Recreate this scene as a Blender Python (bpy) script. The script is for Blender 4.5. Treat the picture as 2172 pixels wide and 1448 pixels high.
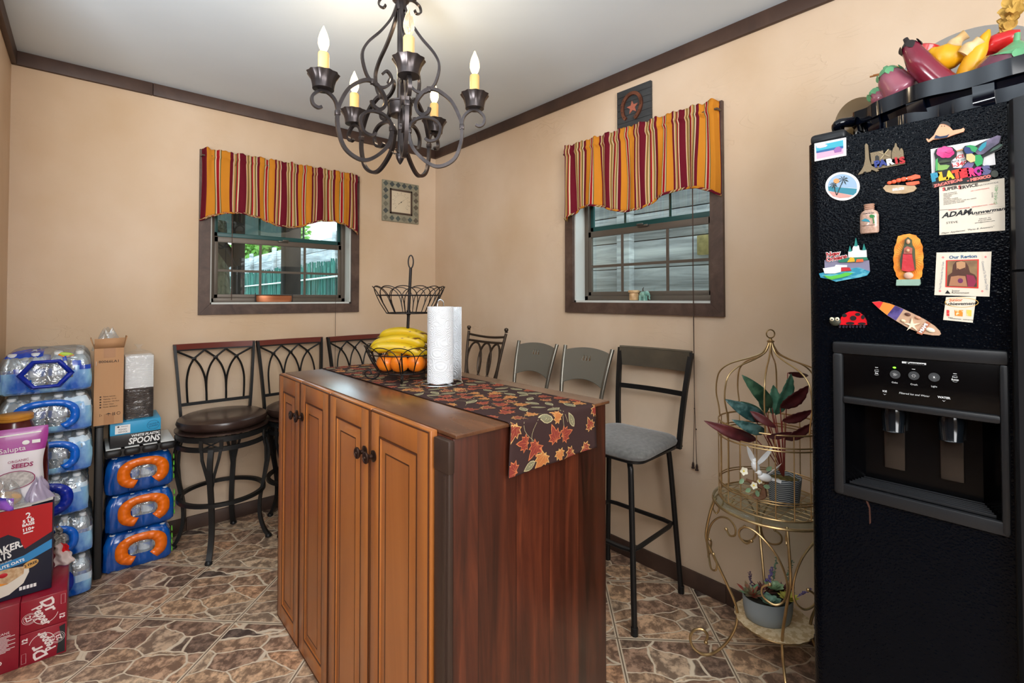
import bpy, bmesh, math, random
from mathutils import Vector, Matrix
random.seed(7)
PI = math.pi
scene = bpy.context.scene
for o in list(bpy.data.objects): bpy.data.objects.remove(o)
COL = scene.collection
R = math.radians

# ------------------------------------------------------------------ camera, world, lights, exposure
FPX, CXP, CYP, YAW, PITCH, CAMH = 1022.06, 1086.0, 614.56, R(41.4937), R(1.05), 1.2834
cd = bpy.data.cameras.new('camera'); cam = bpy.data.objects.new('camera', cd); COL.objects.link(cam)
cd.sensor_width = 36.0; cd.lens = FPX/2172*36.0
cd.shift_y = -(724-CYP)/2172; cd.clip_start = .02
cam.location = (0, 0, CAMH); cam.rotation_euler = (PI/2+PITCH, 0, -YAW)
scene.camera = cam

w = bpy.data.worlds.new('sky'); scene.world = w; w.use_nodes = True
wn = w.node_tree.nodes; wl = w.node_tree.links
bg = wn['Background']
sky = wn.new('ShaderNodeTexSky'); sky.sky_type = 'NISHITA'; sky.sun_disc = False
sky.sun_elevation = R(55); sky.sun_rotation = R(200); sky.air_density = 1.4; sky.dust_density = 3.5
mixw = wn.new('ShaderNodeMix'); mixw.data_type = 'RGBA'; mixw.inputs[0].default_value = .55
mixw.inputs[7].default_value = (6.5, 7.2, 7.8, 1)
wl.new(sky.outputs[0], mixw.inputs[6]); wl.new(mixw.outputs[2], bg.inputs['Color'])
bg.inputs['Strength'].default_value = .82

def area(name, loc, rot, size, power, col, sy=None, spread=None):
    l = bpy.data.lights.new(name, 'AREA'); l.energy = power; l.color = col; l.size = size
    if sy: l.shape = 'RECTANGLE'; l.size_y = sy
    if spread: l.spread = spread
    o = bpy.data.objects.new(name, l); COL.objects.link(o); o.location = loc; o.rotation_euler = rot
    return o
# area lights added out of view to brighten the room, walls and ceiling
area('kitchen_fill_light', (-1.1, -.7, 2.40), (0, 0, 0), 1.2, 44, (1, .985, .97))
area('front_fill_light', (-.1, -1.75, 1.85), (R(104), 0, R(-22)), 1.3, 78, (.97, .985, 1))
area('ceiling_fill_light', (-.55, .75, 1.50), (R(168), 0, R(-40)), .6, 62, (.93, .97, 1))
scene.view_settings.view_transform = 'Standard'; scene.view_settings.look = 'None'
scene.view_settings.exposure = 0.0; scene.view_settings.gamma = 1.0
scene.view_settings.use_curve_mapping = False

# ------------------------------------------------------------------ helpers
_F = Vector((math.sin(YAW)*math.cos(PITCH), math.cos(YAW)*math.cos(PITCH), math.sin(PITCH)))
_R = Vector((math.cos(YAW), -math.sin(YAW), 0)); _U = _R.cross(_F)
def hit(ax, v, px, py):
    """the point of the plane  axis=v  that the photograph shows at a pixel"""
    d = _F+_R*((px-CXP)/FPX)-_U*((py-CYP)/FPX); O = Vector((0, 0, CAMH))
    return O+d*((v-O[ax])/d[ax])

def lin(c):
    return tuple(((x/255)/12.92 if x/255 <= .04045 else ((x/255+.055)/1.055)**2.4) for x in c[:3])+(1,)

def setup(m):
    m.use_nodes = True; nt = m.node_tree
    return nt, nt.nodes, nt.links, nt.nodes['Principled BSDF']

_M = {}
def mat(name, rgb, rough=.5, metal=0, spec=.5, noise=None, bump=None, coat=0, trans=0, alpha=1, emit=None, ior=1.45, sheen=0, sss=0):
    """noise=(scale, rgb2, stretch(x,y,z), lo, hi)   bump=(scale, strength, distance, detail)"""
    if name in _M: return _M[name]
    m = bpy.data.materials.new(name); nt, n, l, b = setup(m)
    b.inputs['Base Color'].default_value = lin(rgb); b.inputs['Roughness'].default_value = rough
    b.inputs['Metallic'].default_value = metal; b.inputs['Specular IOR Level'].default_value = spec
    b.inputs['Coat Weight'].default_value = coat; b.inputs['Coat Roughness'].default_value = .1
    b.inputs['Transmission Weight'].default_value = trans; b.inputs['Alpha'].default_value = alpha
    b.inputs['IOR'].default_value = ior; b.inputs['Sheen Weight'].default_value = sheen
    if sss:
        b.inputs['Subsurface Weight'].default_value = sss; b.inputs['Subsurface Scale'].default_value = .01
    if emit: b.inputs['Emission Color'].default_value = lin(emit[0]); b.inputs['Emission Strength'].default_value = emit[1]
    if noise or bump:
        tc = n.new('ShaderNodeTexCoord')
    if noise:
        sc, rgb2, st, lo, hi = noise
        mp = n.new('ShaderNodeMapping'); mp.inputs['Scale'].default_value = st
        nz = n.new('ShaderNodeTexNoise'); nz.inputs['Scale'].default_value = sc; nz.inputs['Detail'].default_value = 6
        rp = n.new('ShaderNodeValToRGB')
        rp.color_ramp.elements[0].position = lo; rp.color_ramp.elements[0].color = lin(rgb)
        rp.color_ramp.elements[1].position = hi; rp.color_ramp.elements[1].color = lin(rgb2)
        l.new(tc.outputs['Object'], mp.inputs[0]); l.new(mp.outputs[0], nz.inputs['Vector'])
        l.new(nz.outputs[0], rp.inputs[0]); l.new(rp.outputs[0], b.inputs['Base Color'])
    if bump:
        nb = n.new('ShaderNodeTexNoise'); nb.inputs['Scale'].default_value = bump[0]
        nb.inputs['Detail'].default_value = bump[3] if len(bump) > 3 else 3
        bp = n.new('ShaderNodeBump'); bp.inputs['Strength'].default_value = bump[1]; bp.inputs['Distance'].default_value = bump[2]
        l.new(tc.outputs['Object'], nb.inputs['Vector']); l.new(nb.outputs[0], bp.inputs['Height'])
        l.new(bp.outputs[0], b.inputs['Normal'])
    _M[name] = m
    return m

def euler(rx=0, ry=0, rz=0): return (Matrix.Rotation(R(rz), 4, 'Z')@Matrix.Rotation(R(ry), 4, 'Y')@Matrix.Rotation(R(rx), 4, 'X'))
def T(x, y, z): return Matrix.Translation((x, y, z))

class MB:
    def __init__(s, M=None): s.v = []; s.f = []; s.mi = []; s.sm = []; s.M = M or Matrix.Identity(4)
    def add(s, vs, fs, mi=0, sm=False):
        k = len(s.v)
        for p in vs:
            q = s.M@Vector(p); s.v.append((q.x, q.y, q.z))
        for f in fs: s.f.append(tuple(i+k for i in f)); s.mi.append(mi); s.sm.append(sm)
        return s
    def box(s, x0, x1, y0, y1, z0, z1, mi=0, bev=0, seg=2, M=None):
        bm = bmesh.new(); bmesh.ops.create_cube(bm, size=1)
        for v in bm.verts: v.co = Vector(((x0+x1)/2+v.co.x*(x1-x0), (y0+y1)/2+v.co.y*(y1-y0), (z0+z1)/2+v.co.z*(z1-z0)))
        if bev: bmesh.ops.bevel(bm, geom=bm.edges[:], offset=min(bev, .45*min(abs(x1-x0), abs(y1-y0), abs(z1-z0))), segments=seg, profile=.5, affect='EDGES')
        vs = [v.co.copy() for v in bm.verts]
        if M is not None: vs = [M@v for v in vs]
        s.add(vs, [[v.index for v in f.verts] for f in bm.faces], mi, bev > 0); bm.free(); return s
    def tube(s, path, r, seg=8, closed=False, mi=0, radii=None, cap=True, sect=None, up=None):
        """round tube, or a bar of section sect=[(a,b)..]; frames are carried along the path"""
        P = [Vector(p) for p in path]; n = len(P)
        if sect is None: sect = [(math.cos(2*PI*i/seg), math.sin(2*PI*i/seg)) for i in range(seg)]; unit = True
        else: unit = False; seg = len(sect)
        vs = []; prev = None
        for i in range(n):
            if closed: t = P[(i+1) % n]-P[i-1]
            else: t = P[min(i+1, n-1)]-P[max(i-1, 0)]
            if t.length < 1e-9: t = Vector((0, 0, 1))
            t.normalize()
            if up is not None:
                a = Vector(up)-t*t.dot(Vector(up))
                if a.length < 1e-4: a = t.orthogonal()
            elif prev is None: a = t.orthogonal()
            else:
                a = prev-t*prev.dot(t)
                if a.length < 1e-6: a = t.orthogonal()
            a.normalize(); prev = a; b = t.cross(a)
            rr = (radii[i] if radii else r) if unit else (radii[i] if radii else 1)
            for (x, y) in sect: vs.append(P[i]+a*(x*rr)+b*(y*rr))
        fs = []
        m = n if closed else n-1
        for i in range(m):
            for j in range(seg):
                a0 = i*seg+j; a1 = i*seg+(j+1) % seg; b0 = ((i+1) % n)*seg+j; b1 = ((i+1) % n)*seg+(j+1) % seg
                fs.append((a0, a1, b1, b0))
        if cap and not closed: fs.append(tuple(range(seg))[::-1]); fs.append(tuple((n-1)*seg+j for j in range(seg)))
        s.add(vs, fs, mi, unit); return s
    def bar(s, path, w, t, up=None, closed=False, mi=0, radii=None):
        return s.tube(path, 1, closed=closed, mi=mi, radii=radii, up=up, sect=[(-w/2, -t/2), (w/2, -t/2), (w/2, t/2), (-w/2, t/2)])
    def lathe(s, prof, seg=24, c=(0, 0, 0), mi=0, rf=None, M=None, cap=True, sm=True):
        vs = []; fs = []
        for k, (r, z) in enumerate(prof):
            for i in range(seg):
                a = 2*PI*i/seg; q = r*(rf(a, k) if rf else 1)
                vs.append(Vector((q*math.cos(a), q*math.sin(a), z)))
        if M is not None: vs = [M@v for v in vs]
        vs = [v+Vector(c) for v in vs]
        for k in range(len(prof)-1):
            for i in range(seg):
                j = (i+1) % seg; fs.append((k*seg+i, k*seg+j, (k+1)*seg+j, (k+1)*seg+i))
        if cap: fs.append(tuple(range(seg))[::-1]); fs.append(tuple((len(prof)-1)*seg+i for i in range(seg)))
        s.add(vs, fs, mi, sm); return s
    def ball(s, c, r, seg=14, mi=0, M=None):
        rx, ry, rz = r if hasattr(r, '__len__') else (r, r, r)
        k = max(6, seg//2+1)
        prof = [(max(math.sin(PI*i/k), 1e-4), -math.cos(PI*i/k)) for i in range(k+1)]
        S = Matrix.Diagonal((rx, ry, rz, 1))
        return s.lathe(prof, seg, c, mi, M=(M@S if M is not None else S), cap=False)
    def prism(s, pts, z0, z1, mi=0, M=None, sm=False):
        n = len(pts); ar = sum(pts[i][0]*pts[(i+1) % n][1]-pts[(i+1) % n][0]*pts[i][1] for i in range(n))
        if ar < 0: pts = pts[::-1]
        vs = [Vector((x, y, z0)) for x, y in pts]+[Vector((x, y, z1)) for x, y in pts]
        if M is not None: vs = [M@v for v in vs]
        fs = [tuple(range(n))[::-1], tuple(range(n, 2*n))]+[(i, (i+1) % n, n+(i+1) % n, n+i) for i in range(n)]
        s.add(vs, fs, mi, sm); return s
    def grid(s, fn, nu, nv, mi=0, cu=False, cv=False, sm=True, mif=None):
        vs = [fn(i/(nu if cu else nu-1), j/(nv if cv else nv-1)) for i in range(nu) for j in range(nv)]
        k = len(s.v); s.add(vs, [], mi)
        for i in range(nu if cu else nu-1):
            for j in range(nv if cv else nv-1):
                a = i*nv+j; b = ((i+1) % nu)*nv+j; c = ((i+1) % nu)*nv+(j+1) % nv; d = i*nv+(j+1) % nv
                s.f.append((a+k, b+k, c+k, d+k)); s.mi.append(mif(i, j) if mif else mi); s.sm.append(sm)
        return s
    def text(s, body, size, M, mi=0, depth=.0004, align='CENTER', sx=1, shear=0, bold=0, maxw=None):
        cu = bpy.data.curves.new('t', 'FONT'); cu.body = body; cu.size = size; cu.extrude = depth; cu.align_x = align; cu.align_y = 'CENTER'
        cu.shear = shear; cu.offset = bold; cu.resolution_u = 2
        ob = bpy.data.objects.new('t', cu); COL.objects.link(ob)
        bpy.context.view_layer.update()
        me = ob.to_mesh(); vs = [v.co.copy() for v in me.vertices]; fs = [tuple(p.vertices) for p in me.polygons]
        if vs and maxw:
            wdt = max(v.x for v in vs)-min(v.x for v in vs)
            if wdt > 0: sx = maxw/wdt
        ob.to_mesh_clear(); bpy.data.objects.remove(ob); bpy.data.curves.remove(cu)
        s.add([M@Vector((v.x*sx, v.y, v.z)) for v in vs], fs, mi); return s
    def build(s, name, mats, parent=None, label=None, solid=None, sub=0, loc=None):
        me = bpy.data.meshes.new(name); me.from_pydata(s.v, [], s.f)
        if not isinstance(mats, (list, tuple)): mats = [mats]
        for m in mats: me.materials.append(m)
        for p, i, q in zip(me.polygons, s.mi, s.sm): p.material_index = i; p.use_smooth = q
        me.update()
        try: me.set_sharp_from_angle(angle=R(42))
        except Exception: pass
        o = bpy.data.objects.new(name, me); COL.objects.link(o)
        if parent is not None: o.parent = parent
        if label: o['label'] = label
        if loc is not None: o.location = loc
        if solid: md = o.modifiers.new('s', 'SOLIDIFY'); md.thickness = solid; md.offset = 0
        if sub: md = o.modifiers.new('u', 'SUBSURF'); md.levels = sub; md.render_levels = sub
        return o

def thing(name, label, cat, loc=(0, 0, 0), rz=0, group=None):
    o = bpy.data.objects.new(name, None); COL.objects.link(o); o.location = loc; o.rotation_euler = (0, 0, R(rz))
    o.empty_display_size = .05
    return tag(o, label, cat, group)
def tag(o, label, cat, group=None):
    o['label'] = label; o['category'] = cat
    if group: o['group'] = group
    return o
def struct(o, label=None):
    o['kind'] = 'structure'
    if label: o['label'] = label
    return o
def dup(root, loc, rz=None, label=None):
    def cp(o, par):
        c = o.copy(); COL.objects.link(c)
        if par is not None: c.parent = par
        for ch in list(o.children): cp(ch, c)
        return c
    r = cp(root, None); r.location = loc
    if rz is not None: r.rotation_euler = (0, 0, R(rz))
    if label: r['label'] = label
    return r
def smooth(pts, k=6, closed=False):
    """Catmull-Rom"""
    P = [Vector(p) if len(p) == 3 else Vector((p[0], p[1], 0)) for p in pts]; n = len(P); out = []
    rng = range(n) if closed else range(n-1)
    for i in rng:
        if closed: a, b, c, d = P[i-1], P[i], P[(i+1) % n], P[(i+2) % n]
        else: a, b, c, d = P[max(i-1, 0)], P[i], P[i+1], P[min(i+2, n-1)]
        for j in range(k):
            t = j/k
            out.append(.5*((2*b)+(c-a)*t+(2*a-5*b+4*c-d)*t*t+(3*b-a-3*c+d)*t**3))
    if not closed: out.append(P[-1])
    return out

# room corner and extents (metres)
XL, XB, YA, HC, YF, XK = -.273, 2.042, 3.214, 2.44, -2.6, -2.7
ISL_Z = .98

# ------------------------------------------------------------------ large materials
def wall_material():
    m = bpy.data.materials.new('plaster'); nt, n, l, b = setup(m)
    tc = n.new('ShaderNodeTexCoord')
    def noise(sc, det=4, st=(1, 1, 1), dist=0):
        mp = n.new('ShaderNodeMapping'); mp.inputs['Scale'].default_value = st
        z = n.new('ShaderNodeTexNoise'); z.inputs['Scale'].default_value = sc; z.inputs['Detail'].default_value = det; z.inputs['Distortion'].default_value = dist
        l.new(tc.outputs['Object'], mp.inputs[0]); l.new(mp.outputs[0], z.inputs['Vector']); return z
    big = noise(1.7, 5, (1, 1, .8)); rp = n.new('ShaderNodeValToRGB')
    rp.color_ramp.elements[0].position = .32; rp.color_ramp.elements[0].color = lin((204, 175, 142))
    rp.color_ramp.elements[1].position = .7; rp.color_ramp.elements[1].color = lin((222, 199, 174))
    l.new(big.outputs[0], rp.inputs[0]); l.new(rp.outputs[0], b.inputs['Base Color'])
    b.inputs['Roughness'].default_value = .55; b.inputs['Specular IOR Level'].default_value = .3
    # trowel ridges: thin iso-lines of a stretched noise
    t1 = noise(5, 3, (1, 1, 2.2), 1.3); mth = n.new('ShaderNodeMath'); mth.operation = 'PINGPONG'; mth.inputs[1].default_value = .09
    l.new(t1.outputs[0], mth.inputs[0]); r2 = n.new('ShaderNodeMapRange'); r2.inputs[1].default_value = 0; r2.inputs[2].default_value = .012; r2.inputs[3].default_value = .45; r2.inputs[4].default_value = 0
    l.new(mth.outputs[0], r2.inputs[0])
    msk = noise(2.3, 2); r3 = n.new('ShaderNodeMapRange'); r3.inputs[1].default_value = .5; r3.inputs[2].default_value = .68; l.new(msk.outputs[0], r3.inputs[0])
    mu = n.new('ShaderNodeMath'); mu.operation = 'MULTIPLY'; l.new(r2.outputs[0], mu.inputs[0]); l.new(r3.outputs[0], mu.inputs[1])
    fine = noise(14, 5); sm_ = n.new('ShaderNodeMath'); sm_.operation = 'MULTIPLY_ADD'; sm_.inputs[1].default_value = .55
    l.new(fine.outputs[0], sm_.inputs[0]); l.new(mu.outputs[0], sm_.inputs[2])
    bp = n.new('ShaderNodeBump'); bp.inputs['Strength'].default_value = .55; bp.inputs['Distance'].default_value = .004
    l.new(sm_.outputs[0], bp.inputs['Height']); l.new(bp.outputs[0], b.inputs['Normal'])
    return m
WALL = wall_material()

def floor_material():
    m = bpy.data.materials.new('flagstone_tile'); nt, n, l, b = setup(m)
    S = .3754; A0, B0 = 1.868, -1.592
    tc = n.new('ShaderNodeTexCoord')
    def math_(op, a=None, b_=None, va=None, vb=None, vc=None):
        q = n.new('ShaderNodeMath'); q.operation = op
        if a is not None: l.new(a, q.inputs[0])
        elif va is not None: q.inputs[0].default_value = va
        if b_ is not None: l.new(b_, q.inputs[1])
        elif vb is not None: q.inputs[1].default_value = vb
        if vc is not None: q.inputs[2].default_value = vc
        return q.outputs[0]
    sp = n.new('ShaderNodeSeparateXYZ'); l.new(tc.outputs['Object'], sp.inputs[0])
    x, y = sp.outputs[0], sp.outputs[1]; k = 1/math.sqrt(2)/S
    u = math_('ADD', math_('MULTIPLY', math_('ADD', x, y), None, vb=k), None, vb=-A0/S)
    v = math_('ADD', math_('MULTIPLY', math_('SUBTRACT', x, y), None, vb=k), None, vb=-B0/S)
    fu = math_('FRACT', u); fv = math_('FRACT', v)
    # distance to the tile edge
    du = math_('MINIMUM', fu, math_('SUBTRACT', None, fu, va=1)); dv = math_('MINIMUM', fv, math_('SUBTRACT', None, fv, va=1))
    edge = math_('MINIMUM', du, dv)
    cb = n.new('ShaderNodeCombineXYZ'); l.new(math_('MULTIPLY', fu, None, vb=3.3), cb.inputs[0]); l.new(math_('MULTIPLY', fv, None, vb=3.3), cb.inputs[1])
    # shift the print by one of a few per-tile offsets
    iu = math_('FLOOR', u); iv = math_('FLOOR', v)
    par = math_('MODULO', math_('ABSOLUTE', math_('ADD', iu, iv)), None, vb=3)
    l.new(math_('MULTIPLY', par, None, vb=7.3), cb.inputs[2])
    wz = n.new('ShaderNodeTexNoise'); wz.inputs['Scale'].default_value = 1.5; wz.inputs['Detail'].default_value = 2; l.new(cb.outputs[0], wz.inputs['Vector'])
    wv = n.new('ShaderNodeVectorMath'); wv.operation = 'MULTIPLY_ADD'; wv.inputs[1].default_value = (.34, .34, 0)
    l.new(wz.outputs['Color'], wv.inputs[0]); l.new(cb.outputs[0], wv.inputs[2])
    mpv = n.new('ShaderNodeMapping'); mpv.inputs['Rotation'].default_value = (0, 0, R(38)); mpv.inputs['Scale'].default_value = (1.25, .68, 1)
    l.new(wv.outputs[0], mpv.inputs[0])
    ve = n.new('ShaderNodeTexVoronoi'); ve.feature = 'DISTANCE_TO_EDGE'; ve.inputs['Scale'].default_value = 1.0; ve.inputs['Randomness'].default_value = .9
    vc = n.new('ShaderNodeTexVoronoi'); vc.feature = 'F1'; vc.inputs['Scale'].default_value = 1.0; vc.inputs['Randomness'].default_value = .9
    l.new(mpv.outputs[0], ve.inputs['Vector']); l.new(mpv.outputs[0], vc.inputs['Vector'])
    sc_ = n.new('ShaderNodeSeparateColor'); l.new(vc.outputs['Color'], sc_.inputs[0])
    rp = n.new('ShaderNodeValToRGB'); cr = rp.color_ramp
    cr.elements[0].position = 0; cr.elements[0].color = lin((136, 114, 100)); cr.elements[1].position = 1; cr.elements[1].color = lin((222, 196, 164))
    for p, c in ((.2, (178, 146, 122)), (.38, (210, 176, 142)), (.55, (108, 94, 86)), (.72, (208, 164, 128)), (.86, (184, 160, 136))):
        e = cr.elements.new(p); e.color = lin(c)
    l.new(sc_.outputs[0], rp.inputs[0])
    # mottling: dark speckled smears inside the stones
    nz = n.new('ShaderNodeTexNoise'); nz.inputs['Scale'].default_value = 3.2; nz.inputs['Detail'].default_value = 9; nz.inputs['Roughness'].default_value = .68
    l.new(wv.outputs[0], nz.inputs['Vector'])
    r1 = n.new('ShaderNodeValToRGB'); r1.color_ramp.elements[0].position = .44; r1.color_ramp.elements[0].color = (.34, .30, .29, 1)
    r1.color_ramp.elements[1].position = .6; r1.color_ramp.elements[1].color = (1.18, 1.13, 1.08, 1); l.new(nz.outputs[0], r1.inputs[0])
    mx = n.new('ShaderNodeMix'); mx.data_type = 'RGBA'; mx.blend_type = 'MULTIPLY'; mx.inputs[0].default_value = .92
    l.new(rp.outputs[0], mx.inputs[6]); l.new(r1.outputs[0], mx.inputs[7])
    # veins
    vr = n.new('ShaderNodeMapRange'); vr.inputs[1].default_value = .016; vr.inputs[2].default_value = .030; vr.inputs[3].default_value = 1; vr.inputs[4].default_value = 0
    l.new(ve.outputs['Distance'], vr.inputs[0])
    er = n.new('ShaderNodeMapRange'); er.inputs[1].default_value = .016; er.inputs[2].default_value = .024; er.inputs[3].default_value = 1; er.inputs[4].default_value = 0
    l.new(edge, er.inputs[0])
    mv = math_('MAXIMUM', vr.outputs[0], er.outputs[0])
    m2 = n.new('ShaderNodeMix'); m2.data_type = 'RGBA'; l.new(mv, m2.inputs[0]); l.new(mx.outputs[2], m2.inputs[6]); m2.inputs[7].default_value = lin((216, 198, 172))
    gr = n.new('ShaderNodeMapRange'); gr.inputs[1].default_value = .0055; gr.inputs[2].default_value = .008; gr.inputs[3].default_value = 1; gr.inputs[4].default_value = 0
    l.new(edge, gr.inputs[0])
    m3 = n.new('ShaderNodeMix'); m3.data_type = 'RGBA'; l.new(gr.outputs[0], m3.inputs[0]); l.new(m2.outputs[2], m3.inputs[6]); m3.inputs[7].default_value = lin((128, 110, 92))
    l.new(m3.outputs[2], b.inputs['Base Color'])
    hh = math_('SUBTRACT', math_('MULTIPLY', nz.outputs[0], None, vb=.5), math_('ADD', vr.outputs[0], math_('MULTIPLY', gr.outputs[0], None, vb=2)))
    bp = n.new('ShaderNodeBump'); bp.inputs['Strength'].default_value = .35; bp.inputs['Distance'].default_value = .003
    l.new(hh, bp.inputs['Height']); l.new(bp.outputs[0], b.inputs['Normal'])
    b.inputs['Roughness'].default_value = .42; b.inputs['Specular IOR Level'].default_value = .45
    return m

def wood(name, c1, c2, c3, sc=4, st=(1, 1, .08), rough=.35, plank=None, coat=0, bump=.15, ax=0):
    """streaked wood, grain along the small axis of st; plank=(axis, width, offset) varies tone board by board and draws the seams"""
    m = bpy.data.materials.new(name); nt, n, l, b = setup(m)
    tc = n.new('ShaderNodeTexCoord'); mp = n.new('ShaderNodeMapping'); mp.inputs['Scale'].default_value = st
    l.new(tc.outputs['Object'], mp.inputs[0]); src = mp.outputs[0]
    pl = None
    if plank:
        sp = n.new('ShaderNodeSeparateXYZ'); l.new(tc.outputs['Object'], sp.inputs[0])
        q = n.new('ShaderNodeMath'); q.operation = 'MULTIPLY_ADD'; q.inputs[1].default_value = 1/plank[1]; q.inputs[2].default_value = plank[2]
        l.new(sp.outputs[plank[0]], q.inputs[0])
        fl = n.new('ShaderNodeMath'); fl.operation = 'FLOOR'; l.new(q.outputs[0], fl.inputs[0])
        wn_ = n.new('ShaderNodeTexWhiteNoise'); wn_.noise_dimensions = '1D'; l.new(fl.outputs[0], wn_.inputs['W'])
        ad = n.new('ShaderNodeVectorMath'); ad.operation = 'MULTIPLY_ADD'; ad.inputs[1].default_value = (9, 9, 9)
        l.new(wn_.outputs['Color'], ad.inputs[0]); l.new(mp.outputs[0], ad.inputs[2]); src = ad.outputs[0]
        fr = n.new('ShaderNodeMath'); fr.operation = 'FRACT'; l.new(q.outputs[0], fr.inputs[0])
        pp = n.new('ShaderNodeMath'); pp.operation = 'PINGPONG'; pp.inputs[1].default_value = .5; l.new(fr.outputs[0], pp.inputs[0])
        pl = n.new('ShaderNodeMapRange'); pl.inputs[1].default_value = 0; pl.inputs[2].default_value = .02; pl.inputs[3].default_value = .35; pl.inputs[4].default_value = 1
        l.new(pp.outputs[0], pl.inputs[0])
    nz = n.new('ShaderNodeTexNoise'); nz.inputs['Scale'].default_value = sc; nz.inputs['Detail'].default_value = 8; nz.inputs['Distortion'].default_value = .6; nz.inputs['Roughness'].default_value = .62
    l.new(src, nz.inputs['Vector'])
    rp = n.new('ShaderNodeValToRGB'); rp.color_ramp.elements[0].position = .3; rp.color_ramp.elements[0].color = lin(c1)
    rp.color_ramp.elements[1].position = .72; rp.color_ramp.elements[1].color = lin(c3); e = rp.color_ramp.elements.new(.52); e.color = lin(c2)
    l.new(nz.outputs[0], rp.inputs[0]); out = rp.outputs[0]
    if plank:
        hs = n.new('ShaderNodeMix'); hs.data_type = 'RGBA'; hs.blend_type = 'MULTIPLY'; hs.inputs[0].default_value = 1
        cm = n.new('ShaderNodeMapRange'); cm.inputs[3].default_value = .8; cm.inputs[4].default_value = 1.12; l.new(wn_.outputs['Value'], cm.inputs[0])
        mm = n.new('ShaderNodeMath'); mm.operation = 'MULTIPLY'; l.new(cm.outputs[0], mm.inputs[0]); l.new(pl.outputs[0], mm.inputs[1])
        l.new(out, hs.inputs[6]); l.new(mm.outputs[0], hs.inputs[7]); out = hs.outputs[2]
    l.new(out, b.inputs['Base Color']); b.inputs['Roughness'].default_value = rough; b.inputs['Coat Weight'].default_value = coat; b.inputs['Coat Roughness'].default_value = .25
    bp = n.new('ShaderNodeBump'); bp.inputs['Strength'].default_value = bump; bp.inputs['Distance'].default_value = .002
    l.new(nz.outputs[0], bp.inputs['Height']); l.new(bp.outputs[0], b.inputs['Normal'])
    return m
TRIM = wood('dark_brown_trim', (58, 40, 32), (72, 51, 41), (84, 62, 50), 9, (.5, .5, .5), .55)
FLOOR = floor_material()
CEIL = mat('ceiling_paint', (208, 219, 228), .8, noise=(1.2, (217, 228, 236), (1, 1, 1), .3, .7), bump=(9, .25, .004, 4))

# ------------------------------------------------------------------ room shell
struct(MB().box(XK-.1, XB+.1, YF-.1, YA+.1, -.1, 0).build('floor', FLOOR))
struct(MB().box(XK-.1, XB+.1, YF-.1, YA+.1, HC, HC+.1).build('ceiling', CEIL))
def holed_wall(name, ax, pos, th, a0, a1, hole):
    """wall normal to axis ax (0 or 1) from pos outward by th, with a rectangular hole (b0,b1,z0,z1)"""
    m = MB(); b0, b1, z0, z1 = hole
    for (p, q, r, s) in ((a0, b0, 0, HC), (b1, a1, 0, HC), (b0, b1, 0, z0), (b0, b1, z1, HC)):
        if ax == 1: m.box(p, q, pos, pos+th, r, s)
        else: m.box(pos, pos+th, p, q, r, s)
    return struct(m.build(name, WALL))
HA = (.527, 1.365, 1.250, 2.085)      # opening of the left-hand window (x0,x1,z0,z1)
HB = (.990, 1.784, 1.262, 2.090)      # opening of the right-hand window (y0,y1,z0,z1)
holed_wall('wall_back', 1, YA, .13, XL-.1, XB+.1, HA)
holed_wall('wall_right', 0, XB, .13, YF-.1, YA, HB)
struct(MB().box(XL-.1, XL, 1.95, YA, 0, HC).build('wall_left', WALL))
struct(MB().box(XK-.1, XK, YF, YA, 0, HC).box(XK, XL-.1, 1.95, 2.05, 0, HC).build('wall_kitchen', wood('unseen_dark_wall', (58, 36, 24), (82, 52, 34), (104, 68, 44), 5, (1, 1, .2), .5)))  # unseen walls, dark wood tone chosen to keep refrigerator reflections dark
struct(MB().box(XK, XB, YF-.1, YF, 0, HC).build('wall_front', WALL))
def strip(name, ax, pos, a0, a1, z0, z1, th, n=1, seed=0):
    rnd = random.Random(seed); m = MB(); cuts = [a0]+sorted(rnd.uniform(a0+.3, a1-.3) for _ in range(n-1))+[a1]
    for p, q in zip(cuts, cuts[1:]):
        if ax == 1: m.box(p, q-.001, pos-th, pos, z0, z1, bev=.003)
        elif th > 0: m.box(pos-th, pos, p, q-.001, z0, z1, bev=.003)
        else: m.box(pos, pos-th, p, q-.001, z0, z1, bev=.003)
    return struct(m.build(name, TRIM))
strip('trim_1', 1, YA, XL, XB, 2.375, HC, .02, 2, 1).__setitem__('label', 'dark brown ceiling trim board along the back wall')
strip('trim_2', 0, XB, YF, YA-.02, 2.375, HC, .02, 3, 2).__setitem__('label', 'dark brown ceiling trim board along the right wall')
strip('trim_3', 0, XL, 1.95, YA-.02, 2.375, HC, -.02, 2, 3).__setitem__('label', 'dark brown ceiling trim board along the left wall')
strip('baseboard_back', 1, YA, XL, XB, 0, .075, .014, 3, 4)
strip('baseboard_right', 0, XB, YF, YA-.014, 0, .075, .014, 4, 5)

# ------------------------------------------------------------------ windows
DKALU = mat('bronze_window_frame', (98, 88, 78), .45, metal=.3)
TEALF = mat('upper_sash_green', (30, 78, 76), .4)
REVEAL = mat('reveal_paint', (205, 208, 202), .6, bump=(30, .4, .004, 4))
GLASS = bpy.data.materials.new('window_glass')
nt, n_, l_, b_ = setup(GLASS); n_.remove(b_)
gt = n_.new('ShaderNodeBsdfTransparent'); gt.inputs[0].default_value = (.88, .95, .94, 1); gg = n_.new('ShaderNodeBsdfGlossy'); gg.inputs['Roughness'].default_value = .02
gm = n_.new('ShaderNodeMixShader'); fr_ = n_.new('ShaderNodeLayerWeight'); fp_ = n_.new('ShaderNodeMath'); fp_.operation = 'POWER'; fp_.inputs[1].default_value = 4; fm_ = n_.new('ShaderNodeMath'); fm_.operation = 'MULTIPLY_ADD'; fm_.inputs[1].default_value = .7; fm_.inputs[2].default_value = .05
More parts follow.
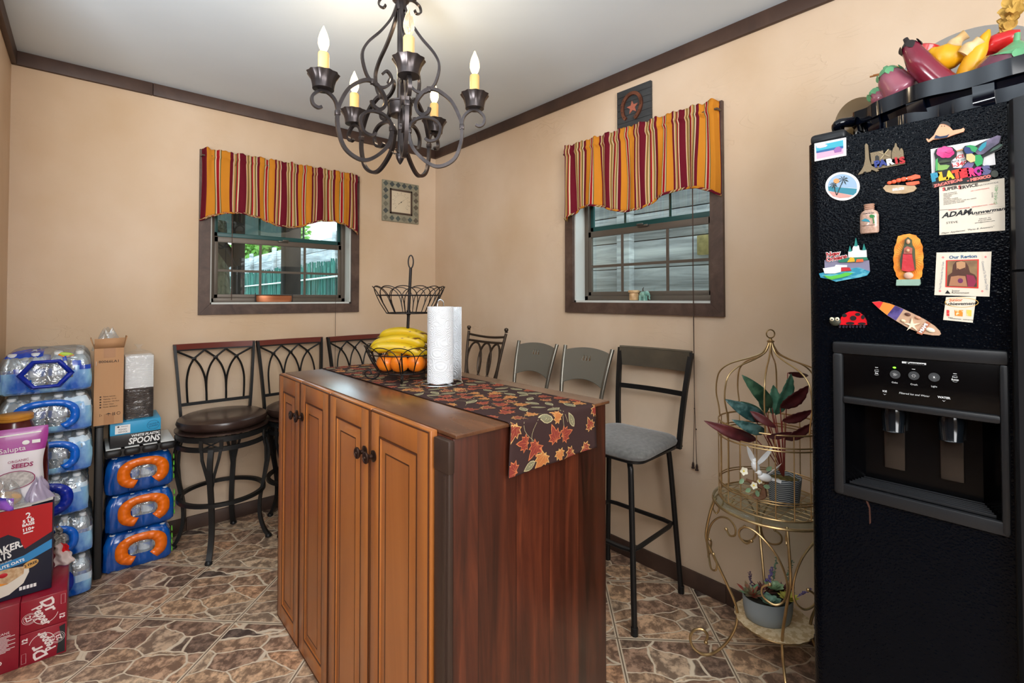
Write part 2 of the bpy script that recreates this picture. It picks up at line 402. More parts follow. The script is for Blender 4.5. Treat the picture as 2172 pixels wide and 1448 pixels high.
l_.new(fr_.outputs['Facing'], fp_.inputs[0]); l_.new(fp_.outputs[0], fm_.inputs[0]); l_.new(fm_.outputs[0], gm.inputs[0]); l_.new(gt.outputs[0], gm.inputs[1]); l_.new(gg.outputs[0], gm.inputs[2])
l_.new(gm.outputs[0], n_['Material Output'].inputs['Surface'])

def window(name, ax, pos, hole, cas, meet, hz, vm, lab, trimlab):
    """opening hole=(a0,a1,z0,z1); cas = outer casing (a0,a1,z0,z1); meet = z of the meeting rail; hz lower horizontal muntin; vm vertical muntins"""
    a0, a1, z0, z1 = hole
    def B(m, p, q, d0, d1, r, s, **k):
        return m.box(p, q, pos+d0, pos+d1, r, s, **k) if ax == 1 else m.box(pos+d0, pos+d1, p, q, r, s, **k)
    g = .0
    m = MB(); t = .012                                # plastered reveal lining
    B(m, a0, a0+t, 0, .128, z0, z1); B(m, a1-t, a1, 0, .128, z0, z1); B(m, a0, a1, 0, .128, z0, z0+t); B(m, a0, a1, 0, .128, z1-t, z1)
    root = struct(m.build(name, REVEAL), lab)
    i0, i1, k0, k1 = a0+t, a1-t, z0+t, z1-t; f = .026
    m = MB()
    for (p, q, r, s) in ((i0, i0+f, k0, k1), (i1-f, i1, k0, k1), (i0, i1, k0, k0+f), (i0, i1, k1-f, k1)): B(m, p, q, .075, .118, r, s, bev=.003)
    m.build('window_frame', DKALU, root)
    # upper sash (outer track)
    m = MB(); j0, j1 = i0+f, i1-f
    for (p, q, r, s) in ((j0, j0+.02, meet, k1-f), (j1-.02, j1, meet, k1-f), (j0, j1, meet, meet+.026), (j0, j1, k1-f-.02, k1-f)): B(m, p, q, .098, .113, r, s, bev=.002)
    us = m.build('upper_sash', TEALF, root)
    m = MB(); B(m, j0+.015, j1-.015, .104, .107, meet+.02, k1-f-.015); m.build('pane', GLASS, us)
    m = MB()
    for v in vm: B(m, v-.006, v+.006, .1075, .111, meet+.02, k1-f-.02)
    m.build('muntin', TEALF, us)
    # lower sash (inner track)
    m = MB()
    for (p, q, r, s) in ((j0, j0+.02, k0+f, meet), (j1-.02, j1, k0+f, meet), (j0, j1, meet-.035, meet-.002), (j0, j1, k0+f, k0+f+.022)): B(m, p, q, .078, .096, r, s, bev=.002)
    ls = m.build('lower_sash', DKALU, root)
    m = MB(); B(m, j0+.015, j1-.015, .085, .088, k0+f+.015, meet-.03); m.build('pane', GLASS, ls)
    for v in vm: m = MB(); B(m, v-.007, v+.007, .0795, .0845, k0+f+.02, meet-.035); m.build('muntin', DKALU, ls)
    m = MB(); B(m, j0+.02, j1-.02, .0785, .0845, hz-.007, hz+.007); m.build('muntin', DKALU, ls)
    m = MB(); mid = (j0+j1)/2; B(m, mid-.03, mid+.03, .066, .078, meet-.012, meet+.0, bev=.003); B(m, mid-.008, mid+.03, .058, .066, meet-.004, meet+.006, bev=.003)
    m.build('latch', mat('latch_metal', (96, 92, 84), .35, metal=.7), ls)
    # casing boards round the opening on the room side
    c0, c1, d0, d1 = cas; q = .018
    m = MB()
    def PR(pts):
        if ax == 1: M4 = Matrix(((1, 0, 0, 0), (0, 0, -1, pos), (0, 1, 0, 0), (0, 0, 0, 1)))
        else: M4 = Matrix(((0, 0, -1, pos), (1, 0, 0, 0), (0, 1, 0, 0), (0, 0, 0, 1)))
        m.prism(pts, .0005, q, M=M4)
    e = .0006
    PR([(c0, d0), (c1, d0), (a1-.004, z0+.002-e), (a0+.004, z0+.002-e)]); PR([(c0, d0+e), (a0+.004-e, z0+.002), (a0+.004-e, z1), (c0, d1-e)])
    PR([(c1, d0+e), (c1, d1-e), (a1-.004+e, z1), (a1-.004+e, z0+.002)]); PR([(c0, d1), (a0+.004, z1+e), (a1-.004, z1+e), (c1, d1)])
    m.build('casing', wood('window_casing_brown', (62, 44, 36), (82, 62, 52), (100, 80, 68), 12, (1, 1, 1), .5), root, trimlab)
    return root
window('window_1', 1, YA, HA, (.474, 1.415, 1.192, 2.130), 1.655, 1.452, (.815, 1.083), 'double hung window in the back wall', 'dark brown casing boards')
window('window_2', 0, XB, HB, (.936, 1.837, 1.207, 2.131), 1.66, 1.462, (1.255, 1.520), 'double hung window in the right wall', 'dark brown casing boards')

# ------------------------------------------------------------------ outdoors
PLANK = wood('weathered_grey_board', (92, 98, 102), (146, 154, 158), (190, 197, 200), 7, (.6, .16, 2.6), .8, plank=(2, .1785, .3/.1785), bump=.6)
PLANKV = wood('weathered_grey_fence', (150, 155, 152), (176, 180, 176), (200, 203, 198), 4, (.3, .3, 2), .8, plank=(2, .19, .1), bump=.3)
ROUGHPOST = wood('patio_timber', (34, 26, 22), (48, 38, 32), (64, 52, 44), 6, (1, 1, .3), .8)
LEAF = mat('tree_leaf', (66, 122, 34), .6, noise=(6, (110, 160, 66), (1, 1, 1), .35, .65))
xf = 2.72
m = MB(); m.box(xf+.018, xf+.03, -1.2, 14.5, -.3, 2.2)
for i in range(14): m.box(xf-.0005*(i % 3), xf+.0185, -1.2, 14.5, -.3+i*.1785, -.3+(i+1)*.1785-.005, bev=.003)
o = tag(m.build('plank_fence', PLANK), 'tall weathered grey board fence running past both windows', 'fence')
for yy in (1.90, 3.6, 5.4, 6.9, 8.4, 9.9, 11.6, 13.2): MB().box(xf-.06, xf-.001, yy-.05, yy+.05, -.3, 2.16 if yy < 3 else 2.26, bev=.004).build('fence_post', PLANK, o)
t = thing('junction_box', 'small mossy box fixed to the grey fence outside the right window', 'junction box', (xf-.002, 1.355, 1.60)); MB().box(-.03, 0, -.055, .045, -.06, .055, bev=.006).build('box_body', mat('mossy_metal', (112, 104, 62), .8, noise=(30, (150, 140, 90), (1, 1, 1), .3, .7)), t)
struct(MB().box(-9, 12, YA+.14, 22, -.35, -.3).build('ground', mat('yard_soil', (110, 112, 92), .9, noise=(3, (88, 96, 76), (1, 1, 1), .3, .7))))
o = tag(MB().add([(x, y, z+dz) for dz in (0, .03) for x, y, z in ((-1.2, YA+.15, 2.26), (1.22, YA+.15, 2.26), (1.86, 6.3, 1.985), (-1.2, 6.3, 1.985))], [(0, 1, 2, 3), (7, 6, 5, 4), (0, 4, 5, 1), (1, 5, 6, 2), (2, 6, 7, 3), (3, 7, 4, 0)]).build('patio_roof', mat('patio_roof_underside', (116, 138, 150), .5, noise=(3, (146, 168, 178), (3, .3, 1), .3, .7))), 'grey blue patio roof underside outside the back window', 'roof')
r_ = thing('patio_frame', 'dark timber patio posts and beams outside the back window', 'patio frame', (0, 4.4, -.3))
for px, hw in ((.922, .042), (1.330, .064)): MB().box(px-hw, px+hw, -hw, hw, 0, 2.35, bev=.005).build('post', ROUGHPOST, r_)
MB().box(-1.0, 1.36, -.05, .05, 2.352, 2.455).build('beam', ROUGHPOST, r_)
MB().tube([(.62, 0, 2.29), (.90, 0, 1.86)], 1, sect=[(-.035, -.035), (.035, -.035), (.035, .035), (-.035, .035)]).build('brace', ROUGHPOST, r_)
MB().box(.60, .69, 1.0, 1.09, 0, 2.28).build('post', ROUGHPOST, r_)
m = MB(); rnd = random.Random(3)
for i in range(360):
    y = 5.6+i*.0222; hh = 1.80+rnd.uniform(-.07, .06); le = rnd.uniform(-.05, .05)
    m.tube([(xf-.10, y, -.25), (xf-.11, y+le, hh)], .0115, 4)
m.box(xf-.085, xf-.08, 5.6, 13.7, -.25, 1.70)
o = m.build('reed_screen', mat('green_reed', (8, 62, 56), .75, noise=(7, (34, 104, 92), (2, 2, .4), .35, .65)))
o['kind'] = 'stuff'; tag(o, 'dark green reed screening standing against the fence', 'screening')
tag(MB().tube(smooth([(xf-.15, 5.7, 1.60), (xf-.15, 7.4, 1.58), (xf-.15, 9.5, 1.56), (xf-.15, 13, 1.54)]), .014, 6).build('screen_rail', mat('pale_rail', (196, 204, 200), .6)), 'pale rail running along the green reed screen', 'rail')
def leaf_cloud(name, lab, c, rad, n, size, seed, mt):
    rnd = random.Random(seed); root = thing(name, lab, 'tree', (c[0], c[1], -.3)); m = MB()
    for i in range(n):
        d = Vector((rnd.gauss(0, 1), rnd.gauss(0, 1), rnd.gauss(0, 1))).normalized()*rnd.random()**.4
        p = Vector((d.x*rad[0], d.y*rad[1], d.z*rad[2]+c[2]+.3)); Q = euler(rnd.uniform(0, 360), rnd.uniform(0, 360), rnd.uniform(0, 360)); s = size*rnd.uniform(.6, 1.3)
        m.add([p+Q@Vector(q) for q in ((0, -s, 0), (s*.5, 0, s*.1), (0, s, 0), (-s*.5, 0, s*.1))], [(0, 1, 2, 3)])
    m.build('crown', mt, root)
    MB().tube([(0, 0, 0), (.1, 0, c[2]*.6), (0, 0, c[2]+.2)], .12, 8, radii=[.16, .12, .07]).build('trunk', ROUGHPOST, root)
leaf_cloud('yard_tree', 'bright green leafy tree beyond the patio', (3.75, 14.2, 2.9), (.95, 1.6, 1.3), 3600, .10, 5, LEAF)
root = thing('rough_tree', 'rough barked tree trunk left of the patio post', 'tree', (.93, 5.1, -.3))
MB().tube([(0, 0, 0), (.02, 0, 1.4), (-.02, .05, 2.3)], .07, 14, radii=[.09, .075, .07]).build('trunk', mat('bark', (120, 114, 92), .9, noise=(14, (70, 66, 52), (1, 1, .35), .4, .6), bump=(20, 1, .03, 5)), root)
o = tag(MB().box(-2.2, .62, 5.9, 6.0, -.3, 2.1).build('neighbouring_wall', mat('ochre_render', (130, 100, 52), .8)), 'ochre rendered wall at the left edge of the back window view', 'wall')

# ------------------------------------------------------------------ kitchen island
DOORW = wood('honey_maple_door', (140, 80, 34), (170, 101, 46), (192, 124, 66), 2.2, (1.2, 1.2, .22), .34, coat=.25, bump=.05)
DOORG = mat('door_glaze_line', (84, 46, 24), .5)
PANELW = wood('red_brown_plank', (30, 13, 8), (76, 34, 20), (112, 54, 31), 7, (3.4, 3.4, .22), .34, plank=(0, .118, .25), coat=.25, bump=.12)
TOPW = wood('worn_counter_wood', (74, 44, 28), (104, 66, 42), (134, 92, 62), 5, (2.2, .35, 1), .26, coat=.5, bump=.25)
DKPAINT = mat('dark_brown_paint', (58, 42, 34), .45, bump=(12, .15, .003))
IX0, IX1, IY0, IY1 = .600, 1.167, .893, 2.105
isl = thing('kitchen_island', 'tall wooden kitchen island with honey panelled doors and dark plank end', 'kitchen island', (IX0, IY0, 0))
W, L = IX1-IX0, IY1-IY0
MB().box(.0185, W-.002, .003, L-.004, .0, ISL_Z-.010, bev=.002).build('body', PANELW, isl, 'red brown plank panels')
MB().box(.0185, W+.006, -.006, L+.004, ISL_Z-.009, ISL_Z, bev=.002).build('worktop', TOPW, isl)
MB().box(.004, .018, .001, .060, .0, ISL_Z-.030, bev=.003).box(.001, .018, -.003, .058, ISL_Z-.085, ISL_Z-.012, bev=.003).box(.0, .0045, .010, .018, .0, ISL_Z-.09).build('corner_post', DKPAINT, isl)
def cab_door(y0, y1, knob_side):
    """raised panel door on the x=.032 face looking toward -x"""
    m = MB(); z0, z1 = .006, ISL_Z-.001; x0, x1 = -.006, .017; fw = .055
    m.box(x0+.004, x1, y0, y1, z0, z1, bev=.003)
    # stepped outer edge, stiles and rails
    m.box(x0, x0+.006, y0+.006, y0+fw, z0+.006, z1-.006, bev=.003); m.box(x0, x0+.006, y1-fw, y1-.006, z0+.006, z1-.006, bev=.003)
    m.box(x0, x0+.006, y0+fw-.002, y1-fw+.002, z0+.006, z0+fw+.01, bev=.003); m.box(x0, x0+.006, y0+fw-.002, y1-fw+.002, z1-fw-.01, z1-.006, bev=.003)
    # inner bead and raised field with sloping shoulders
    a, b_, c, d = y0+fw+.001, y1-fw-.001, z0+fw+.011, z1-fw-.011
    def ring(m, e0, h0, e1, h1, mi):
        P = [(h0, a+e0, c+e0), (h0, b_-e0, c+e0), (h0, b_-e0, d-e0), (h0, a+e0, d-e0), (h1, a+e1, c+e1), (h1, b_-e1, c+e1), (h1, b_-e1, d-e1), (h1, a+e1, d-e1)]
        m.add([(x0+h, y, z) for h, y, z in P], [(i, 4+i, 4+(i+1) % 4, (i+1) % 4) for i in range(4)], mi)
    ring(m, -.002, 0, .004, .001, 1); ring(m, .004, .001, .008, .0055, 0); ring(m, .008, .0055, .0125, .0058, 1); ring(m, .0125, .0058, .0345, .0005, 0); ring(m, .0345, .0005, .039, .0012, 1)
    h = .0008; m.add([(x0+h, a+.039, c+.039), (x0+h, a+.039, d-.039), (x0+h, b_-.039, d-.039), (x0+h, b_-.039, c+.039)], [(0, 1, 2, 3)], 0)
    for zz in ((z0+.004), (z1-.004)): m.box(x0-.0002, x0+.003, y0+.004, y1-.004, zz-.0012, zz+.0012, 1)
    for yy in ((y0+.0045), (y1-.0045)): m.box(x0-.0002, x0+.003, yy-.001, yy+.001, z0+.004, z1-.004, 1)
    d_ = m.build('door', [DOORW, DOORG], isl)
    ky = y0+.026 if knob_side < 0 else y1-.026; kz = ISL_Z-.125
    K = T(x0-.0005, ky, kz)@Matrix.Rotation(-PI/2, 4, 'Y')
    k = MB(); k.lathe([(.0155, 0), (.016, .003), (.012, .0045), (.0065, .007), (.006, .014), (.010, .018), (.0155, .021), (.0165, .0245), (.0145, .027), (.0105, .0275), (.010, .0262), (.004, .0265), (.003, .0285), (0.0005, .029)], 20, M=K)
    k.build('knob', mat('aged_bronze', (62, 44, 36), .38, metal=.75), d_)
ys = [.064, .374, .672, .954, L+.001]
for i in range(4): cab_door(ys[i]+.0015, ys[i+1]-.0015, [1, -1, 1, -1][i])

# ------------------------------------------------------------------ valances
def stripes():
    m = bpy.data.materials.new('striped_cotton'); nt, n, l, b = setup(m)
    tc = n.new('ShaderNodeTexCoord'); sp = n.new('ShaderNodeSeparateXYZ'); l.new(tc.outputs['UV'], sp.inputs[0])
    q = n.new('ShaderNodeMath'); q.operation = 'MULTIPLY_ADD'; q.inputs[1].default_value = 1/.235; q.inputs[2].default_value = .05; l.new(sp.outputs[0], q.inputs[0])
    f = n.new('ShaderNodeMath'); f.operation = 'FRACT'; l.new(q.outputs[0], f.inputs[0])
    rp = n.new('ShaderNodeValToRGB'); cr = rp.color_ramp; cr.interpolation = 'CONSTANT'
    G, MR, RD, WH, GN, TN = (226, 150, 48), (122, 26, 44), (176, 30, 40), (238, 216, 176), (112, 104, 60), (206, 158, 92)
    st = [(0, MR), (.143, WH), (.16, TN), (.18, GN), (.20, TN), (.225, WH), (.25, GN), (.27, RD), (.31, WH), (.33, TN), (.36, GN), (.385, WH), (.41, MR), (.47, G), (.585, GN), (.60, WH), (.62, RD), (.67, WH), (.685, GN), (.70, G), (.84, MR), (.89, WH), (.905, TN), (.93, GN), (.95, RD), (.975, WH)]
    cr.elements[0].position = 0; cr.elements[0].color = lin(MR); cr.elements[1].position = .975; cr.elements[1].color = lin(WH)
    for p, c in st[1:-1]: e = cr.elements.new(p); e.color = lin(c)
    l.new(f.outputs[0], rp.inputs[0]); l.new(rp.outputs[0], b.inputs['Base Color']); b.inputs['Roughness'].default_value = .85; b.inputs['Specular IOR Level'].default_value = .2
    tr = n.new('ShaderNodeBsdfTranslucent'); l.new(rp.outputs[0], tr.inputs[0]); mx = n.new('ShaderNodeMixShader'); mx.inputs[0].default_value = .3
    out = n['Material Output']; l.new(b.outputs[0], mx.inputs[1]); l.new(tr.outputs[0], mx.inputs[2]); l.new(mx.outputs[0], out.inputs[0])
    return m
STRIPE = stripes()
def valance(name, lab, ax, pos, x0, x1, ztop, bot, rz, seed, knots):
    """bot: list of (s in metres from x0, z) of the scalloped hem; local x runs along the wall, local -y into the room"""
    rnd = random.Random(seed); L_ = x1-x0; cen = (x0+x1)/2
    loc = (cen, pos, 0) if ax == 1 else (pos, cen, 0)
    root = thing(name, lab, 'valance', loc, rz, 'striped window valances')
    def phase(s):
        for (a, pa), (b, pb) in zip(knots, knots[1:]):
            if s <= b: break
        return (pa+(pb-pa)*(s-a)/(b-a)-.05)*.235
    nu, nv = 220, 26; ph = [rnd.uniform(0, 6.28) for _ in range(6)]; kk = [rnd.uniform(.8, 1.25) for _ in range(6)]
    def zb(s):
        for (a, za), (b, zb_) in zip(bot, bot[1:]):
            if a <= s <= b: t = (s-a)/(b-a); return za+(zb_-za)*(t*t*(3-2*t)*.5+t*.5)
        return bot[-1][1] if s > bot[-1][0] else bot[0][1]
    uv = []
    def fn(u, v):
        s = u*L_; x = s-L_/2
        endf = min(1, min(s, L_-s)/.012); y = -.05*min(1, endf)
        F_ = (math.sin(s*62*kk[0]+ph[0])*.5+math.sin(s*97*kk[1]+ph[1])*.3+math.sin(s*151+ph[2])*.2)
        G_ = math.sin(s*38*kk[3]+ph[3])*.6+math.sin(s*71*kk[4]+ph[4])*.4
        d = 1-v; zt = ztop+.006*F_+.0025*math.sin(s*210+ph[5])
        z = zb(s)+(zt-zb(s))*v
        dz = zt-z
        if dz < .03: y += -.004*F_-.004
        elif dz < .055: y += -.010-.004*F_
        else: y += -.008*F_*max(.25, 1-(dz-.05)*3)-.016*G_*min(1, (dz-.05)*5)
        y = min(y, -.0215) if s > .012 and s < L_-.012 else min(y, -.0215)
        x += .006*math.sin(v*3+s*30+ph[1])*(1-v)
        uv.append((phase(s)+.002*F_, v)); return (x, y, z)
    m = MB(); m.grid(fn, nu, nv); o = m.build('fabric', STRIPE, root, solid=.0016)
    ul = o.data.uv_layers.new(name='UVMap')
    for lp in o.data.loops: ul.data[lp.index].uv = uv[lp.vertex_index]
    # corded hem with the stripes running on the bias
    hem = [fn(i/160, 0) for i in range(161)]; uv2 = []
    m = MB(); m.tube([(p[0], p[1], p[2]) for p in hem], .0055, 6); h = m.build('piped_hem', STRIPE, root)
    ul = h.data.uv_layers.new(name='UVMap')
    for lp in h.data.loops:
        i, j = divmod(lp.vertex_index, 6); ul.data[lp.index].uv = (i*L_/160*1.1+j*.006, 0)
    MB().tube([(-L_/2-.004, -.0215, ztop-.042), (-L_/2-.002, -.05, ztop-.042), (L_/2+.002, -.05, ztop-.042), (L_/2+.004, -.0215, ztop-.042)], .005, 8).build('curtain_rod', mat('rod_metal', (96, 84, 74), .4, metal=.6), root)
    return root
def hem_px(ax, v, pts, ox, sc, a0, sgn):
    out = []
    for zx, zy in pts:
        p = hit(ax, v, ox[0]+zx/sc, ox[1]+zy/sc); out.append((sgn*((p.x if ax == 1 else p.y)-a0), p.z))
    return sorted(out)
hA = hem_px(1, YA-.055, [(100, 590), (160, 562), (260, 540), (380, 545), (500, 575), (580, 610), (640, 635), (720, 645), (800, 640), (870, 620), (950, 600), (1040, 600), (1100, 620), (1170, 655), (1215, 692)], (400, 290), 3.367, .482, 1)
valance('valance', 'scalloped gold and burgundy striped valance over the back window', 1, YA, .482, 1.397, 2.132, hA, 0, 1, [(0, .41)]+[(hit(1, YA-.055, p, 400).x-.482, k+1.) for k, p in enumerate((508.4, 596, 673, 753, 830))])
hB = hem_px(0, XB-.055, [(65, 835), (110, 800), (155, 765), (210, 750), (270, 755), (330, 775), (400, 782), (480, 772), (540, 745), (600, 700), (680, 670), (750, 650), (820, 650), (880, 665), (925, 690)], (1170, 150), 2.6325, 1.815, -1)
valance('valance', 'scalloped gold and burgundy striped valance over the right window', 0, XB, .944, 1.815, 2.130, hB, -90, 2, [(0, .8)]+[(1.815-hit(0, XB-.055, p, 400).y, k+1.) for k, p in enumerate((1209, 1283, 1357, 1440, 1535))])

# ------------------------------------------------------------------ blind cords
CORD = mat('blind_cord', (74, 54, 44), .7); TASS = mat('cord_tassel', (52, 32, 24), .5)
root = thing('window_pull', 'long thin brown blind cord with two tassels hanging beside the right window', 'window pull', (XB, 1.066, 0))
m = MB(); m.tube([(-.03, 0, 1.99), (-.03, .001, 1.4), (-.028, -.002, .80), (-.027, .006, .56)], .0013, 5); m.tube([(-.03, -.002, 1.99), (-.028, -.002, .86), (-.026, -.009, .56)], .0013, 5)
m.ball((-.028, -.002, .80), .0035, 8); m.ball((-.0265, -.008, .71), .0035, 8); m.build('cord', CORD, root)
for dy in (.007, -.010):
    MB().lathe([(.0015, .03), (.004, .024), (.0055, .016), (.0055, .008), (.0075, .005), (.0075, .001), (.002, 0)], 10, (-.026, dy, .535-.005*(dy < 0))).build('tassel', TASS, root)
root = thing('window_pull', 'thin dark cord hanging below the back window, right side', 'window pull', (1.249, YA, 0))
m = MB(); m.tube([(0, -.03, 1.95), (0, -.026, 1.2), (.001, -.022, .80)], .0012, 5); m.build('cord', CORD, root)
MB().lathe([(.0015, .02), (.005, .012), (.006, .002), (.002, 0)], 8, (.001, -.022, .785)).build('tassel', TASS, root)
root = thing('window_wand', 'thin dark wand hanging inside the back window, left side', 'blind wand', (.642, YA, 0))
MB().tube([(0, -.0, 2.0), (0, -.0, 1.275)], .0022, 6).build('rod', CORD, root)

# ------------------------------------------------------------------ wall plaques
root = thing('wall_thermometer', 'square slate tiled thermometer with a cream dial hung beside the back window', 'thermometer', (1.7365, YA-.0005, 1.995))
H_ = .149; SLATE = mat('slate_frame', (132, 126, 106), .7, noise=(30, (156, 150, 128), (1, 1, 1), .3, .7), bump=(60, .5, .002))
m = MB(); m.box(-H_, H_, -.014, -.001, -H_, H_, bev=.004); m.build('back_board', SLATE, root)
m = MB(); rnd = random.Random(4); MF = Matrix(((1, 0, 0, 0), (0, 0, -1, 0), (0, 1, 0, 0), (0, 0, 0, 1)))
k = 0
for i in range(6):
    for (x, z) in ((-.1235+i*.0494, .1235), (-.1235+i*.0494, -.1235)) + (((-.1235, -.1235+i*.0494), (.1235, -.1235+i*.0494)) if 0 < i < 5 else ()):
        d = .0205; m.prism([(x-d, z), (x, z-d), (x+d, z), (x, z+d)], .0138, .0165, mi=k % 4, M=MF); k += 1
        k += rnd.randint(0, 2)
m.build('diamond_tiles', [mat('slate_a', (84, 90, 84), .7), mat('slate_b', (116, 112, 96), .7), mat('slate_c', (96, 86, 72), .7), mat('slate_d', (74, 78, 76), .7)], root)
m = MB(); f = .092
for (a, b, c, d) in ((-f, -f+.014, -f, f), (f-.014, f, -f, f), (-f, f, f-.014, f), (-f, f, -f, -f+.014)): m.box(a, b, -.019, -.013, c, d, bev=.002)
m.build('inner_frame', mat('dial_surround', (78, 62, 50), .5), root)
dl = MB().box(-.079, .079, -.0155, -.0135, -.079, .079, bev=.001).build('dial', mat('dial_face', (214, 198, 170), .5), root)
m = MB()
for i in range(21):
    a = R(225-i*13.5); r0, r1 = (.050, .058) if i % 2 else (.048, .061)
    m.prism([(math.cos(a+w_)*r_*1., math.sin(a+w_)*r_) for r_, w_ in ((r0, -.012), (r1, -.01), (r1, .01), (r0, .012))], .0155, .0159, M=MF)
    if i % 2 == 0: m.text(str(-60+i*9//1 if False else -40+i*8), .0085, MF@T(math.cos(a)*.068, math.sin(a)*.068, .0156))
m.build('scale', mat('dial_ink', (120, 102, 84), .6), dl)
m = MB(); a = R(38); m.prism([(-.03*math.cos(a)-.001, -.03*math.sin(a)+.001), (-.03*math.cos(a)+.001, -.03*math.sin(a)-.001), (.052*math.cos(a), .052*math.sin(a))], .0165, .0172, M=MF); m.lathe([(.004, .0155), (.004, .018), (.0005, .0182)], 12, M=MF)
m.build('needle', mat('needle_dark', (60, 56, 52), .4), dl)

root = thing('horseshoe_plaque', 'dark plank plaque with a copper horseshoe and star hung above the right window', 'plaque', (XB-.0005, 1.3805, 2.2365), -90)
m = MB()
for i in range(6): m.box(-.098, .098, -.016, 0, -.1+i*.0335, -.0675+i*.0335, bev=.0015)
m.build('boards', wood('charcoal_boards', (42, 44, 46), (54, 56, 58), (68, 70, 72), 10, (.3, 1, 2), .7), root)
cc = Vector((-.006, .005)); tilt = R(-8); pts = []
for i in range(25):
    a = R(-62+i*(304/24)); rx, rz_ = .055, .062; pts.append((math.cos(a)*rx, math.sin(a)*rz_+(0 if math.sin(a) > -.2 else -.012*(-.2-math.sin(a)))))
rot = lambda p: (p[0]*math.cos(tilt)-p[1]*math.sin(tilt)+cc.x, p[0]*math.sin(tilt)+p[1]*math.cos(tilt)+cc.y)
hs = [(rot(p)[0], -.0215, rot(p)[1]) for p in pts]
m = MB(); m.bar(hs, .010, .016, up=(0, 1, 0)); COP = mat('aged_copper', (150, 96, 74), .4, metal=.75, noise=(30, (96, 60, 48), (1, 1, 1), .35, .7), bump=(80, .6, .002)); hsh = m.build('horseshoe', COP, root)
for i in (1, 3, 5, 7, 17, 19, 21, 23): MB().ball((hs[i][0], -.027, hs[i][2]), (.0025, .0015, .004), 6).build('nail', mat('nail_dark', (70, 46, 38), .5, metal=.5), hsh)
st = []
for i in range(10):
    a = R(90+i*36+4); rr = .034 if i % 2 == 0 else .0145; st.append((-.004+math.cos(a)*rr, -.002+math.sin(a)*rr))
m = MB(); m.prism(st, .016, .0195, M=MF); m.ball((-.004, -.0197, -.002), .002, 6); m.build('star', mat('rust_star', (178, 104, 84), .55, metal=.2), root)

# ------------------------------------------------------------------ chandelier
IRON = mat('chandelier_iron', (50, 45, 45), .30, metal=.7, noise=(14, (80, 73, 72), (1, 1, 1), .3, .7))
WAX = mat('wax_sleeve', (226, 178, 104), .5, noise=(16, (240, 204, 140), (1, 1, .4), .3, .7), sss=.2)
BULBLIT = mat('bulb_lit', (255, 226, 170), .2, emit=((255, 214, 150), 9))
BULBOFF = mat('bulb_clear', (255, 236, 210), .05, trans=.9, emit=((255, 220, 170), .25))  # unlit bulb, its faint warm glow put in as emission
ch = thing('chandelier', 'black iron five light candle chandelier with scrolled arms hung from the ceiling', 'chandelier', (.829, 1.536, 0))
ax0 = .4-41.5
m = MB(); m.lathe([(.012, 1.955), (.012, 2.33), (.03, 2.345), (.012, 2.36), (.008, 2.36), (.008, 2.405), (.055, 2.41), (.062, 2.435), (.062, 2.44)], 20); m.build('stem', IRON, ch)
m = MB(); m.lathe([(.008, 1.93), (.036, 1.932), (.040, 1.938), (.041, 1.972), (.044, 1.974), (.044, 1.979), (.02, 1.984), (.008, 1.99)], 24)
m.lathe([(.0005, 1.758), (.006, 1.764), (.013, 1.778), (.016, 1.792), (.011, 1.803), (.009, 1.81), (.009, 1.935)], 12); m.build('hub', IRON, ch)
m = MB()
for i in range(5):
    a = R(ax0+i*72+36); m.bar([(.008*math.cos(a), .008*math.sin(a), 1.80), (.020*math.cos(a), .020*math.sin(a), 1.797), (.030*math.cos(a), .030*math.sin(a), 1.806)], .008, .002)
m.build('finial_leaves', IRON, ch)
def rz_path(pts, a, k=5): return [(p.x*math.cos(a), p.x*math.sin(a), p.y) for p in smooth([(r, z, 0) for r, z in pts], k)]
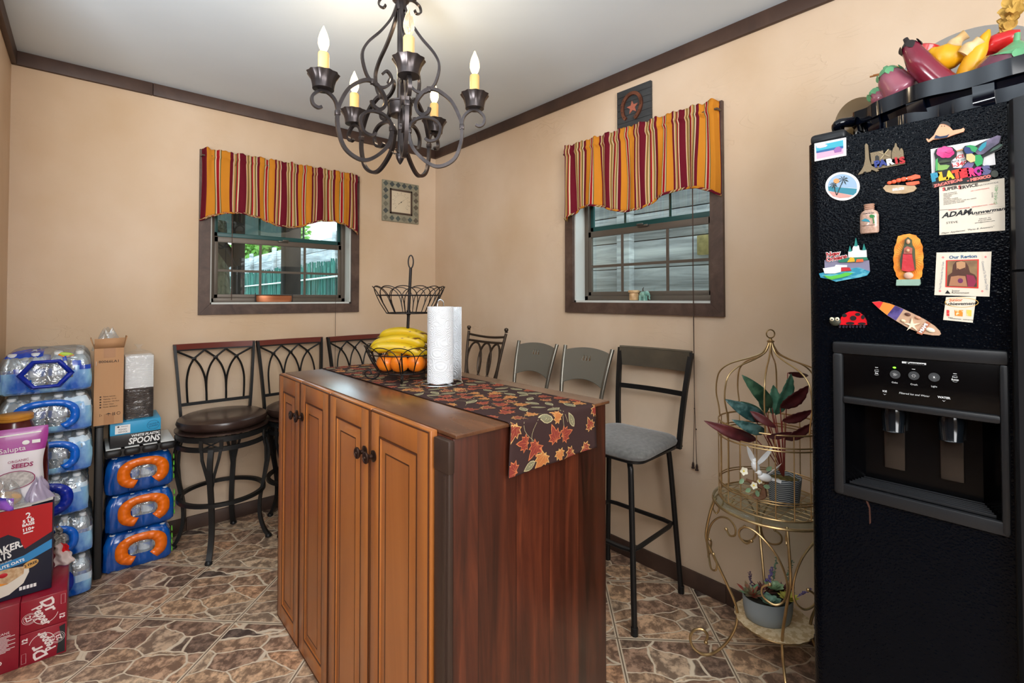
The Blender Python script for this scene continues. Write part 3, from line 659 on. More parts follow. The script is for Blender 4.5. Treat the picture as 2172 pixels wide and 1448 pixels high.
for i in range(5):
    a = R(ax0+i*72); up = (-math.sin(a), math.cos(a), 0); lit = i != 4
    m = MB()
    main = [(.036, 1.90), (.030, 1.876), (.046, 1.817), (.0965, 1.766), (.142, 1.752), (.193, 1.78), (.216, 1.84), (.218, 1.895), (.207, 1.936), (.179, 1.987), (.133, 2.023), (.10, 2.028), (.075, 2.010), (.056, 1.978), (.060, 1.950), (.078, 1.936), (.098, 1.945), (.104, 1.962)]
    m.bar(rz_path(main, a), .0125, .0115, up=up)
    m.bar(rz_path([(.030, 1.876), (.041, 1.908), (.0735, 1.926), (.115, 1.922), (.142, 1.895), (.133, 1.853), (.105, 1.842), (.088, 1.852)], a), .012, .009, up=up)
    m.bar(rz_path([(.217, 1.890), (.225, 1.928), (.246, 1.950), (.272, 1.953), (.297, 1.930), (.296, 1.906), (.281, 1.896), (.268, 1.901)], a), .012, .009, up=up)
    for (r_, z_) in ((.2185, 1.893), (.0315, 1.880)): m.box(r_-.008, r_+.008, -.0085, .0085, z_-.009, z_+.009, bev=.002, M=Matrix.Rotation(a, 4, 'Z'))
    arm = m.build('arm', IRON, ch)
    m = MB(); ly = [(.010, 2.345), (.020, 2.31), (.037, 2.267), (.0735, 2.212), (.1195, 2.157), (.138, 2.11), (.124, 2.05), (.098, 2.022), (.066, 2.016), (.040, 2.035), (.034, 2.06), (.050, 2.078), (.066, 2.064)]
    m.bar(rz_path(ly, a), .011, .0085, up=up); m.box(.094, .108, -.008, .008, 2.018, 2.036, bev=.002, M=Matrix.Rotation(a, 4, 'Z')); m.build('lyre_bar', IRON, ch)
    m = MB(); m.bar(rz_path([(.012, 2.31), (.022, 2.345), (.045, 2.362), (.072, 2.352), (.078, 2.33), (.062, 2.32), (.053, 2.331)], a+R(36)), .011, .005, up=(-math.sin(a+R(36)), math.cos(a+R(36)), 0)); m.build('top_scroll', IRON, ch)
    C0 = Matrix.Translation((.264*math.cos(a), .264*math.sin(a), 0))
    fl = lambda q, kx: 1+(.045*math.sin(q*11) if kx in (3, 4, 5) else 0)
    m = MB(C0); m.lathe([(.010, 1.957), (.033, 1.958), (.0345, 1.972), (.038, 1.990), (.050, 2.008), (.048, 2.0095), (.036, 1.992), (.031, 1.968), (.008, 1.964)], 44, rf=fl); m.build('drip_cup', IRON, arm)
    m = MB(C0); m.lathe([(.017, 1.962), (.0172, 2.074), (.015, 2.078), (.009, 2.079)], 18, rf=lambda q, kx: 1+.03*math.sin(3*q+i)); m.build('candle_sleeve', WAX, arm)
    m = MB(C0); m.lathe([(.0075, 2.078), (.0085, 2.084), (.0135, 2.093), (.0172, 2.106), (.0165, 2.122), (.0120, 2.139), (.0062, 2.153), (.0025, 2.162), (.0005, 2.166)], 16)
    m.build('bulb', BULBLIT if lit else BULBOFF, arm, 'glowing flame bulb' if lit else 'unlit clear flame bulb')
    if lit:
        ld = bpy.data.lights.new('bulb_light', 'POINT'); ld.energy = 1.3; ld.color = (1, .78, .52); ld.shadow_soft_size = .02
        lo = bpy.data.objects.new('bulb_light', ld); COL.objects.link(lo); lo.location = (.264*math.cos(a), .264*math.sin(a), 2.19); lo.parent = ch

# ------------------------------------------------------------------ stools
BLK = mat('stool_black_metal', (42, 42, 42), .42, metal=.55); LEATH = mat('dark_leather', (46, 32, 28), .3, noise=(9, (60, 44, 38), (1, 1, 1), .3, .7), bump=(5, .5, .008, 5), coat=.15)
MAHOG = mat('mahogany_rail', (108, 48, 38), .3, coat=.4); GUN = mat('stool_pewter', (84, 82, 76), .42, metal=.55)
def arch_stool(loc, leg_rz, seat_rz, lab):
    t = thing('bar_stool', lab, 'bar stool', (loc[0], loc[1], 0), 0, 'arch backed swivel stools along the back wall')
    def polar(pts, a, k=5): return [(p.x*math.cos(a), p.x*math.sin(a), p.y) for p in smooth([(r, z, 0) for r, z in pts], k)]
    for i in range(4):
        a = R(45+90*i+leg_rz); up = (-math.sin(a), math.cos(a), 0); m = MB()
        m.bar(polar([(.198, .548), (.214, .50), (.219, .44), (.206, .36), (.190, .28), (.178, .20), (.180, .12), (.200, .05), (.222, .012)], a), .024, .016, up=up)
        m.lathe([(.012, 0), (.017, .004), (.017, .012), (.010, .02)], 10, (.222*math.cos(a), .222*math.sin(a), 0))
        for s in (-1, 1):
            up2 = (math.cos(a), math.sin(a), 0); e = Vector((-math.sin(a), math.cos(a), 0)); rr = Vector((math.cos(a), math.sin(a), 0))
            m.bar([rr*r_+e*(s*d)+Vector((0, 0, z)) for r_, d, z in ((.200, .042, .545), (.210, .036, .50), (.208, .016, .42), (.198, .004, .35), (.188, .0, .29))], .010, .012, up=up2)
        m.build('leg', BLK, t)
    m = MB(); m.tube([(.193*math.cos(2*PI*i/48), .193*math.sin(2*PI*i/48), .27) for i in range(48)], 1, closed=True, sect=[(-.009, -.010), (.009, -.010), (.009, .010), (-.009, .010)], up=(0, 0, 1)); m.build('foot_ring', BLK, t)
    m = MB()
    for zz, hh in ((.545, .011), (.592, .013)): m.tube([(.202*math.cos(2*PI*i/48), .202*math.sin(2*PI*i/48), zz) for i in range(48)], 1, closed=True, sect=[(-hh, -.006), (hh, -.006), (hh, .006), (-hh, .006)], up=(0, 0, 1))
    for i in range(4):
        a = R(45+90*i+leg_rz); Q = Matrix.Rotation(a, 4, 'Z')
        m.box(.196, .206, -.052, -.036, .545, .592, M=Q); m.box(.196, .206, .036, .052, .545, .592, M=Q)
        m.bar([Q@Vector((.203, -.038, .551)), Q@Vector((.203, .038, .585))], .005, .005); m.bar([Q@Vector((.203, .038, .551)), Q@Vector((.203, -.038, .585))], .005, .005)
        m.box(.02, .20, -.012, .012, .595, .606, M=Q)
    m.lathe([(.06, .604), (.06, .622)], 16); m.build('swivel_base', BLK, t)
    S = Matrix.Rotation(R(seat_rz), 4, 'Z')
    m = MB(S); m.lathe([(.001, .618), (.16, .618), (.185, .622), (.202, .634), (.209, .650), (.203, .668), (.18, .679), (.14, .683), (.07, .681), (.001, .679)], 48); m.lathe([(.18, .610), (.215, .612), (.215, .620), (.18, .620)], 40, cap=False); m.build('seat', LEATH, t)
    # back: two posts, wood top rail, lower rail, gothic tracery
    def bp(x, z):  # point on the leaning, gently curved back
        tt = (z-.64)/.4; return Vector((x*(.165+.028*tt)/.19, .175+.01*tt+.035*tt*tt-.022*(x/.19)**2*0+.02*(1-(x/.19)**2)*tt, z))
    m = MB(S)
    for s in (-1, 1):
        m.bar([(s*.15, .13, .614), (s*.160, .168, .614), (s*.164, .178, .64)]+[bp(s*.19, .66+i*.0375) for i in range(11)], .013, .024, up=(1, 0, 0))
    m.bar([bp(-.19+.38*i/12, .715) for i in range(13)], .016, .010, up=(0, 0, 1)); m.bar([bp(-.19+.38*i/12, 1.003) for i in range(13)], .008, .010, up=(0, 0, 1))
    m.build('back_frame', BLK, t)
    m = MB(S); m.bar([bp(-.195+.39*i/14, 1.022+.004*math.sin(PI*i/14)*0) for i in range(15)], .030, .020, up=(0, 0, 1)); m.build('top_rail', MAHOG, t, 'reddish mahogany top rail')
    m = MB(S); nd = [-.105, 0, .105]; zn = .955; bt = [-.15, -.052, .052, .15]
    zz_ = [(-.18, .998), (nd[0], zn), (-.052, .998), (nd[1], zn), (.052, .998), (nd[2], zn), (.18, .998)]
    for (p, q) in zip(zz_, zz_[1:]): m.bar([bp(*p), bp((p[0]+q[0])/2, (p[1]+q[1])/2), bp(*q)], .008, .007)
    for i, x in enumerate(nd):
        for b_ in (bt[i], bt[i+1]):
            m.bar([bp(p.x, p.y) for p in smooth([(x, zn), (x+(b_-x)*.55, zn-.045), (x+(b_-x)*.92, zn-.11), (b_, zn-.18), (b_, .72)], 4)], .008, .007)
        q = bp(x, zn); m.box(q.x-.011, q.x+.011, q.y-.006, q.y+.006, q.z-.004, q.z+.004, bev=.001)
    m.build('tracery', BLK, t)
    return t
arch_stool((.553, 2.930), 20, 0, 'arch backed swivel stool with dark leather seat, nearest the blue drink packs')
arch_stool((.972, 2.925), -6, 5, 'arch backed swivel stool half hidden behind the far left island corner')
arch_stool((1.390, 2.925), 12, 7, 'arch backed swivel stool directly behind the fruit basket')

def tube_stool_base(t, hw, zs, M_, rf=.30, shift=0):
    for i, (sx, sy) in enumerate(((-1, -1), (1, -1), (1, 1), (-1, 1))):
        m = MB(); m.tube(smooth([(sx*.05, sy*.05, zs-.012), (sx*hw*.62, sy*hw*.62, zs-.016), (sx*hw*.78, sy*hw*.78, zs-.045), (sx*hw*.84, sy*hw*.84, zs-.12), (sx*hw, sy*hw, .002)], 5), .0115, 10); m.lathe([(.014, 0), (.014, .03), (.0115, .032)], 10, (sx*hw, sy*hw, 0)); m.build('leg', M_, t)
    k = hw*(.84+.16*(zs-.12-rf)/(zs-.12))-.004; c = k*.72; P = []
    for (sx, sy) in ((-1, -1), (1, -1), (1, 1), (-1, 1)):
        a, b = ((sx*k, sy*c), (sx*c, sy*k)) if sx*sy > 0 else ((sx*c, sy*k), (sx*k, sy*c))
        P += [(a[0], a[1], rf), (sx*k*.955, sy*k*.955, rf), (b[0], b[1], rf)]
    m = MB(); m.tube(P, .0095, 8, closed=True); m.build('foot_rail', M_, t)
GREYF = mat('grey_suede_seat', (88, 86, 83), .95, sheen=.3, noise=(60, (108, 106, 102), (1, 1, 1), .35, .7), bump=(220, .3, .0008))
t = thing('bar_stool', 'black tube bar stool with grey padded seat and slatted back, right of the island', 'bar stool', (1.764, 1.285, 0), -87)
BLK2 = mat('stool_black_tube', (34, 32, 31), .4, metal=.4); tube_stool_base(t, .19, .665, BLK2)
def rr_pts(hx, hy, r_, n=6, taper=0):
    out = []
    for cx_, cy_, a0 in ((hx-r_, hy-r_, 0), (-hx+r_, hy-r_, 90), (-hx+r_, -hy+r_, 180), (hx-r_, -hy+r_, 270)):
        for i in range(n+1):
            a = R(a0+90*i/n); x = cx_+r_*math.cos(a); y = cy_+r_*math.sin(a); out.append((x*(1+taper*y/hy), y))
    return out
def cushion(m, hx, hy, r_, z0, z1, off=(0, 0), dome=.01, taper=0):
    prof = [(.90, z0), (.985, z0+.25*(z1-z0)), (1, z0+.5*(z1-z0)), (.975, z0+.8*(z1-z0)), (.92, z1-.002), (.7, z1+dome*.6), (.35, z1+dome), (.01, z1+dome)]
    base = rr_pts(hx, hy, r_, 8, taper); n = len(base); vs = []; fs = []
    for k, z in prof: vs += [(x*k+off[0], y*k+off[1], z) for x, y in base]
    for i in range(len(prof)-1):
        for j in range(n): fs.append((i*n+j, i*n+(j+1) % n, (i+1)*n+(j+1) % n, (i+1)*n+j))
    fs.append(tuple(range(n))[::-1]); fs.append(tuple((len(prof)-1)*n+j for j in range(n))); m.add(vs, fs, 0, True)
m = MB(); cushion(m, .188, .19, .07, .655, .695, (.035, -.02), .008, -.06); m.build('seat', GREYF, t, 'grey padded seat')
m = MB(); m.prism(rr_pts(.175, .17, .05), .645, .654, M=T(.035, -.02, 0)); m.build('seat_pan', BLK2, t)
m = MB()
def bq(x, z): tt = (z-.62)/.42; return Vector((x*(.15+.03*tt)/.18+.05, .155+.012*tt+.05*tt*tt+.018*(1-(x/.18)**2), z))
for s in (-1, 1): m = MB(); m.bar([bq(s*.18, .635+i*.041) for i in range(11)], .020, .017, up=(1, 0, 0)); m.bar([(s*.12+.05, .10, .645), (s*.155+.05, .17, .643)], .02, .01); m.build('back_post', BLK2, t)
m = MB(); m.bar([bq(-.18+.36*i/12, 1.005) for i in range(13)], .085, .006, up=(0, 0, 1)); m.tube([bq(-.183+.366*i/12, 1.049) for i in range(13)], .006, 8)
m.build('top_slat', mat('stool_brushed_slat', (112, 102, 86), .42, metal=.45, noise=(6, (80, 76, 68), (1, 1, 1), .3, .7)), t)
m = MB(); m.bar([bq(-.178+.356*i/12, .868) for i in range(13)], .022, .006, up=(0, 0, 1)); m.build('lower_slat', BLK2, t)

def drop_stool(loc, lab):
    t = thing('bar_stool', lab, 'bar stool', (loc[0], loc[1], 0), -90, 'grey stools with teardrop cutouts along the right wall')
    tube_stool_base(t, .14, .62, GUN)
    m = MB(); cushion(m, .15, .17, .06, .61, .645, (0, 0)); m.build('seat', mat('charcoal_vinyl', (58, 56, 54), .5), t)
    def bb(x, z): tt = (z-.62)/.41; return Vector((x*(.115+.042*tt)/.157, .14+.02*tt+.06*tt*tt+.012*(1-(x/.157)**2), z))
    for s in (-1, 1): m = MB(); m.tube([(s*.09, .08, .612), (s*.112, .13, .612)]+[bb(s*.157, .62+i*.041) for i in range(11)], .0105, 10); m.build('back_post', mat('stool_satin_post', (120, 116, 106), .32, metal=.8), t)
    # curved sheet panel with three teardrop holes: a grid with the hole cells dropped
    nx, nz = 84, 60
    def inh(x, z):
        for cx_ in (-.021, 0, .021):
            dx = abs(x-cx_); dz = z-.972
            if -.012 <= dz <= .020:
                w_ = .0068*math.sqrt(max(0, 1-((dz+.004)/.009)**2)) if dz < -.001 else .0062*(1-(dz+.001)/.021)
                if dx < w_: return True
        return False
    def pz(u, v):
        x = -.15+.30*u; s_ = 1-(x/.15)**2
        z0 = .838+.030*s_; z1 = 1.008+.020*s_; return x, z0+(z1-z0)*v
    m = MB(); vs = [bb(*pz(i/nx, j/nz))-Vector((0, .004, 0)) for i in range(nx+1) for j in range(nz+1)]; fs = []
    for i in range(nx):
        for j in range(nz):
            if not inh(*pz((i+.5)/nx, (j+.5)/nz)): fs.append((i*(nz+1)+j, (i+1)*(nz+1)+j, (i+1)*(nz+1)+j+1, i*(nz+1)+j+1))
    m.add(vs, fs, 0, True); m.build('back_panel', mat('stool_grey_sheet', (122, 119, 109), .42, metal=.35), t, solid=.0025)
    return t
drop_stool((1.745, 1.624), 'grey teardrop backed stool next to the slatted back stool')
drop_stool((1.745, 2.000), 'grey teardrop backed stool next to the oval backed stool')

t = thing('bar_stool', 'bronze metal stool with ovals and ball finials in its back, behind the paper towels', 'bar stool', (1.70, 2.415, 0), -90)
BRZ = mat('stool_bronze', (72, 60, 50), .4, metal=.65)
tube_stool_base(t, .17, .62, BRZ)
m = MB(); cushion(m, .18, .17, .08, .61, .645, (0, 0)); m.build('seat', mat('tan_vinyl', (120, 94, 68), .5), t)
def bo(x, z): tt = (z-.62)/.45; return Vector((x*(.13+.06*tt)/.19, .15+.03*tt+.04*tt*tt+.02*(1-(x/.19)**2), z))
m = MB()
for s in (-1, 1):
    m.tube([(s*.10, .08, .612), (s*.128, .14, .612)]+[bo(s*.19, .62+i*.045) for i in range(11)], .009, 10)
    q = bo(s*.19, 1.075); m.lathe([(.009, 0), (.012, .003), (.007, .006), (.011, .010), (.014, .018), (.011, .027), (.001, .031)], 12, q)
m.tube([bo(-.19+.38*i/14, 1.050-.012*math.sin(PI*i/14)) for i in range(15)], .0075, 8); m.tube([bo(-.185+.37*i/14, 1.012-.006*math.sin(PI*i/14)) for i in range(15)], .0075, 8)
m.tube([bo(-.16+.32*i/14, .735) for i in range(15)], .0075, 8)
m.build('back_frame', BRZ, t)
for cx_ in (-.112, 0, .112):
    m = MB(); m.tube([bo(cx_+.070*math.cos(2*PI*i/28), .878+.122*math.sin(2*PI*i/28))-Vector((0, .0, 0)) for i in range(28)], .0068, 8, closed=True); m.build('back_oval', BRZ, t)

# ------------------------------------------------------------------ table runner
RX0, RX1 = .772, 1.094; YE, YO = IY0-.004, IY1+.004      # worktop edges it drapes over
zt = ISL_Z+.0028; rad = .010; flat = YO-YE; drop = .112; dropf = .16
def runner(s, t, h=0):
    """s across (0..width), t along from the near hem; h = height above the cloth"""
    x = RX0+s
    a = drop; arc = rad*PI/2
    wob = .002*math.sin(s*40+1)+.0015*math.sin(s*17)
    if t < a: return Vector((x+.012*(a-t)/a*(-1 if s < .1 else .0), YE-rad-.001-h-.004*((a-t)/a)-wob*((a-t)/a), zt-rad-(a-t)-.006*(1-s/.32)*((a-t)/a)))
    if t < a+arc: q = (t-a)/rad; return Vector((x, YE-(rad+h)*math.cos(q)*1.0+0.0-.001+.001*q, zt-rad+(rad+h)*math.sin(q)))
    if t < a+arc+flat: return Vector((x, YE+(t-a-arc), zt+h+.0006*math.sin(s*50+t*9)))
    q = t-a-arc-flat
    if q < arc: q /= rad; return Vector((x, YO+(rad+h)*math.sin(q), zt-rad+(rad+h)*math.cos(q)))
    return Vector((x, YO+rad+h, zt-rad-(q-arc)))
LW = RX1-RX0; LT = drop+rad*PI+flat+dropf
RUNC = mat('runner_dark_brown', (60, 42, 40), .9, spec=.2, bump=(400, .4, .0006))
m = MB(); m.grid(lambda u, v: runner(u*LW, v*LT), 24, 260)
rn = m.build('table_runner', [RUNC, mat('leaf_rust', (132, 50, 38), .8), mat('leaf_orange_line', (196, 112, 66), .8), mat('leaf_gold', (176, 106, 54), .8), mat('leaf_gold_line', (206, 160, 96), .8), mat('leaf_olive', (122, 116, 88), .8), mat('leaf_olive_line', (186, 172, 130), .8)], None, solid=.0014)
tag(rn, 'dark brown table runner with autumn leaf pattern on the island top', 'table runner')
m = MB(); rnd = random.Random(11)
MAPLE = [(0, -.45), (.10, -.30), (.42, -.38), (.36, -.20), (.62, -.02), (.40, .06), (.44, .34), (.22, .26), (.16, .52), (0, .82), (-.16, .52), (-.22, .26), (-.44, .34), (-.40, .06), (-.62, -.02), (-.36, -.20), (-.42, -.38), (-.10, -.30)]
OVAL = [(0, -.7), (.2, -.5), (.34, -.15), (.32, .2), (.18, .52), (0, .8), (-.18, .52), (-.32, .2), (-.34, -.15), (-.2, -.5)]
def leafshape(m, sh, cx, cy, size, ang, c_in, c_out, hh):
    ca, sa = math.cos(ang), math.sin(ang)
    def put(sc, mi, h):
        pts = []
        for x, y in sh:
            s = cx+(x*ca-y*sa)*size*sc; t = cy+(x*sa+y*ca)*size*sc
            pts.append((min(max(s, .001), LW-.001), min(max(t, .001), LT-.001)))
        vs = [runner(cx if 0 < cx < LW else min(max(cx, .001), LW-.001), cy, h)]+[runner(a, b, h) for a, b in pts]
        mids = [runner((pts[i][0]+cx)/2, (pts[i][1]+cy)/2, h) for i in range(len(pts))]; n = len(pts)
        vs += mids; f = []
        for i in range(n): j = (i+1) % n; f += [(1+i, 1+j, 1+n+j, 1+n+i), (0, 1+n+i, 1+n+j)]
        m.add(vs, f, mi)
    put(1.0, c_out, hh); put(.84, c_in, hh+.00025)
    for (x, y) in ([(0, .7), (.4, .26), (-.4, .26), (.5, -.02), (-.5, -.02)] if sh is MAPLE else [(0, .65), (.2, .3), (-.2, .3), (.24, 0), (-.24, 0)]):
        o0 = (0, -.4) if sh is MAPLE else (0, y-.28)
        if sh is OVAL and x == 0: o0 = (0, -.6)
        P = [(cx+(a*ca-b*sa)*size*.8, cy+(a*sa+b*ca)*size*.8) for a, b in (o0, (x, y))]
        d = Vector((P[1][0]-P[0][0], P[1][1]-P[0][1])); e = Vector((-d.y, d.x)).normalized()*.0006
        q = [(P[0][0]+e.x, P[0][1]+e.y), (P[1][0], P[1][1]), (P[0][0]-e.x, P[0][1]-e.y)]
        q = [(min(max(a, .001), LW-.001), min(max(b, .001), LT-.001)) for a, b in q]
        m.add([runner(a, b, hh+.0005) for a, b in q], [(0, 1, 2)], c_out)
kinds = [(MAPLE, 0, 1), (MAPLE, 0, 3), (OVAL, 4, 5), (MAPLE, 0, 1), (OVAL, 4, 5), (MAPLE, 2, 3)]
k = 0; pitch = .046
for j in range(int(LT/pitch)):
    for i in range(7):
        cx = .012+i*.052+(.026 if j % 2 else 0)+rnd.uniform(-.010, .010); cy = .012+j*pitch+rnd.uniform(-.010, .010)
        if cx > LW: continue
        sh, ci, co = kinds[rnd.randrange(6)]
        if rnd.random() < .06: continue
        leafshape(m, sh, cx, cy, rnd.uniform(.033, .043) if sh is MAPLE else rnd.uniform(.028, .036), rnd.uniform(0, 6.28), ci, co, .0012+.0006*(k % 3)/3); k += 1
for j in range(46):
    s0, t0 = rnd.uniform(.02, LW-.02), rnd.uniform(.01, LT-.12); am = rnd.uniform(-.04, .04); vs = []
    for i in range(9): q = i/8; s = min(max(s0+am*math.sin(q*3), .003), LW-.003); vs += [runner(s, t0+q*.08, .0011), runner(s+.0011, t0+q*.08, .0011)]
    m.add(vs, [(2*i, 2*i+1, 2*i+3, 2*i+2) for i in range(8)], 5)
_m = [bpy.data.materials[n] for n in ('leaf_rust', 'leaf_orange_line', 'leaf_gold', 'leaf_gold_line', 'leaf_olive', 'leaf_olive_line')]
m.build('leaf_pattern', _m, rn)

# ------------------------------------------------------------------ two tier fruit basket, fruit, paper towels
WIRE = mat('black_wire', (34, 28, 26), .45, metal=.5)
RB = ISL_Z+.0042
fbx, fby = .900, 1.620
fb = thing('fruit_basket', 'two tier black wire fruit basket with looped rims on the table runner', 'fruit basket', (fbx, fby, RB))
Rv = Vector((.749, -.6625, 0)); Fv = Vector((.6625, .749, 0)); lean = lambda z: Rv*(.020*z/.45)
def tier(z0, z1, r0, r1, n, zr, off, name):
    m = MB(); O = off
    def RR(h): return r0+(r1-r0)*(h**.8)
    for k in range(n):
        a0 = 2*PI*k/n; d = 2*PI/n; P = []
        for i in range(19):
            s = i/18; h = max(0, math.sin(PI*s))**.55; a = a0+d*(1-math.cos(PI*s)); q = RR(h); P.append(O+Vector((q*math.cos(a), q*math.sin(a), z0+(z1-z0)*h)))
        m.tube(P, .0017, 5)
    for zz, th in ((z0, .0024), (zr, .0022)):
        q = RR((zz-z0)/(z1-z0)); m.tube([O+Vector((q*math.cos(2*PI*i/40), q*math.sin(2*PI*i/40), zz)) for i in range(40)], th, 6, closed=True)
    m.build(name, WIRE, fb); m = MB()
    for i in range(9): y = -.8*r0+i*.2*r0; c = math.sqrt(max(0, r0*r0-y*y)); m.tube([O+Vector((-c, y, z0)), O+Vector((c, y, z0))], .0014, 5)
    m.lathe([(.03, z0-.002), (.03, z0+.001)], 16, O); m.build('basket_floor', WIRE, fb)
tier(.030, .128, .098, .149, 14, .098, Vector((0, 0, 0)), 'lower_basket')
tier(.246, .345, .082, .133, 14, .312, lean(.29), 'upper_basket')
m = MB(); m.tube([lean(z)+Vector((0, 0, z)) for z in (.03, .2, .414)], .0055, 10); m.lathe([(.0075, .238), (.0075, .256)], 10, lean(.25)); m.build('pole', WIRE, fb)
m = MB(); m.tube([lean(.42)+Rv*(.0095*math.sin(2*PI*i/24))+Vector((0, 0, .438-.024*math.cos(2*PI*i/24))) for i in range(24)], .0026, 8, closed=True); m.build('handle_ring', WIRE, fb)
for i in range(4):
    a = math.atan2(-Rv.y, -Rv.x)+i*PI/2+.12; e = Vector((math.cos(a), math.sin(a), 0))
    sc = [(.135, .110), (.128, .08), (.098, .035), (.100, .012), (.122, .003), (.142, .010), (.147, .026), (.134, .034), (.124, .024), (.131, .017)]
    m = MB(); m.tube([e*p.x+Vector((0, 0, p.y)) for p in smooth([(r_, z_, 0) for r_, z_ in sc], 5)], .0029, 7); m.build('leg', WIRE, fb)
ORG = mat('mandarin_peel', (238, 120, 20), .38, noise=(8, (246, 142, 34), (1, 1, 1), .3, .7), bump=(260, .35, .0008), coat=.2, sss=.1)
labs = ['mandarin lowest left in the wire basket', 'middle mandarin of the row in the wire basket', 'right mandarin beside the paper towels in the wire basket', 'mandarin at the back of the lower wire basket', 'mandarin hidden behind the paper towels in the basket']
for i, (u, v) in enumerate(((-.064, -.035), (-.008, -.058), (.049, -.045), (.0, .050), (.064, .022))):
    t = thing('mandarin', 'orange '+labs[i], 'mandarin', tuple(Vector((fbx, fby, RB+.0335))+Rv*u+Fv*v), i*50, 'mandarins in the lower basket')
    MB().lathe([(.0005, 0), (.012, .0007), (.024, .007), (.032, .019), (.0345, .031), (.032, .043), (.024, .054), (.012, .0595), (.004, .060), (.0005, .0585)], 26).build('fruit', ORG, t)
    MB().lathe([(.003, .0590), (.0034, .0605), (.001, .0615)], 8).build('stem_end', mat('stem_button', (96, 110, 52), .6), t)
def banana_skin():
    m = bpy.data.materials.new('banana_skin'); nt, n, l, b = setup(m); tc = n.new('ShaderNodeTexCoord')
    a = n.new('ShaderNodeTexNoise'); a.inputs['Scale'].default_value = 9; l.new(tc.outputs['Object'], a.inputs['Vector'])
    r = n.new('ShaderNodeValToRGB'); r.color_ramp.elements[0].position = .35; r.color_ramp.elements[0].color = lin((190, 160, 14)); r.color_ramp.elements[1].position = .65; r.color_ramp.elements[1].color = lin((214, 172, 22)); l.new(a.outputs[0], r.inputs[0])
    mp = n.new('ShaderNodeMapping'); mp.inputs['Scale'].default_value = (.35, 1, 1); l.new(tc.outputs['Object'], mp.inputs[0])
    s = n.new('ShaderNodeTexNoise'); s.inputs['Scale'].default_value = 55; s.inputs['Detail'].default_value = 4; l.new(mp.outputs[0], s.inputs['Vector'])
    r2 = n.new('ShaderNodeValToRGB'); r2.color_ramp.elements[0].position = .60; r2.color_ramp.elements[0].color = (1, 1, 1, 1); r2.color_ramp.elements[1].position = .66; r2.color_ramp.elements[1].color = (.16, .08, .03, 1); l.new(s.outputs[0], r2.inputs[0])
    x = n.new('ShaderNodeMix'); x.data_type = 'RGBA'; x.blend_type = 'MULTIPLY'; x.inputs[0].default_value = 1; l.new(r.outputs[0], x.inputs[6]); l.new(r2.outputs[0], x.inputs[7]); l.new(x.outputs[2], b.inputs['Base Color']); b.inputs['Roughness'].default_value = .4
    return m
BAN = banana_skin(); BTIP = mat('banana_tip', (92, 74, 30), .7)
def banana(u, v, z, length, bend, yaw, pitch_, lab, r_=.0185, mt=BAN):
    t = thing('banana', lab, 'banana', tuple(Vector((fbx, fby, RB+z))+Rv*u+Fv*v), 0, 'bananas in the lower basket'); t.rotation_euler = (0, R(pitch_), R(-41.5+yaw))
    P = []; rad_ = []; n = 22; Rb = length/bend
    for i in range(n+1):
        s = i/n; a = (s-.5)*bend; P.append((Rb*math.sin(a), 0, -Rb*(1-math.cos(a))))
        q = 1 if .14 < s < .86 else (.30+.70*math.sin(min(s, 1-s)/.14*PI/2)); rad_.append(r_*q*(1.0 if s < .9 else .9))
    sect = [(math.cos(2*PI*k/14)*(1+.05*math.cos(5*2*PI*k/14)), math.sin(2*PI*k/14)*(1+.05*math.cos(5*2*PI*k/14))) for k in range(14)]
    m = MB(); m.tube(P, 1, sect=sect, radii=rad_, up=(0, 1, 0)); m.sm = [True]*len(m.sm); m.build('fruit', mt, t)
    e0 = Vector(P[0]); d0 = (e0-Vector(P[1])).normalized(); e1 = Vector(P[-1]); d1 = (e1-Vector(P[-2])).normalized()
    MB().tube([e0-d0*.002, e0+d0*.006], .0055, 8).build('tip', BTIP, t)
    MB().tube([e1-d1*.002, e1+d1*.012, e1+d1*.022+Vector((0, 0, .004))], .006, 8, radii=[.0065, .005, .006]).build('stem', BTIP, t)
banana(-.012, -.060, .121, .19, .75, 8, 8, 'lowest front banana on the fruit basket, speckled, by the looped rim', .0190)
banana(-.022, -.030, .147, .21, .95, -3, -2, 'middle banana of the bunch, curving down to the left basket rim', .0190)
banana(.000, .004, .172, .21, 1.05, -7, 5, 'topmost yellow banana of the bunch on the fruit basket', .0195)
banana(-.022, .045, .163, .22, 1.25, -10, -4, 'bright orange yellow banana at the back of the bunch', .0195, mat('ripe_banana', (240, 160, 30), .4, noise=(10, (232, 176, 44), (1, 1, 1), .3, .7)))
banana(.030, -.032, .110, .17, .6, 12, 0, 'banana tucked beneath the bunch beside the paper towels', .0185)

CHR = mat('chrome_wire', (205, 208, 210), .15, metal=1)
px_, py_ = .937, 1.440
ph = thing('paper_towel_holder', 'chrome wire paper towel holder with a ring base on the runner', 'paper towel holder', (px_, py_, RB))
m = MB(); m.tube([(.077*math.cos(2*PI*i/48), .077*math.sin(2*PI*i/48), .004) for i in range(48)], .0026, 8, closed=True); m.tube([(.045*math.cos(2*PI*i/36), .045*math.sin(2*PI*i/36), .006) for i in range(36)], .0022, 8, closed=True)
for a in (0, PI/2): m.tube([(-.077*math.cos(a), -.077*math.sin(a), .006), (.077*math.cos(a), .077*math.sin(a), .006)], .0024, 8)
m.build('ring_base', CHR, ph)
m = MB(); d_ = .011; m.tube([Rv*-d_+Vector((0, 0, .006)), Rv*-d_+Vector((0, 0, .280))]+[Rv*(-d_*math.cos(PI*i/10))+Vector((0, 0, .280+.016*math.sin(PI*i/10))) for i in range(1, 10)]+[Rv*d_+Vector((0, 0, .280)), Rv*d_+Vector((0, 0, .006))], .0022, 8); m.build('upright_loop', CHR, ph)
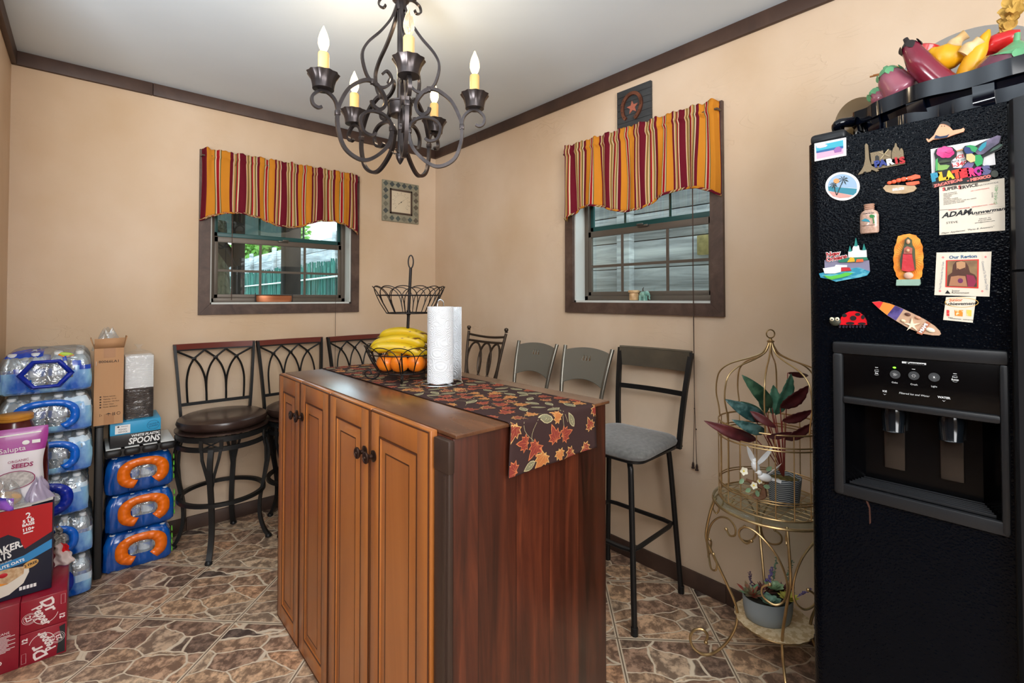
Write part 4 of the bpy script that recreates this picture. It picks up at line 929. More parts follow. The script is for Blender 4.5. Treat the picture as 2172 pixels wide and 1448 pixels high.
def towel_mat():
    m = bpy.data.materials.new('quilted_paper'); nt, n, l, b = setup(m); tc = n.new('ShaderNodeTexCoord')
    v = n.new('ShaderNodeTexVoronoi'); v.inputs['Scale'].default_value = 26; l.new(tc.outputs['Object'], v.inputs['Vector'])
    q = n.new('ShaderNodeMath'); q.operation = 'MULTIPLY'; q.inputs[1].default_value = 46; l.new(v.outputs['Distance'], q.inputs[0])
    s = n.new('ShaderNodeMath'); s.operation = 'SINE'; l.new(q.outputs[0], s.inputs[0])
    bp = n.new('ShaderNodeBump'); bp.inputs['Strength'].default_value = .45; bp.inputs['Distance'].default_value = .0012; l.new(s.outputs[0], bp.inputs['Height']); l.new(bp.outputs[0], b.inputs['Normal'])
    b.inputs['Base Color'].default_value = lin((228, 230, 232)); b.inputs['Roughness'].default_value = .9; return m
PAP = towel_mat()
pr = thing('paper_towel_roll', 'white quilted paper towel roll with a loose sheet, standing on the chrome holder', 'paper towel', (px_, py_, RB+.0085))
m = MB(); m.lathe([(.019, 0), (.0455, 0), (.0455, .263), (.019, .263)], 48, cap=False); m.build('roll', PAP, pr)
m = MB(); m.lathe([(.019, .0), (.019, .263)], 24, cap=False); m.build('cardboard_core', mat('core_board', (150, 120, 90), .8), pr, solid=.001)
def fl(u, v):
    a0 = R(-41.5+118); a = a0-u*R(122)
    q = .0462+.0006+(.028*max(0, u-.45)/.55 if u > .45 else 0)
    return (q*math.cos(a), q*math.sin(a), .002+.259*v-.001*math.sin(u*5))
MB().grid(fl, 24, 4).build('loose_sheet', PAP, pr, solid=.0006)

# ------------------------------------------------------------------ window sill ornaments
t = thing('copper_dish', 'round copper dish with dark wire rim on the back window sill', 'dish', (.886, YA+.036, HA[2]+.0125))
m = MB(); m.lathe([(.085, 0), (.100, .002), (.104, .012), (.104, .040), (.100, .040), (.098, .006), (.001, .004)], 40, M=Matrix.Diagonal((1, .27, 1, 1))); m.build('bowl', mat('copper_dish_metal', (170, 96, 60), .35, metal=.5, noise=(5, (206, 140, 100), (.3, 1, 3), .4, .6)), t)
m = MB(); m.tube([(.106*math.cos(2*PI*i/40), .0285*math.sin(2*PI*i/40), .042) for i in range(40)], .0022, 6, closed=True)
m.build('wire_rim', WIRE, t)
for x in (-.108, .108): MB().tube([(x, 0, .002), (x, 0, .055)], .0022, 6).build('wire_leg', WIRE, t)
t = thing('ceramic_pot', 'small tan ceramic pot on the right window sill', 'pot', (XB+.036, 1.418, HB[2]+.0125))
MB().lathe([(.016, 0), (.022, .002), (.023, .034), (.020, .038), (.027, .040), (.028, .050), (.024, .052), (.020, .046), (.001, .044)], 20, rf=lambda a, k: 1+.05*math.sin(a*6)*(k in (5, 6))).build('pot_body', mat('tan_ceramic', (190, 150, 104), .5, noise=(40, (216, 180, 134), (1, 1, 1), .4, .6), bump=(60, .6, .002)), t)
t = thing('elephant_figurine', 'small teal green elephant figurine beside the tan pot on the sill', 'figurine', (XB+.036, 1.364, HB[2]+.0125), 90)
TEA = mat('teal_ceramic', (112, 160, 146), .35, noise=(30, (150, 186, 170), (1, 1, 1), .4, .6))
m = MB(); m.ball((0, 0, .030), (.021, .014, .016), 14); m.ball((-.022, 0, .036), (.012, .011, .012), 12); m.tube([(-.031, 0, .034), (-.036, 0, .022), (-.034, 0, .010), (-.039, 0, .006)], .004, 8, radii=[.006, .0045, .0035, .003])
for x in (-.012, .013):
    for y in (-.008, .008): m.tube([(x, y, .026), (x, y, 0)], .006, 8)
for s in (-1, 1): m.ball((-.018, s*.011, .036), (.009, .002, .010), 10)
m.build('body', TEA, t); MB().tube([(0, 0, .044), (.002, 0, .058), (-.004, 0, .066)], .0035, 8, radii=[.004, .003, .0015]).build('howdah', mat('dark_spout', (70, 60, 50), .5), t)

# ------------------------------------------------------------------ bottled water packs and groceries, left
CLEARF = bpy.data.materials.new('clear_film'); nt, n_, l_, b_ = setup(CLEARF); n_.remove(b_)
tb = n_.new('ShaderNodeBsdfTransparent'); tb.inputs[0].default_value = (.93, .96, .98, 1); gb = n_.new('ShaderNodeBsdfGlossy'); gb.inputs['Roughness'].default_value = .12
df = n_.new('ShaderNodeBsdfDiffuse'); df.inputs[0].default_value = (.75, .82, .86, 1); m1_ = n_.new('ShaderNodeMixShader'); m1_.inputs[0].default_value = .16; m2_ = n_.new('ShaderNodeMixShader'); m2_.inputs[0].default_value = .22
nz_ = n_.new('ShaderNodeTexNoise'); nz_.inputs['Scale'].default_value = 28; nz_.inputs['Detail'].default_value = 3; nz_.inputs['Distortion'].default_value = 1.5; tc_ = n_.new('ShaderNodeTexCoord'); l_.new(tc_.outputs['Object'], nz_.inputs['Vector'])
bm_ = n_.new('ShaderNodeBump'); bm_.inputs['Strength'].default_value = .7; bm_.inputs['Distance'].default_value = .008; l_.new(nz_.outputs[0], bm_.inputs['Height']); l_.new(bm_.outputs[0], gb.inputs['Normal'])
l_.new(tb.outputs[0], m1_.inputs[1]); l_.new(df.outputs[0], m1_.inputs[2]); l_.new(m1_.outputs[0], m2_.inputs[1]); l_.new(gb.outputs[0], m2_.inputs[2]); l_.new(m2_.outputs[0], n_['Material Output'].inputs['Surface'])
CLEARB = CLEARF.copy(); CLEARB.name = 'clear_bag_film'
for n9 in CLEARB.node_tree.nodes:
    if n9.type == 'MIX_SHADER': n9.inputs[0].default_value = .03 if abs(n9.inputs[0].default_value-.16) < .01 else .07
    if n9.type == 'BSDF_TRANSPARENT': n9.inputs[0].default_value = (.99, .99, .99, 1)
BOT = mat('water_bottle_plastic', (196, 212, 220), .12, spec=.7, alpha=.62, noise=(14, (150, 172, 184), (1, 1, .5), .35, .65))
def film(name, c1, c2, sc=7, st=(1, 1, .6), lo=.38, hi=.62): return mat(name, c1, .22, coat=.5, noise=(sc, c2, st, lo, hi), bump=(22, .55, .006, 3))
CYAN = film('printed_film_cyan', (4, 84, 184), (156, 208, 234), 9); DEEP = film('printed_film_blue', (4, 54, 124), (10, 84, 168), 9)
PALE = film('printed_film_pale', (70, 160, 214), (214, 230, 240)); NAVY = film('printed_film_navy', (10, 48, 160), (24, 74, 190), 9)
HBLUE = mat('handle_blue', (20, 104, 214), .25, coat=.4, bump=(26, .4, .004)); HNAVY = mat('handle_dark_blue', (8, 44, 166), .25, coat=.4, bump=(26, .4, .004)); HORG = mat('handle_orange', (240, 112, 14), .3, coat=.4, bump=(26, .4, .004))
BCAP = mat('bottle_cap', (224, 230, 234), .4); BLAB = mat('bottle_label', (60, 120, 196), .4, noise=(30, (220, 230, 238), (1, 1, .5), .45, .55))
def water_pack(x0, x1, y0, y1, z0, z1, lab, group, kind, seed, name='water_bottle_pack', rz=0):
    w_, d_, h_ = x1-x0, y1-y0, z1-z0
    t = thing(name, lab, 'water pack', ((x0+x1)/2, (y0+y1)/2, z0), rz, group); rnd = random.Random(seed)
    nb = max(3, round(w_/.066)); bw = (w_-.012)/nb; nd = max(2, round(d_/.068)); bd = (d_-.012)/nd; r_ = bw/2-.002
    hb = h_-.016
    prof = [(r_*.8, .002), (r_*.97, .008), (r_*.9, .02), (r_, .028), (r_*.92, .037), (r_, .046), (r_*.92, .055), (r_, .064), (r_*.99, hb*.62), (r_*.95, hb*.70), (r_*.62, hb*.84), (r_*.40, hb*.90), (r_*.40, hb*.94)]
    def bottle(i, j):
        c = (-w_/2+.006+bw*(i+.5), -d_/2+.006+bd*(j+.5), .004)
        b = MB().lathe(prof, 18, c).build('bottle', BOT, t)
        MB().lathe([(r_*.44, hb*.915), (r_*.44, hb*.99), (r_*.3, hb)], 12, c).build('bottle_cap', BCAP, b)
        MB().lathe([(r_*1.01, hb*.40), (r_*1.01, hb*.60)], 18, c, cap=False).build('bottle_label', BLAB, b)
    for i in range(nb): bottle(i, 0)
    for j in range(1, nd): bottle(nb-1, j)
    if kind != 'solid':
        for i in range(nb-1): bottle(i, 1)
    # shrink wrap: bulging over the bottles, gathered at the top
    hx, hy = w_/2, d_/2; per = []; N = 30
    def side(n, f):
        for k in range(n): per.append(f(k/n))
    q = .024
    fr = lambda s, n_b: .0045*abs(math.sin(PI*s*n_b))
    side(16*nb//2, lambda s: (-hx+q+(w_-2*q)*s, -hy-fr(s, nb)+.004, s, 0)); side(5, lambda s: (hx-q+q*math.sin(s*PI/2), -hy+q-q*math.cos(s*PI/2)+.002, s, 1))
    side(10*nd//2, lambda s: (hx+fr(s, nd)-.004, -hy+q+(d_-2*q)*s, s, 2)); side(5, lambda s: (hx-q+q*math.cos(s*PI/2), hy-q+q*math.sin(s*PI/2), s, 3))
    side(10, lambda s: (hx-q-(w_-2*q)*s, hy, s, 4)); side(5, lambda s: (-hx+q-q*math.sin(s*PI/2), hy-q+q*math.cos(s*PI/2), s, 5))
    side(8, lambda s: (-hx, hy-q-(d_-2*q)*s, s, 6)); side(5, lambda s: (-hx+q-q*math.cos(s*PI/2), -hy+q-q*math.sin(s*PI/2), s, 7))
    n = len(per); lev = [(.93, .001), (.99, .01), (1, .03), (1.0, .06), (.995, .09), (.985, h_*.60), (.965, h_*.72), (.90, h_*.84), (.82, h_*.92), (.70, h_*.965), (.4, h_*.985), (.05, h_*.99)]
    nzf = [[rnd.uniform(-.002, .002) for _ in range(n)] for _ in lev]
    vs = [((x*k)+nzf[a][b], (y*k)+nzf[a][b]*.7, z+(nzf[a][b]*1.5 if a > 5 else 0)) for a, (k, z) in enumerate(lev) for b, (x, y, s, sd) in enumerate(per)]
    m = MB(); m.add(vs, [])
    for a in range(len(lev)-1):
        for b in range(n):
            x, y, s, sd = per[b]; zf = lev[a][1]/h_; ph = b/n*2*PI
            m.f.append((a*n+b, a*n+(b+1) % n, (a+1)*n+(b+1) % n, (a+1)*n+b)); m.sm.append(True)
            if kind == 'solid':
                win = sd == 0 and ((x-.012)/.062)**2+((lev[a][1]-h_*.5)/.05)**2 < 1
                mi = 0 if (zf < .95 and not win) else 1
                if sd in (2, 3) and .1 < zf < .8 and s > .0: mi = 2 if b % 3 else 0
            else:
                edge_ = .42+.20*math.sin(x*13+seed)+(.18 if x > .04 else 0)
                win = sd == 0 and ((x-.0)/.085)**2+((lev[a][1]-h_*.45)/.062)**2 < 1
                mi = 0 if (zf < edge_ and not win) else 1
                if mi == 1 and not win and a in (7, 8, 9) and x < -.02 and y < 0 and kind == 'top': mi = 2
                if mi == 0 and .8*edge_ < zf: mi = 2
            m.mi.append(mi)
    pm = {'solid': [DEEP, CLEARF, PALE], 'cyan': [CYAN, CLEARF, PALE], 'top': [CYAN, CLEARF, NAVY], 'navy': [CYAN, CLEARF, PALE]}[kind]
    m.build('shrink_wrap', pm, t, 'glossy printed shrink film')
    # carrying handle on the front face
    yf_ = -hy-.009; m = MB(); cx_, cz_ = (.012, h_*.50) if kind == 'solid' else (.0, h_*.45)
    def ringf(ri, ro, a0, a1, n_, sq=1):
        vs = []; fs = []
        for i in range(n_+1):
            a = a0+(a1-a0)*i/n_; wv_ = .0015*math.sin(i*1.9+seed)
            c_, s_ = math.cos(a), math.sin(a); c_ = math.copysign(abs(c_)**sq, c_); s_ = math.copysign(abs(s_)**sq, s_)
            for k_, (rx_, rz_) in enumerate((ri, ((ri[0]+ro[0])/2, (ri[1]+ro[1])/2), ro)): vs.append((cx_+rx_*c_, yf_-(.006 if k_ == 1 else .002)-wv_, cz_+rz_*s_+(x_t*rx_*c_)))
            if i: fs += [(3*i-3, 3*i, 3*i+1, 3*i-2), (3*i-2, 3*i+1, 3*i+2, 3*i-1)]
        m.add(vs, fs, 0, True)
    x_t = 0
    if kind == 'solid': ringf((.052, .034), (.100, .071), R(-58), R(252), 44, .8); hm = HORG
    elif kind == 'top': ringf((.066, .052), (.088, .068), 0, 2*PI, 6, 1); hm = HNAVY
    elif kind == 'navy': ringf((.052, .036), (.092, .072), R(-110), R(110), 30, .9); hm = HNAVY
    else: ringf((.075, .042), (.105, .068), R(-60), R(230), 40, .8); hm = HBLUE
    m.build('carry_handle', hm, t, ('orange' if kind == 'solid' else 'blue')+' plastic carry handle', solid=.0012)
    return t, yf_, h_
# left stack: six packs against the left wall
GL = 'water bottle packs stacked against the left wall'
lv = [0, .178, .358, .536, .712, .884, 1.066]
def fx_(px, y, z=.5): return hit(1, y, px, 900).x
S1 = [(-.266, .036, 'navy', 'lowest blue water bottle pack of the left stack, on the floor'), (-.266, .036, 'cyan', 'water bottle pack second from the floor in the left stack'),
      (-.262, .020, 'navy', 'water bottle pack with dark blue handle, third from the floor in the left stack'), (-.262, .030, 'cyan', 'water bottle pack fourth from the floor in the left stack, beside the seed bag'),
      (-.264, .028, 'cyan', 'water bottle pack with bright blue handle just under the topmost one'), (-.264, .024, 'top', 'topmost water bottle pack of the left stack, with dark blue angular handle')]
for i, (a, b, kd, lab) in enumerate(S1):
    t, yf_, h_ = water_pack(a, b, 2.815, 3.195, lv[i]+.0005*i, lv[i+1]-.001+.0005*i, lab, GL, kd, i+3)
    if i == 5:
        m = MB(); m.text('R', .034, T(-.038, -.155, h_*.985)@euler(20, 0, 178)); m.build('lettering', mat('white_print', (236, 240, 244), .4), t); m = MB(); m.text('GU', .03, T(.1595, -.10, h_*.55)@euler(90, 0, 90)); m.build('lettering', mat('white_print', (236, 240, 244), .4), t)
        m = MB(); m.ball((.06, -.165, h_*.86), (.026, .004, .010), 12, M=euler(0, 12, 0)); m.build('fruit_print', mat('melon_print', (176, 208, 60), .4), t); MB().tube([(.035, -.168, h_*.88), (.055, -.168, h_*.80), (.085, -.168, h_*.84)], .003, 6).build('fruit_print', mat('orange_print', (240, 140, 40), .4), t)
# dark storage box between the stacks
t = thing('storage_box', 'black plastic storage box standing between the two stacks of water', 'storage box', (.0555, 3.07, 0))
BLKP = mat('black_plastic', (34, 32, 31), .45)
MB().box(-.0145, .0135, -.15, .125, 0, .692, bev=.006).build('box_body', BLKP, t); MB().box(-.0165, .0155, -.153, .128, .6925, .702, bev=.003).build('lid', BLKP, t)
GR = 'blue drink packs with orange handles'
zl = [0, .180, .358, .540]
for i, (dx, lab) in enumerate(((-.002, 'lowest blue bottle pack with an orange handle, on the floor by the stool'), (.006, 'middle blue bottle pack with an orange handle'), (.002, 'uppermost blue bottle pack with an orange handle, under the black tray'))):
    t, yf_, h_ = water_pack(.074+dx, .338+dx, 2.940, 3.19, zl[i]+.0005*i, zl[i+1]-.001+.0005*i, lab, GR, 'solid', i+20)
    m = MB()
    for k in range(4): m.tube([(.128+.0095*0+.006, -.110+.012*math.cos(q/14*2*PI)+.008*(k % 2), .035+k*.032+.012*math.sin(q/14*2*PI)) for q in range(14)], .0016, 5, closed=True)
    m.build('scroll_print', mat('lime_print', (112, 196, 60), .5), t)
    m = MB(); m.text('Niag', .017, T(.095, -.1345, h_*.60)@euler(90, -90, 0)); m.build('lettering', bpy.data.materials['white_print'] if 'white_print' in bpy.data.materials else mat('white_print', (236, 240, 244), .4), t)
# black tray with four rounded lobes
t = thing('serving_tray', 'black lobed plastic tray with white paper liner on top of the orange handled packs', 'tray', (.208, 3.04, .5425))
m = MB()
for i in range(4): x = -.138+.069*i; m.box(x+.002, x+.067, -.135, .135, 0, .038, bev=.016, seg=3)
m.box(-.130, .130, -.125, .13, .001, .036); m.build('tray_body', BLKP, t)
m = MB()
for i in range(4): x = -.138+.069*i; m.box(x+.007, x+.062, -.128, .130, .0381, .041, bev=.002)
m.build('paper_liner', mat('white_liner', (226, 228, 226), .7), t)
# box of spoons
SBL = mat('spoon_box_blue', (52, 158, 206), .4); SBK = mat('spoon_box_black', (34, 34, 36), .4); WHT = mat('print_white', (238, 238, 236), .5); INK = mat('print_black', (30, 30, 32), .5)
FRT = Matrix(((1, 0, 0, 0), (0, 0, -1, 0), (0, 1, 0, 0), (0, 0, 0, 1)))     # text frame of a face looking toward -y
t = thing('spoon_box', 'blue and black carton of white plastic spoons on the black tray', 'box', (.188, 2.925, .5845))
m = MB(); m.box(-.096, .096, 0, .22, 0, .058, 1, bev=.0015); m.box(-.096, .096, 0, .22, .0581, .116, 0, bev=.0015); m.build('carton', [SBL, SBK], t)
m = MB(); F0 = FRT@T(0, 0, .0003); m.text('WHITE PLASTIC', .0155, F0@T(.092, .046, 0), align='RIGHT', bold=.0006, shear=.15); m.text('SPOONS', .040, F0@T(.092, .0205, 0), align='RIGHT', bold=.0012, shear=.15, maxw=.122)
m.text('CT', .026, T(-.02, .05, .1163), sx=1); m.build('lettering', WHT, t)
m = MB(F0); m.prism([(-.078, .064), (-.022, .064), (-.022, .104), (-.078, .104)], -.0002, .0006); lb = m.build('white_label', WHT, t)
m = MB(F0@T(0, 0, .0007)); m.text('FOOD', .0105, T(-.050, .083, 0)); m.text('SERVICE', .0095, T(-.050, .072, 0)); m.prism([(-.071, .097), (-.066, .1015), (-.061, .097), (-.066, .0925)], 0, .0003); m.prism([(-.057, .096), (-.030, .096), (-.030, .0975), (-.057, .0975)], 0, .0003)
m.build('lettering', INK, lb)
m = MB(F0); m.tube([(.066+.024*math.cos(2*PI*i/28), .086+.021*math.sin(2*PI*i/28), 0) for i in range(28)], .0007, 4, closed=True); m.text('STRONG &', .0085, T(.066, .091, 0)@euler(0, 0, 8)); m.text('DURABLE', .0085, T(.067, .081, 0)@euler(0, 0, 8)); m.build('stamp_print', mat('spoon_navy', (16, 58, 100), .5), t)
# tall open cardboard box with a clear bag
KRAFT = mat('kraft_board', (196, 150, 108), .75, noise=(4, (184, 138, 98), (1, 1, .3), .35, .65)); KTAPE = mat('brown_tape', (176, 128, 88), .35)
t = thing('cardboard_box', 'tall narrow open cardboard box of cups standing beside the spoon carton', 'cardboard box', (.085, 2.905, .7035))
bw_, bh, bd_ = .0525, .352, .105; m = MB(); e = .0025
m.box(-bw_, bw_, 0, e, 0, bh); m.box(-bw_, bw_, bd_-e, bd_, 0, bh); m.box(-bw_, -bw_+e, e, bd_-e, 0, bh); m.box(bw_-e, bw_, e, bd_-e, 0, bh); m.box(-bw_, bw_, e, bd_-e, 0, e); m.build('carton', KRAFT, t)
m = MB(); m.add([(-bw_, 0, bh), (bw_, 0, bh), (bw_+.004, -.006, bh+.046), (-bw_, -.006, bh+.044)], [(0, 1, 2, 3)]); m.build('flap', KRAFT, t, solid=.0025)
m = MB(); m.add([(bw_, 0.002, bh), (bw_, bd_, bh), (bw_+.012, bd_, bh+.05), (bw_+.012, .002, bh+.052)], [(0, 1, 2, 3)]); m.build('flap', KRAFT, t, solid=.0025)
m = MB(); m.add([(-bw_, 0.002, bh), (-bw_, bd_, bh), (-bw_-.012, bd_, bh+.046), (-bw_-.014, .002, bh+.044)], [(0, 1, 2, 3)]); m.build('flap', KRAFT, t, solid=.0025)
m = MB(FRT@T(0, 0, .0002)); m.prism([(-.020, bh-.001), (.022, bh-.001), (.022, bh-.045), (-.020, bh-.045)], 0, .0004); m.build('tape', KTAPE, t); m = MB(FRT@T(0, 0, .0002)); m.prism([(-.017, .001), (.020, .001), (.020, .050), (-.017, .050)], 0, .0004); m.build('tape', KTAPE, t)
m = MB(FRT@T(0, 0, .0008)); m.text('80066LA1', .0155, T(0, .290, 0), maxw=.071, bold=.0002)
for i, s_ in enumerate(('Name: Lamosi', 'Capacity: 16 oz', 'Quantity: 100 Pack', 'Color: Clear', 'Model: 80066LA1')): m.text(s_, .0075, T(-.020, .130-i*.012, 0), align='LEFT'); m.prism([(-.032, .127-i*.012), (-.026, .127-i*.012), (-.026, .133-i*.012), (-.032, .133-i*.012)], 0, .0002)
m.prism([(-.011, .048), (.0, .054), (.011, .048)], 0, .0002); m.prism([(-.0008, .040), (.0008, .040), (.0008, .049), (-.0008, .049)], 0, .0002)
for x in (.0145, .0205): m.prism([(x, .040), (x+.003, .040), (x+.003, .054), (x, .054)], 0, .0002)
m.tube([(.036+.0065*math.cos(2*PI*i/12), .048+.0065*math.sin(2*PI*i/12), 0) for i in range(12)], .0009, 4, closed=True); m.tube([(-.028+.005*math.cos(2*PI*i/3), .046+.007*math.sin(2*PI*i/3), 0) for i in range(3)], .0009, 4, closed=True)
m.build('lettering', mat('box_ink', (70, 52, 40), .6), t)
def crumple(name, c, rx, ry, h0, h1, seed, mt, parent, pinch=.25, n=22):
    rnd = random.Random(seed); prs = [(rnd.uniform(0, 6.28), rnd.randint(2, 7), rnd.uniform(.03, .10)) for _ in range(7)]
    def f(u, v):
        a = 2*PI*u; k = (1-(1-pinch)*v**1.5); w_ = 1+sum(am*math.sin(fr_*a+p+v*5) for p, fr_, am in prs)
        return (c[0]+rx*k*w_*math.cos(a), c[1]+ry*k*w_*math.sin(a), h0+(h1-h0)*v+.012*v*math.sin(a*3+seed))
    return MB().grid(f, n*2, n, cu=True).build(name, mt, parent)
crumple('clear_bag', (-.004, .055, 0), .050, .045, .338, .435, 3, CLEARF, t, .35)
# white foam and dark plates in a tied bag
t = thing('plate_package', 'bagged stack of white cups over dark plates beside the tall cardboard box', 'plate package', (.2, 3.02, .7015))
m = MB(); k = 0
for i in range(26): m.box(-.054, .056, -.055, .055, .148+i*.006, .1538+i*.006, bev=.0012, seg=1)
m.build('white_foam_stack', mat('white_foam', (232, 234, 234), .5), t)
m = MB()
for i in range(24): m.box(-.053, .057, -.055, .055, .003+i*.006, .0078+i*.006, bev=.0018, seg=1)
m.build('dark_plate_stack', mat('dark_plates', (54, 42, 38), .35), t)
def bg_(u, v):
    a = 2*PI*u; c_, s_ = math.cos(a), math.sin(a); c_ = math.copysign(abs(c_)**.35, c_); s_ = math.copysign(abs(s_)**.35, s_)
    z = .002+.355*v; k = 1 if z < .31 else max(.10, 1-(z-.31)/.025*.9); 
    if z > .34: k = .10+.25*(z-.34)/.017
    w_ = 1+.02*math.sin(a*9+v*20)
    return (.001+.060*k*w_*c_, .060*k*w_*s_, z)
MB().grid(bg_, 48, 40, cu=True).build('tied_bag', CLEARB, t)

# soda cartons, front left
SODR = mat('soda_carton_red', (150, 18, 42), .35, coat=.2, noise=(2, (126, 14, 34), (1, 1, 1), .3, .7)); SODP = mat('soda_print', (226, 214, 210), .5)
def soda(x0, x1, z0, z1, lab, flip, side=False):
    t = thing('soda_carton', lab, 'soda carton', ((x0+x1)/2, 2.405, z0), 0, 'dark red soda cartons on the floor'); w_, h_ = (x1-x0)/2, z1-z0
    MB().box(-w_, w_, 0, .385, 0, h_, bev=.003).build('carton', SODR, t)
    C_ = FRT@T(0, h_/2, .0003)@(euler(0, 0, 180) if flip else Matrix.Identity(4)); m = MB(C_)
    if not side:
        Q = euler(0, 0, -66); m.text('Dr', .046, Q@T(-.018, .020, 0), bold=.0012, shear=.2); m.text('Pepper', .036, Q@T(.004, -.009, 0), bold=.0011, shear=.2, maxw=.080)
        m.text('23', .020, T(-.040, -.008, 0)@euler(0, 0, -78), bold=.0006)
        for q in (.0145, .0185): m.tube([(-.037+q*math.cos(2*PI*i/24), -.008+q*math.sin(2*PI*i/24), 0) for i in range(24)], .0006, 4, closed=True)
        m.tube([(.004+.033*math.cos(R(190+i*8.2)), -.004+.036*math.sin(R(190+i*8.2)), 0) for i in range(20)], .0011, 4)
        m.text('12', .019, T(.047, -.030, 0)@euler(0, 0, -90), bold=.0008)
        m.tube([(.044, .045, 0), (.044, .012, 0), (.055, .012, 0), (.055, .045, 0)], .0004, 4, closed=True)
        m.build('lettering', SODP, t)
        if flip: m = MB(FRT@T(0, 0, .0003)); m.prism([(.034, .006), (.056, .006), (.056, .105), (.040, .100), (.044, .07), (.038, .05)], 0, .0003); m.build('dark_print', INK, t)
    else:
        for i in range(13): m.prism([(-.050, .012-i*.0045), (.034+.012*math.sin(i*2), .012-i*.0045), (.034+.012*math.sin(i*2), .014-i*.0045), (-.050, .014-i*.0045)], 0, .0003)
        m.text('12 FL OZ CANS', .011, T(-.006, .022, 0)); m.text('CO', .020, T(.0, -.075, 0), bold=.0004); m.build('lettering', SODP, t)
soda(-.1575, -.0375, 0, .111, 'lower soda carton with upside down print, nearest the floor tiles', True)
soda(-.1575, -.0375, .112, .2235, 'upper soda carton with white script print, under the oat box edge', False)
soda(-.270, -.1585, 0, .2255, 'upright soda carton with nutrition panel at the left wall', False, True)
# oats box
t = thing('oats_box', 'large red and navy oats carton with a cereal bowl picture, on the soda cartons', 'cereal box', (-.174, 2.452, .2268))
OR_, ON_, OB_ = mat('oats_red', (176, 18, 26), .4), mat('oats_navy', (24, 30, 48), .4), mat('oats_blue', (48, 132, 190), .4)
bw_, bh = .093, .312
m = MB(); m.box(-bw_, bw_, 0, .125, 0, bh, bev=.002); m.build('carton', ON_, t)
m = MB(FRT); m.prism([(-bw_+.001, .19), (.012, .19), (.022, .165), (bw_-.001, .205), (bw_-.001, bh-.001), (-bw_+.001, bh-.001)], 0, .0004); m.build('red_print', OR_, t)
m = MB(FRT); m.prism([(-bw_+.001, .120), (.02, .142), (bw_-.001, .178), (bw_-.001, .146), (.03, .118), (-bw_+.001, .098)], 0, .0005); m.build('blue_band', OB_, t)
m = MB(FRT); m.prism([(-bw_+.001, .21), (-.02, .228), (.010, .205), (.016, .17), (-bw_+.001, .17)], 0, .0006); m.build('navy_shape', ON_, t)
m = MB(FRT@T(0, 0, .0007)); sl = euler(0, 0, 10); m.text('QUAKER.', .033, T(.016, .186, 0)@sl, align='RIGHT', bold=.001, shear=.15, maxw=.104); m.text('OATS', .034, T(-.012, .158, 0)@sl, align='RIGHT', bold=.001, shear=.15, maxw=.060)
m.text('1-MINUTE OATS', .0135, T(.022, .128, 0)@euler(0, 0, 11), align='RIGHT', bold=.0004, maxw=.096); m.text('100% WHOLE GRAIN', .006, T(-.010, .137, 0)@euler(0, 0, 11), align='RIGHT')
for s_, sz, y in (('2', .028, .288), ('5 LB', .016, .270), ('BAGS', .013, .257), ('110+', .015, .240), ('SERVINGS', .0055, .229)): m.text(s_, sz, T(.030, y-.008, 0)@euler(0, 0, 6), bold=.0006)
for i in range(5): m.box(.010+i*.009, .017+i*.009, .022, .034, 0, .0002)
m.build('lettering', WHT, t)
m = MB(FRT@T(0, 0, .0006)); bp_ = [(-.092+.125*i/20, .088+.014*math.sin(i/20*PI)+.012*i/20) for i in range(21)]+[(.034, .080), (.020, .045), (-.015, .018), (-.06, .010), (-.092, .012)]; m.prism(bp_, 0, .0004); bo_ = m.build('bowl_print', mat('bowl_cream', (226, 220, 206), .5), t)
m = MB(FRT@T(0, 0, .0011)); m.prism([(-.09+.112*i/16, .092+.012*math.sin(i/16*PI)+.010*i/16) for i in range(17)]+[(.02, .078), (-.02, .056), (-.09, .050)], 0, .0003); m.build('porridge_print', mat('porridge', (214, 186, 148), .7, noise=(60, (188, 150, 108), (1, 1, 1), .4, .6), bump=(90, .6, .001)), bo_)
m = MB(FRT@T(0, 0, .0015)); m.ball((-.055, .078, 0), (.014, .011, .002)); m.ball((-.030, .090, 0), (.011, .008, .002)); m.build('berry_print', mat('berry', (190, 28, 40), .5), bo_)
m = MB(FRT@T(0, 0, .0015)); m.prism([(-.085, .095), (-.045, .112), (-.040, .098), (-.08, .084)], 0, .001); m.prism([(-.09, .060), (-.05, .068), (-.02, .058), (-.05, .056), (-.09, .052)], 0, .001); m.build('peach_print', mat('peach', (238, 150, 44), .5), bo_)
m = MB(FRT@T(0, 0, .0008)); m.ball((.038, .106, 0), (.021, .013, .0008), 20, M=euler(0, 0, 20)); m.build('gold_badge', mat('badge_gold', (206, 158, 88), .5), t); m = MB(FRT@T(0, 0, .0018)); m.text('2 FREE', .012, T(.038, .106, 0)@euler(0, 0, 14), bold=.0003); m.build('lettering', INK, t)
m = MB(); m.box(-bw_, bw_*.4, .002, .05, bh+.0005, bh+.003); m.add([(bw_*.4, .002, bh+.003), (bw_, .002, bh+.008), (bw_, .05, bh+.008), (bw_*.4, .05, bh+.003)], [(0, 1, 2, 3)]); m.build('top_flap', mat('flap_white', (214, 210, 200), .6), t)
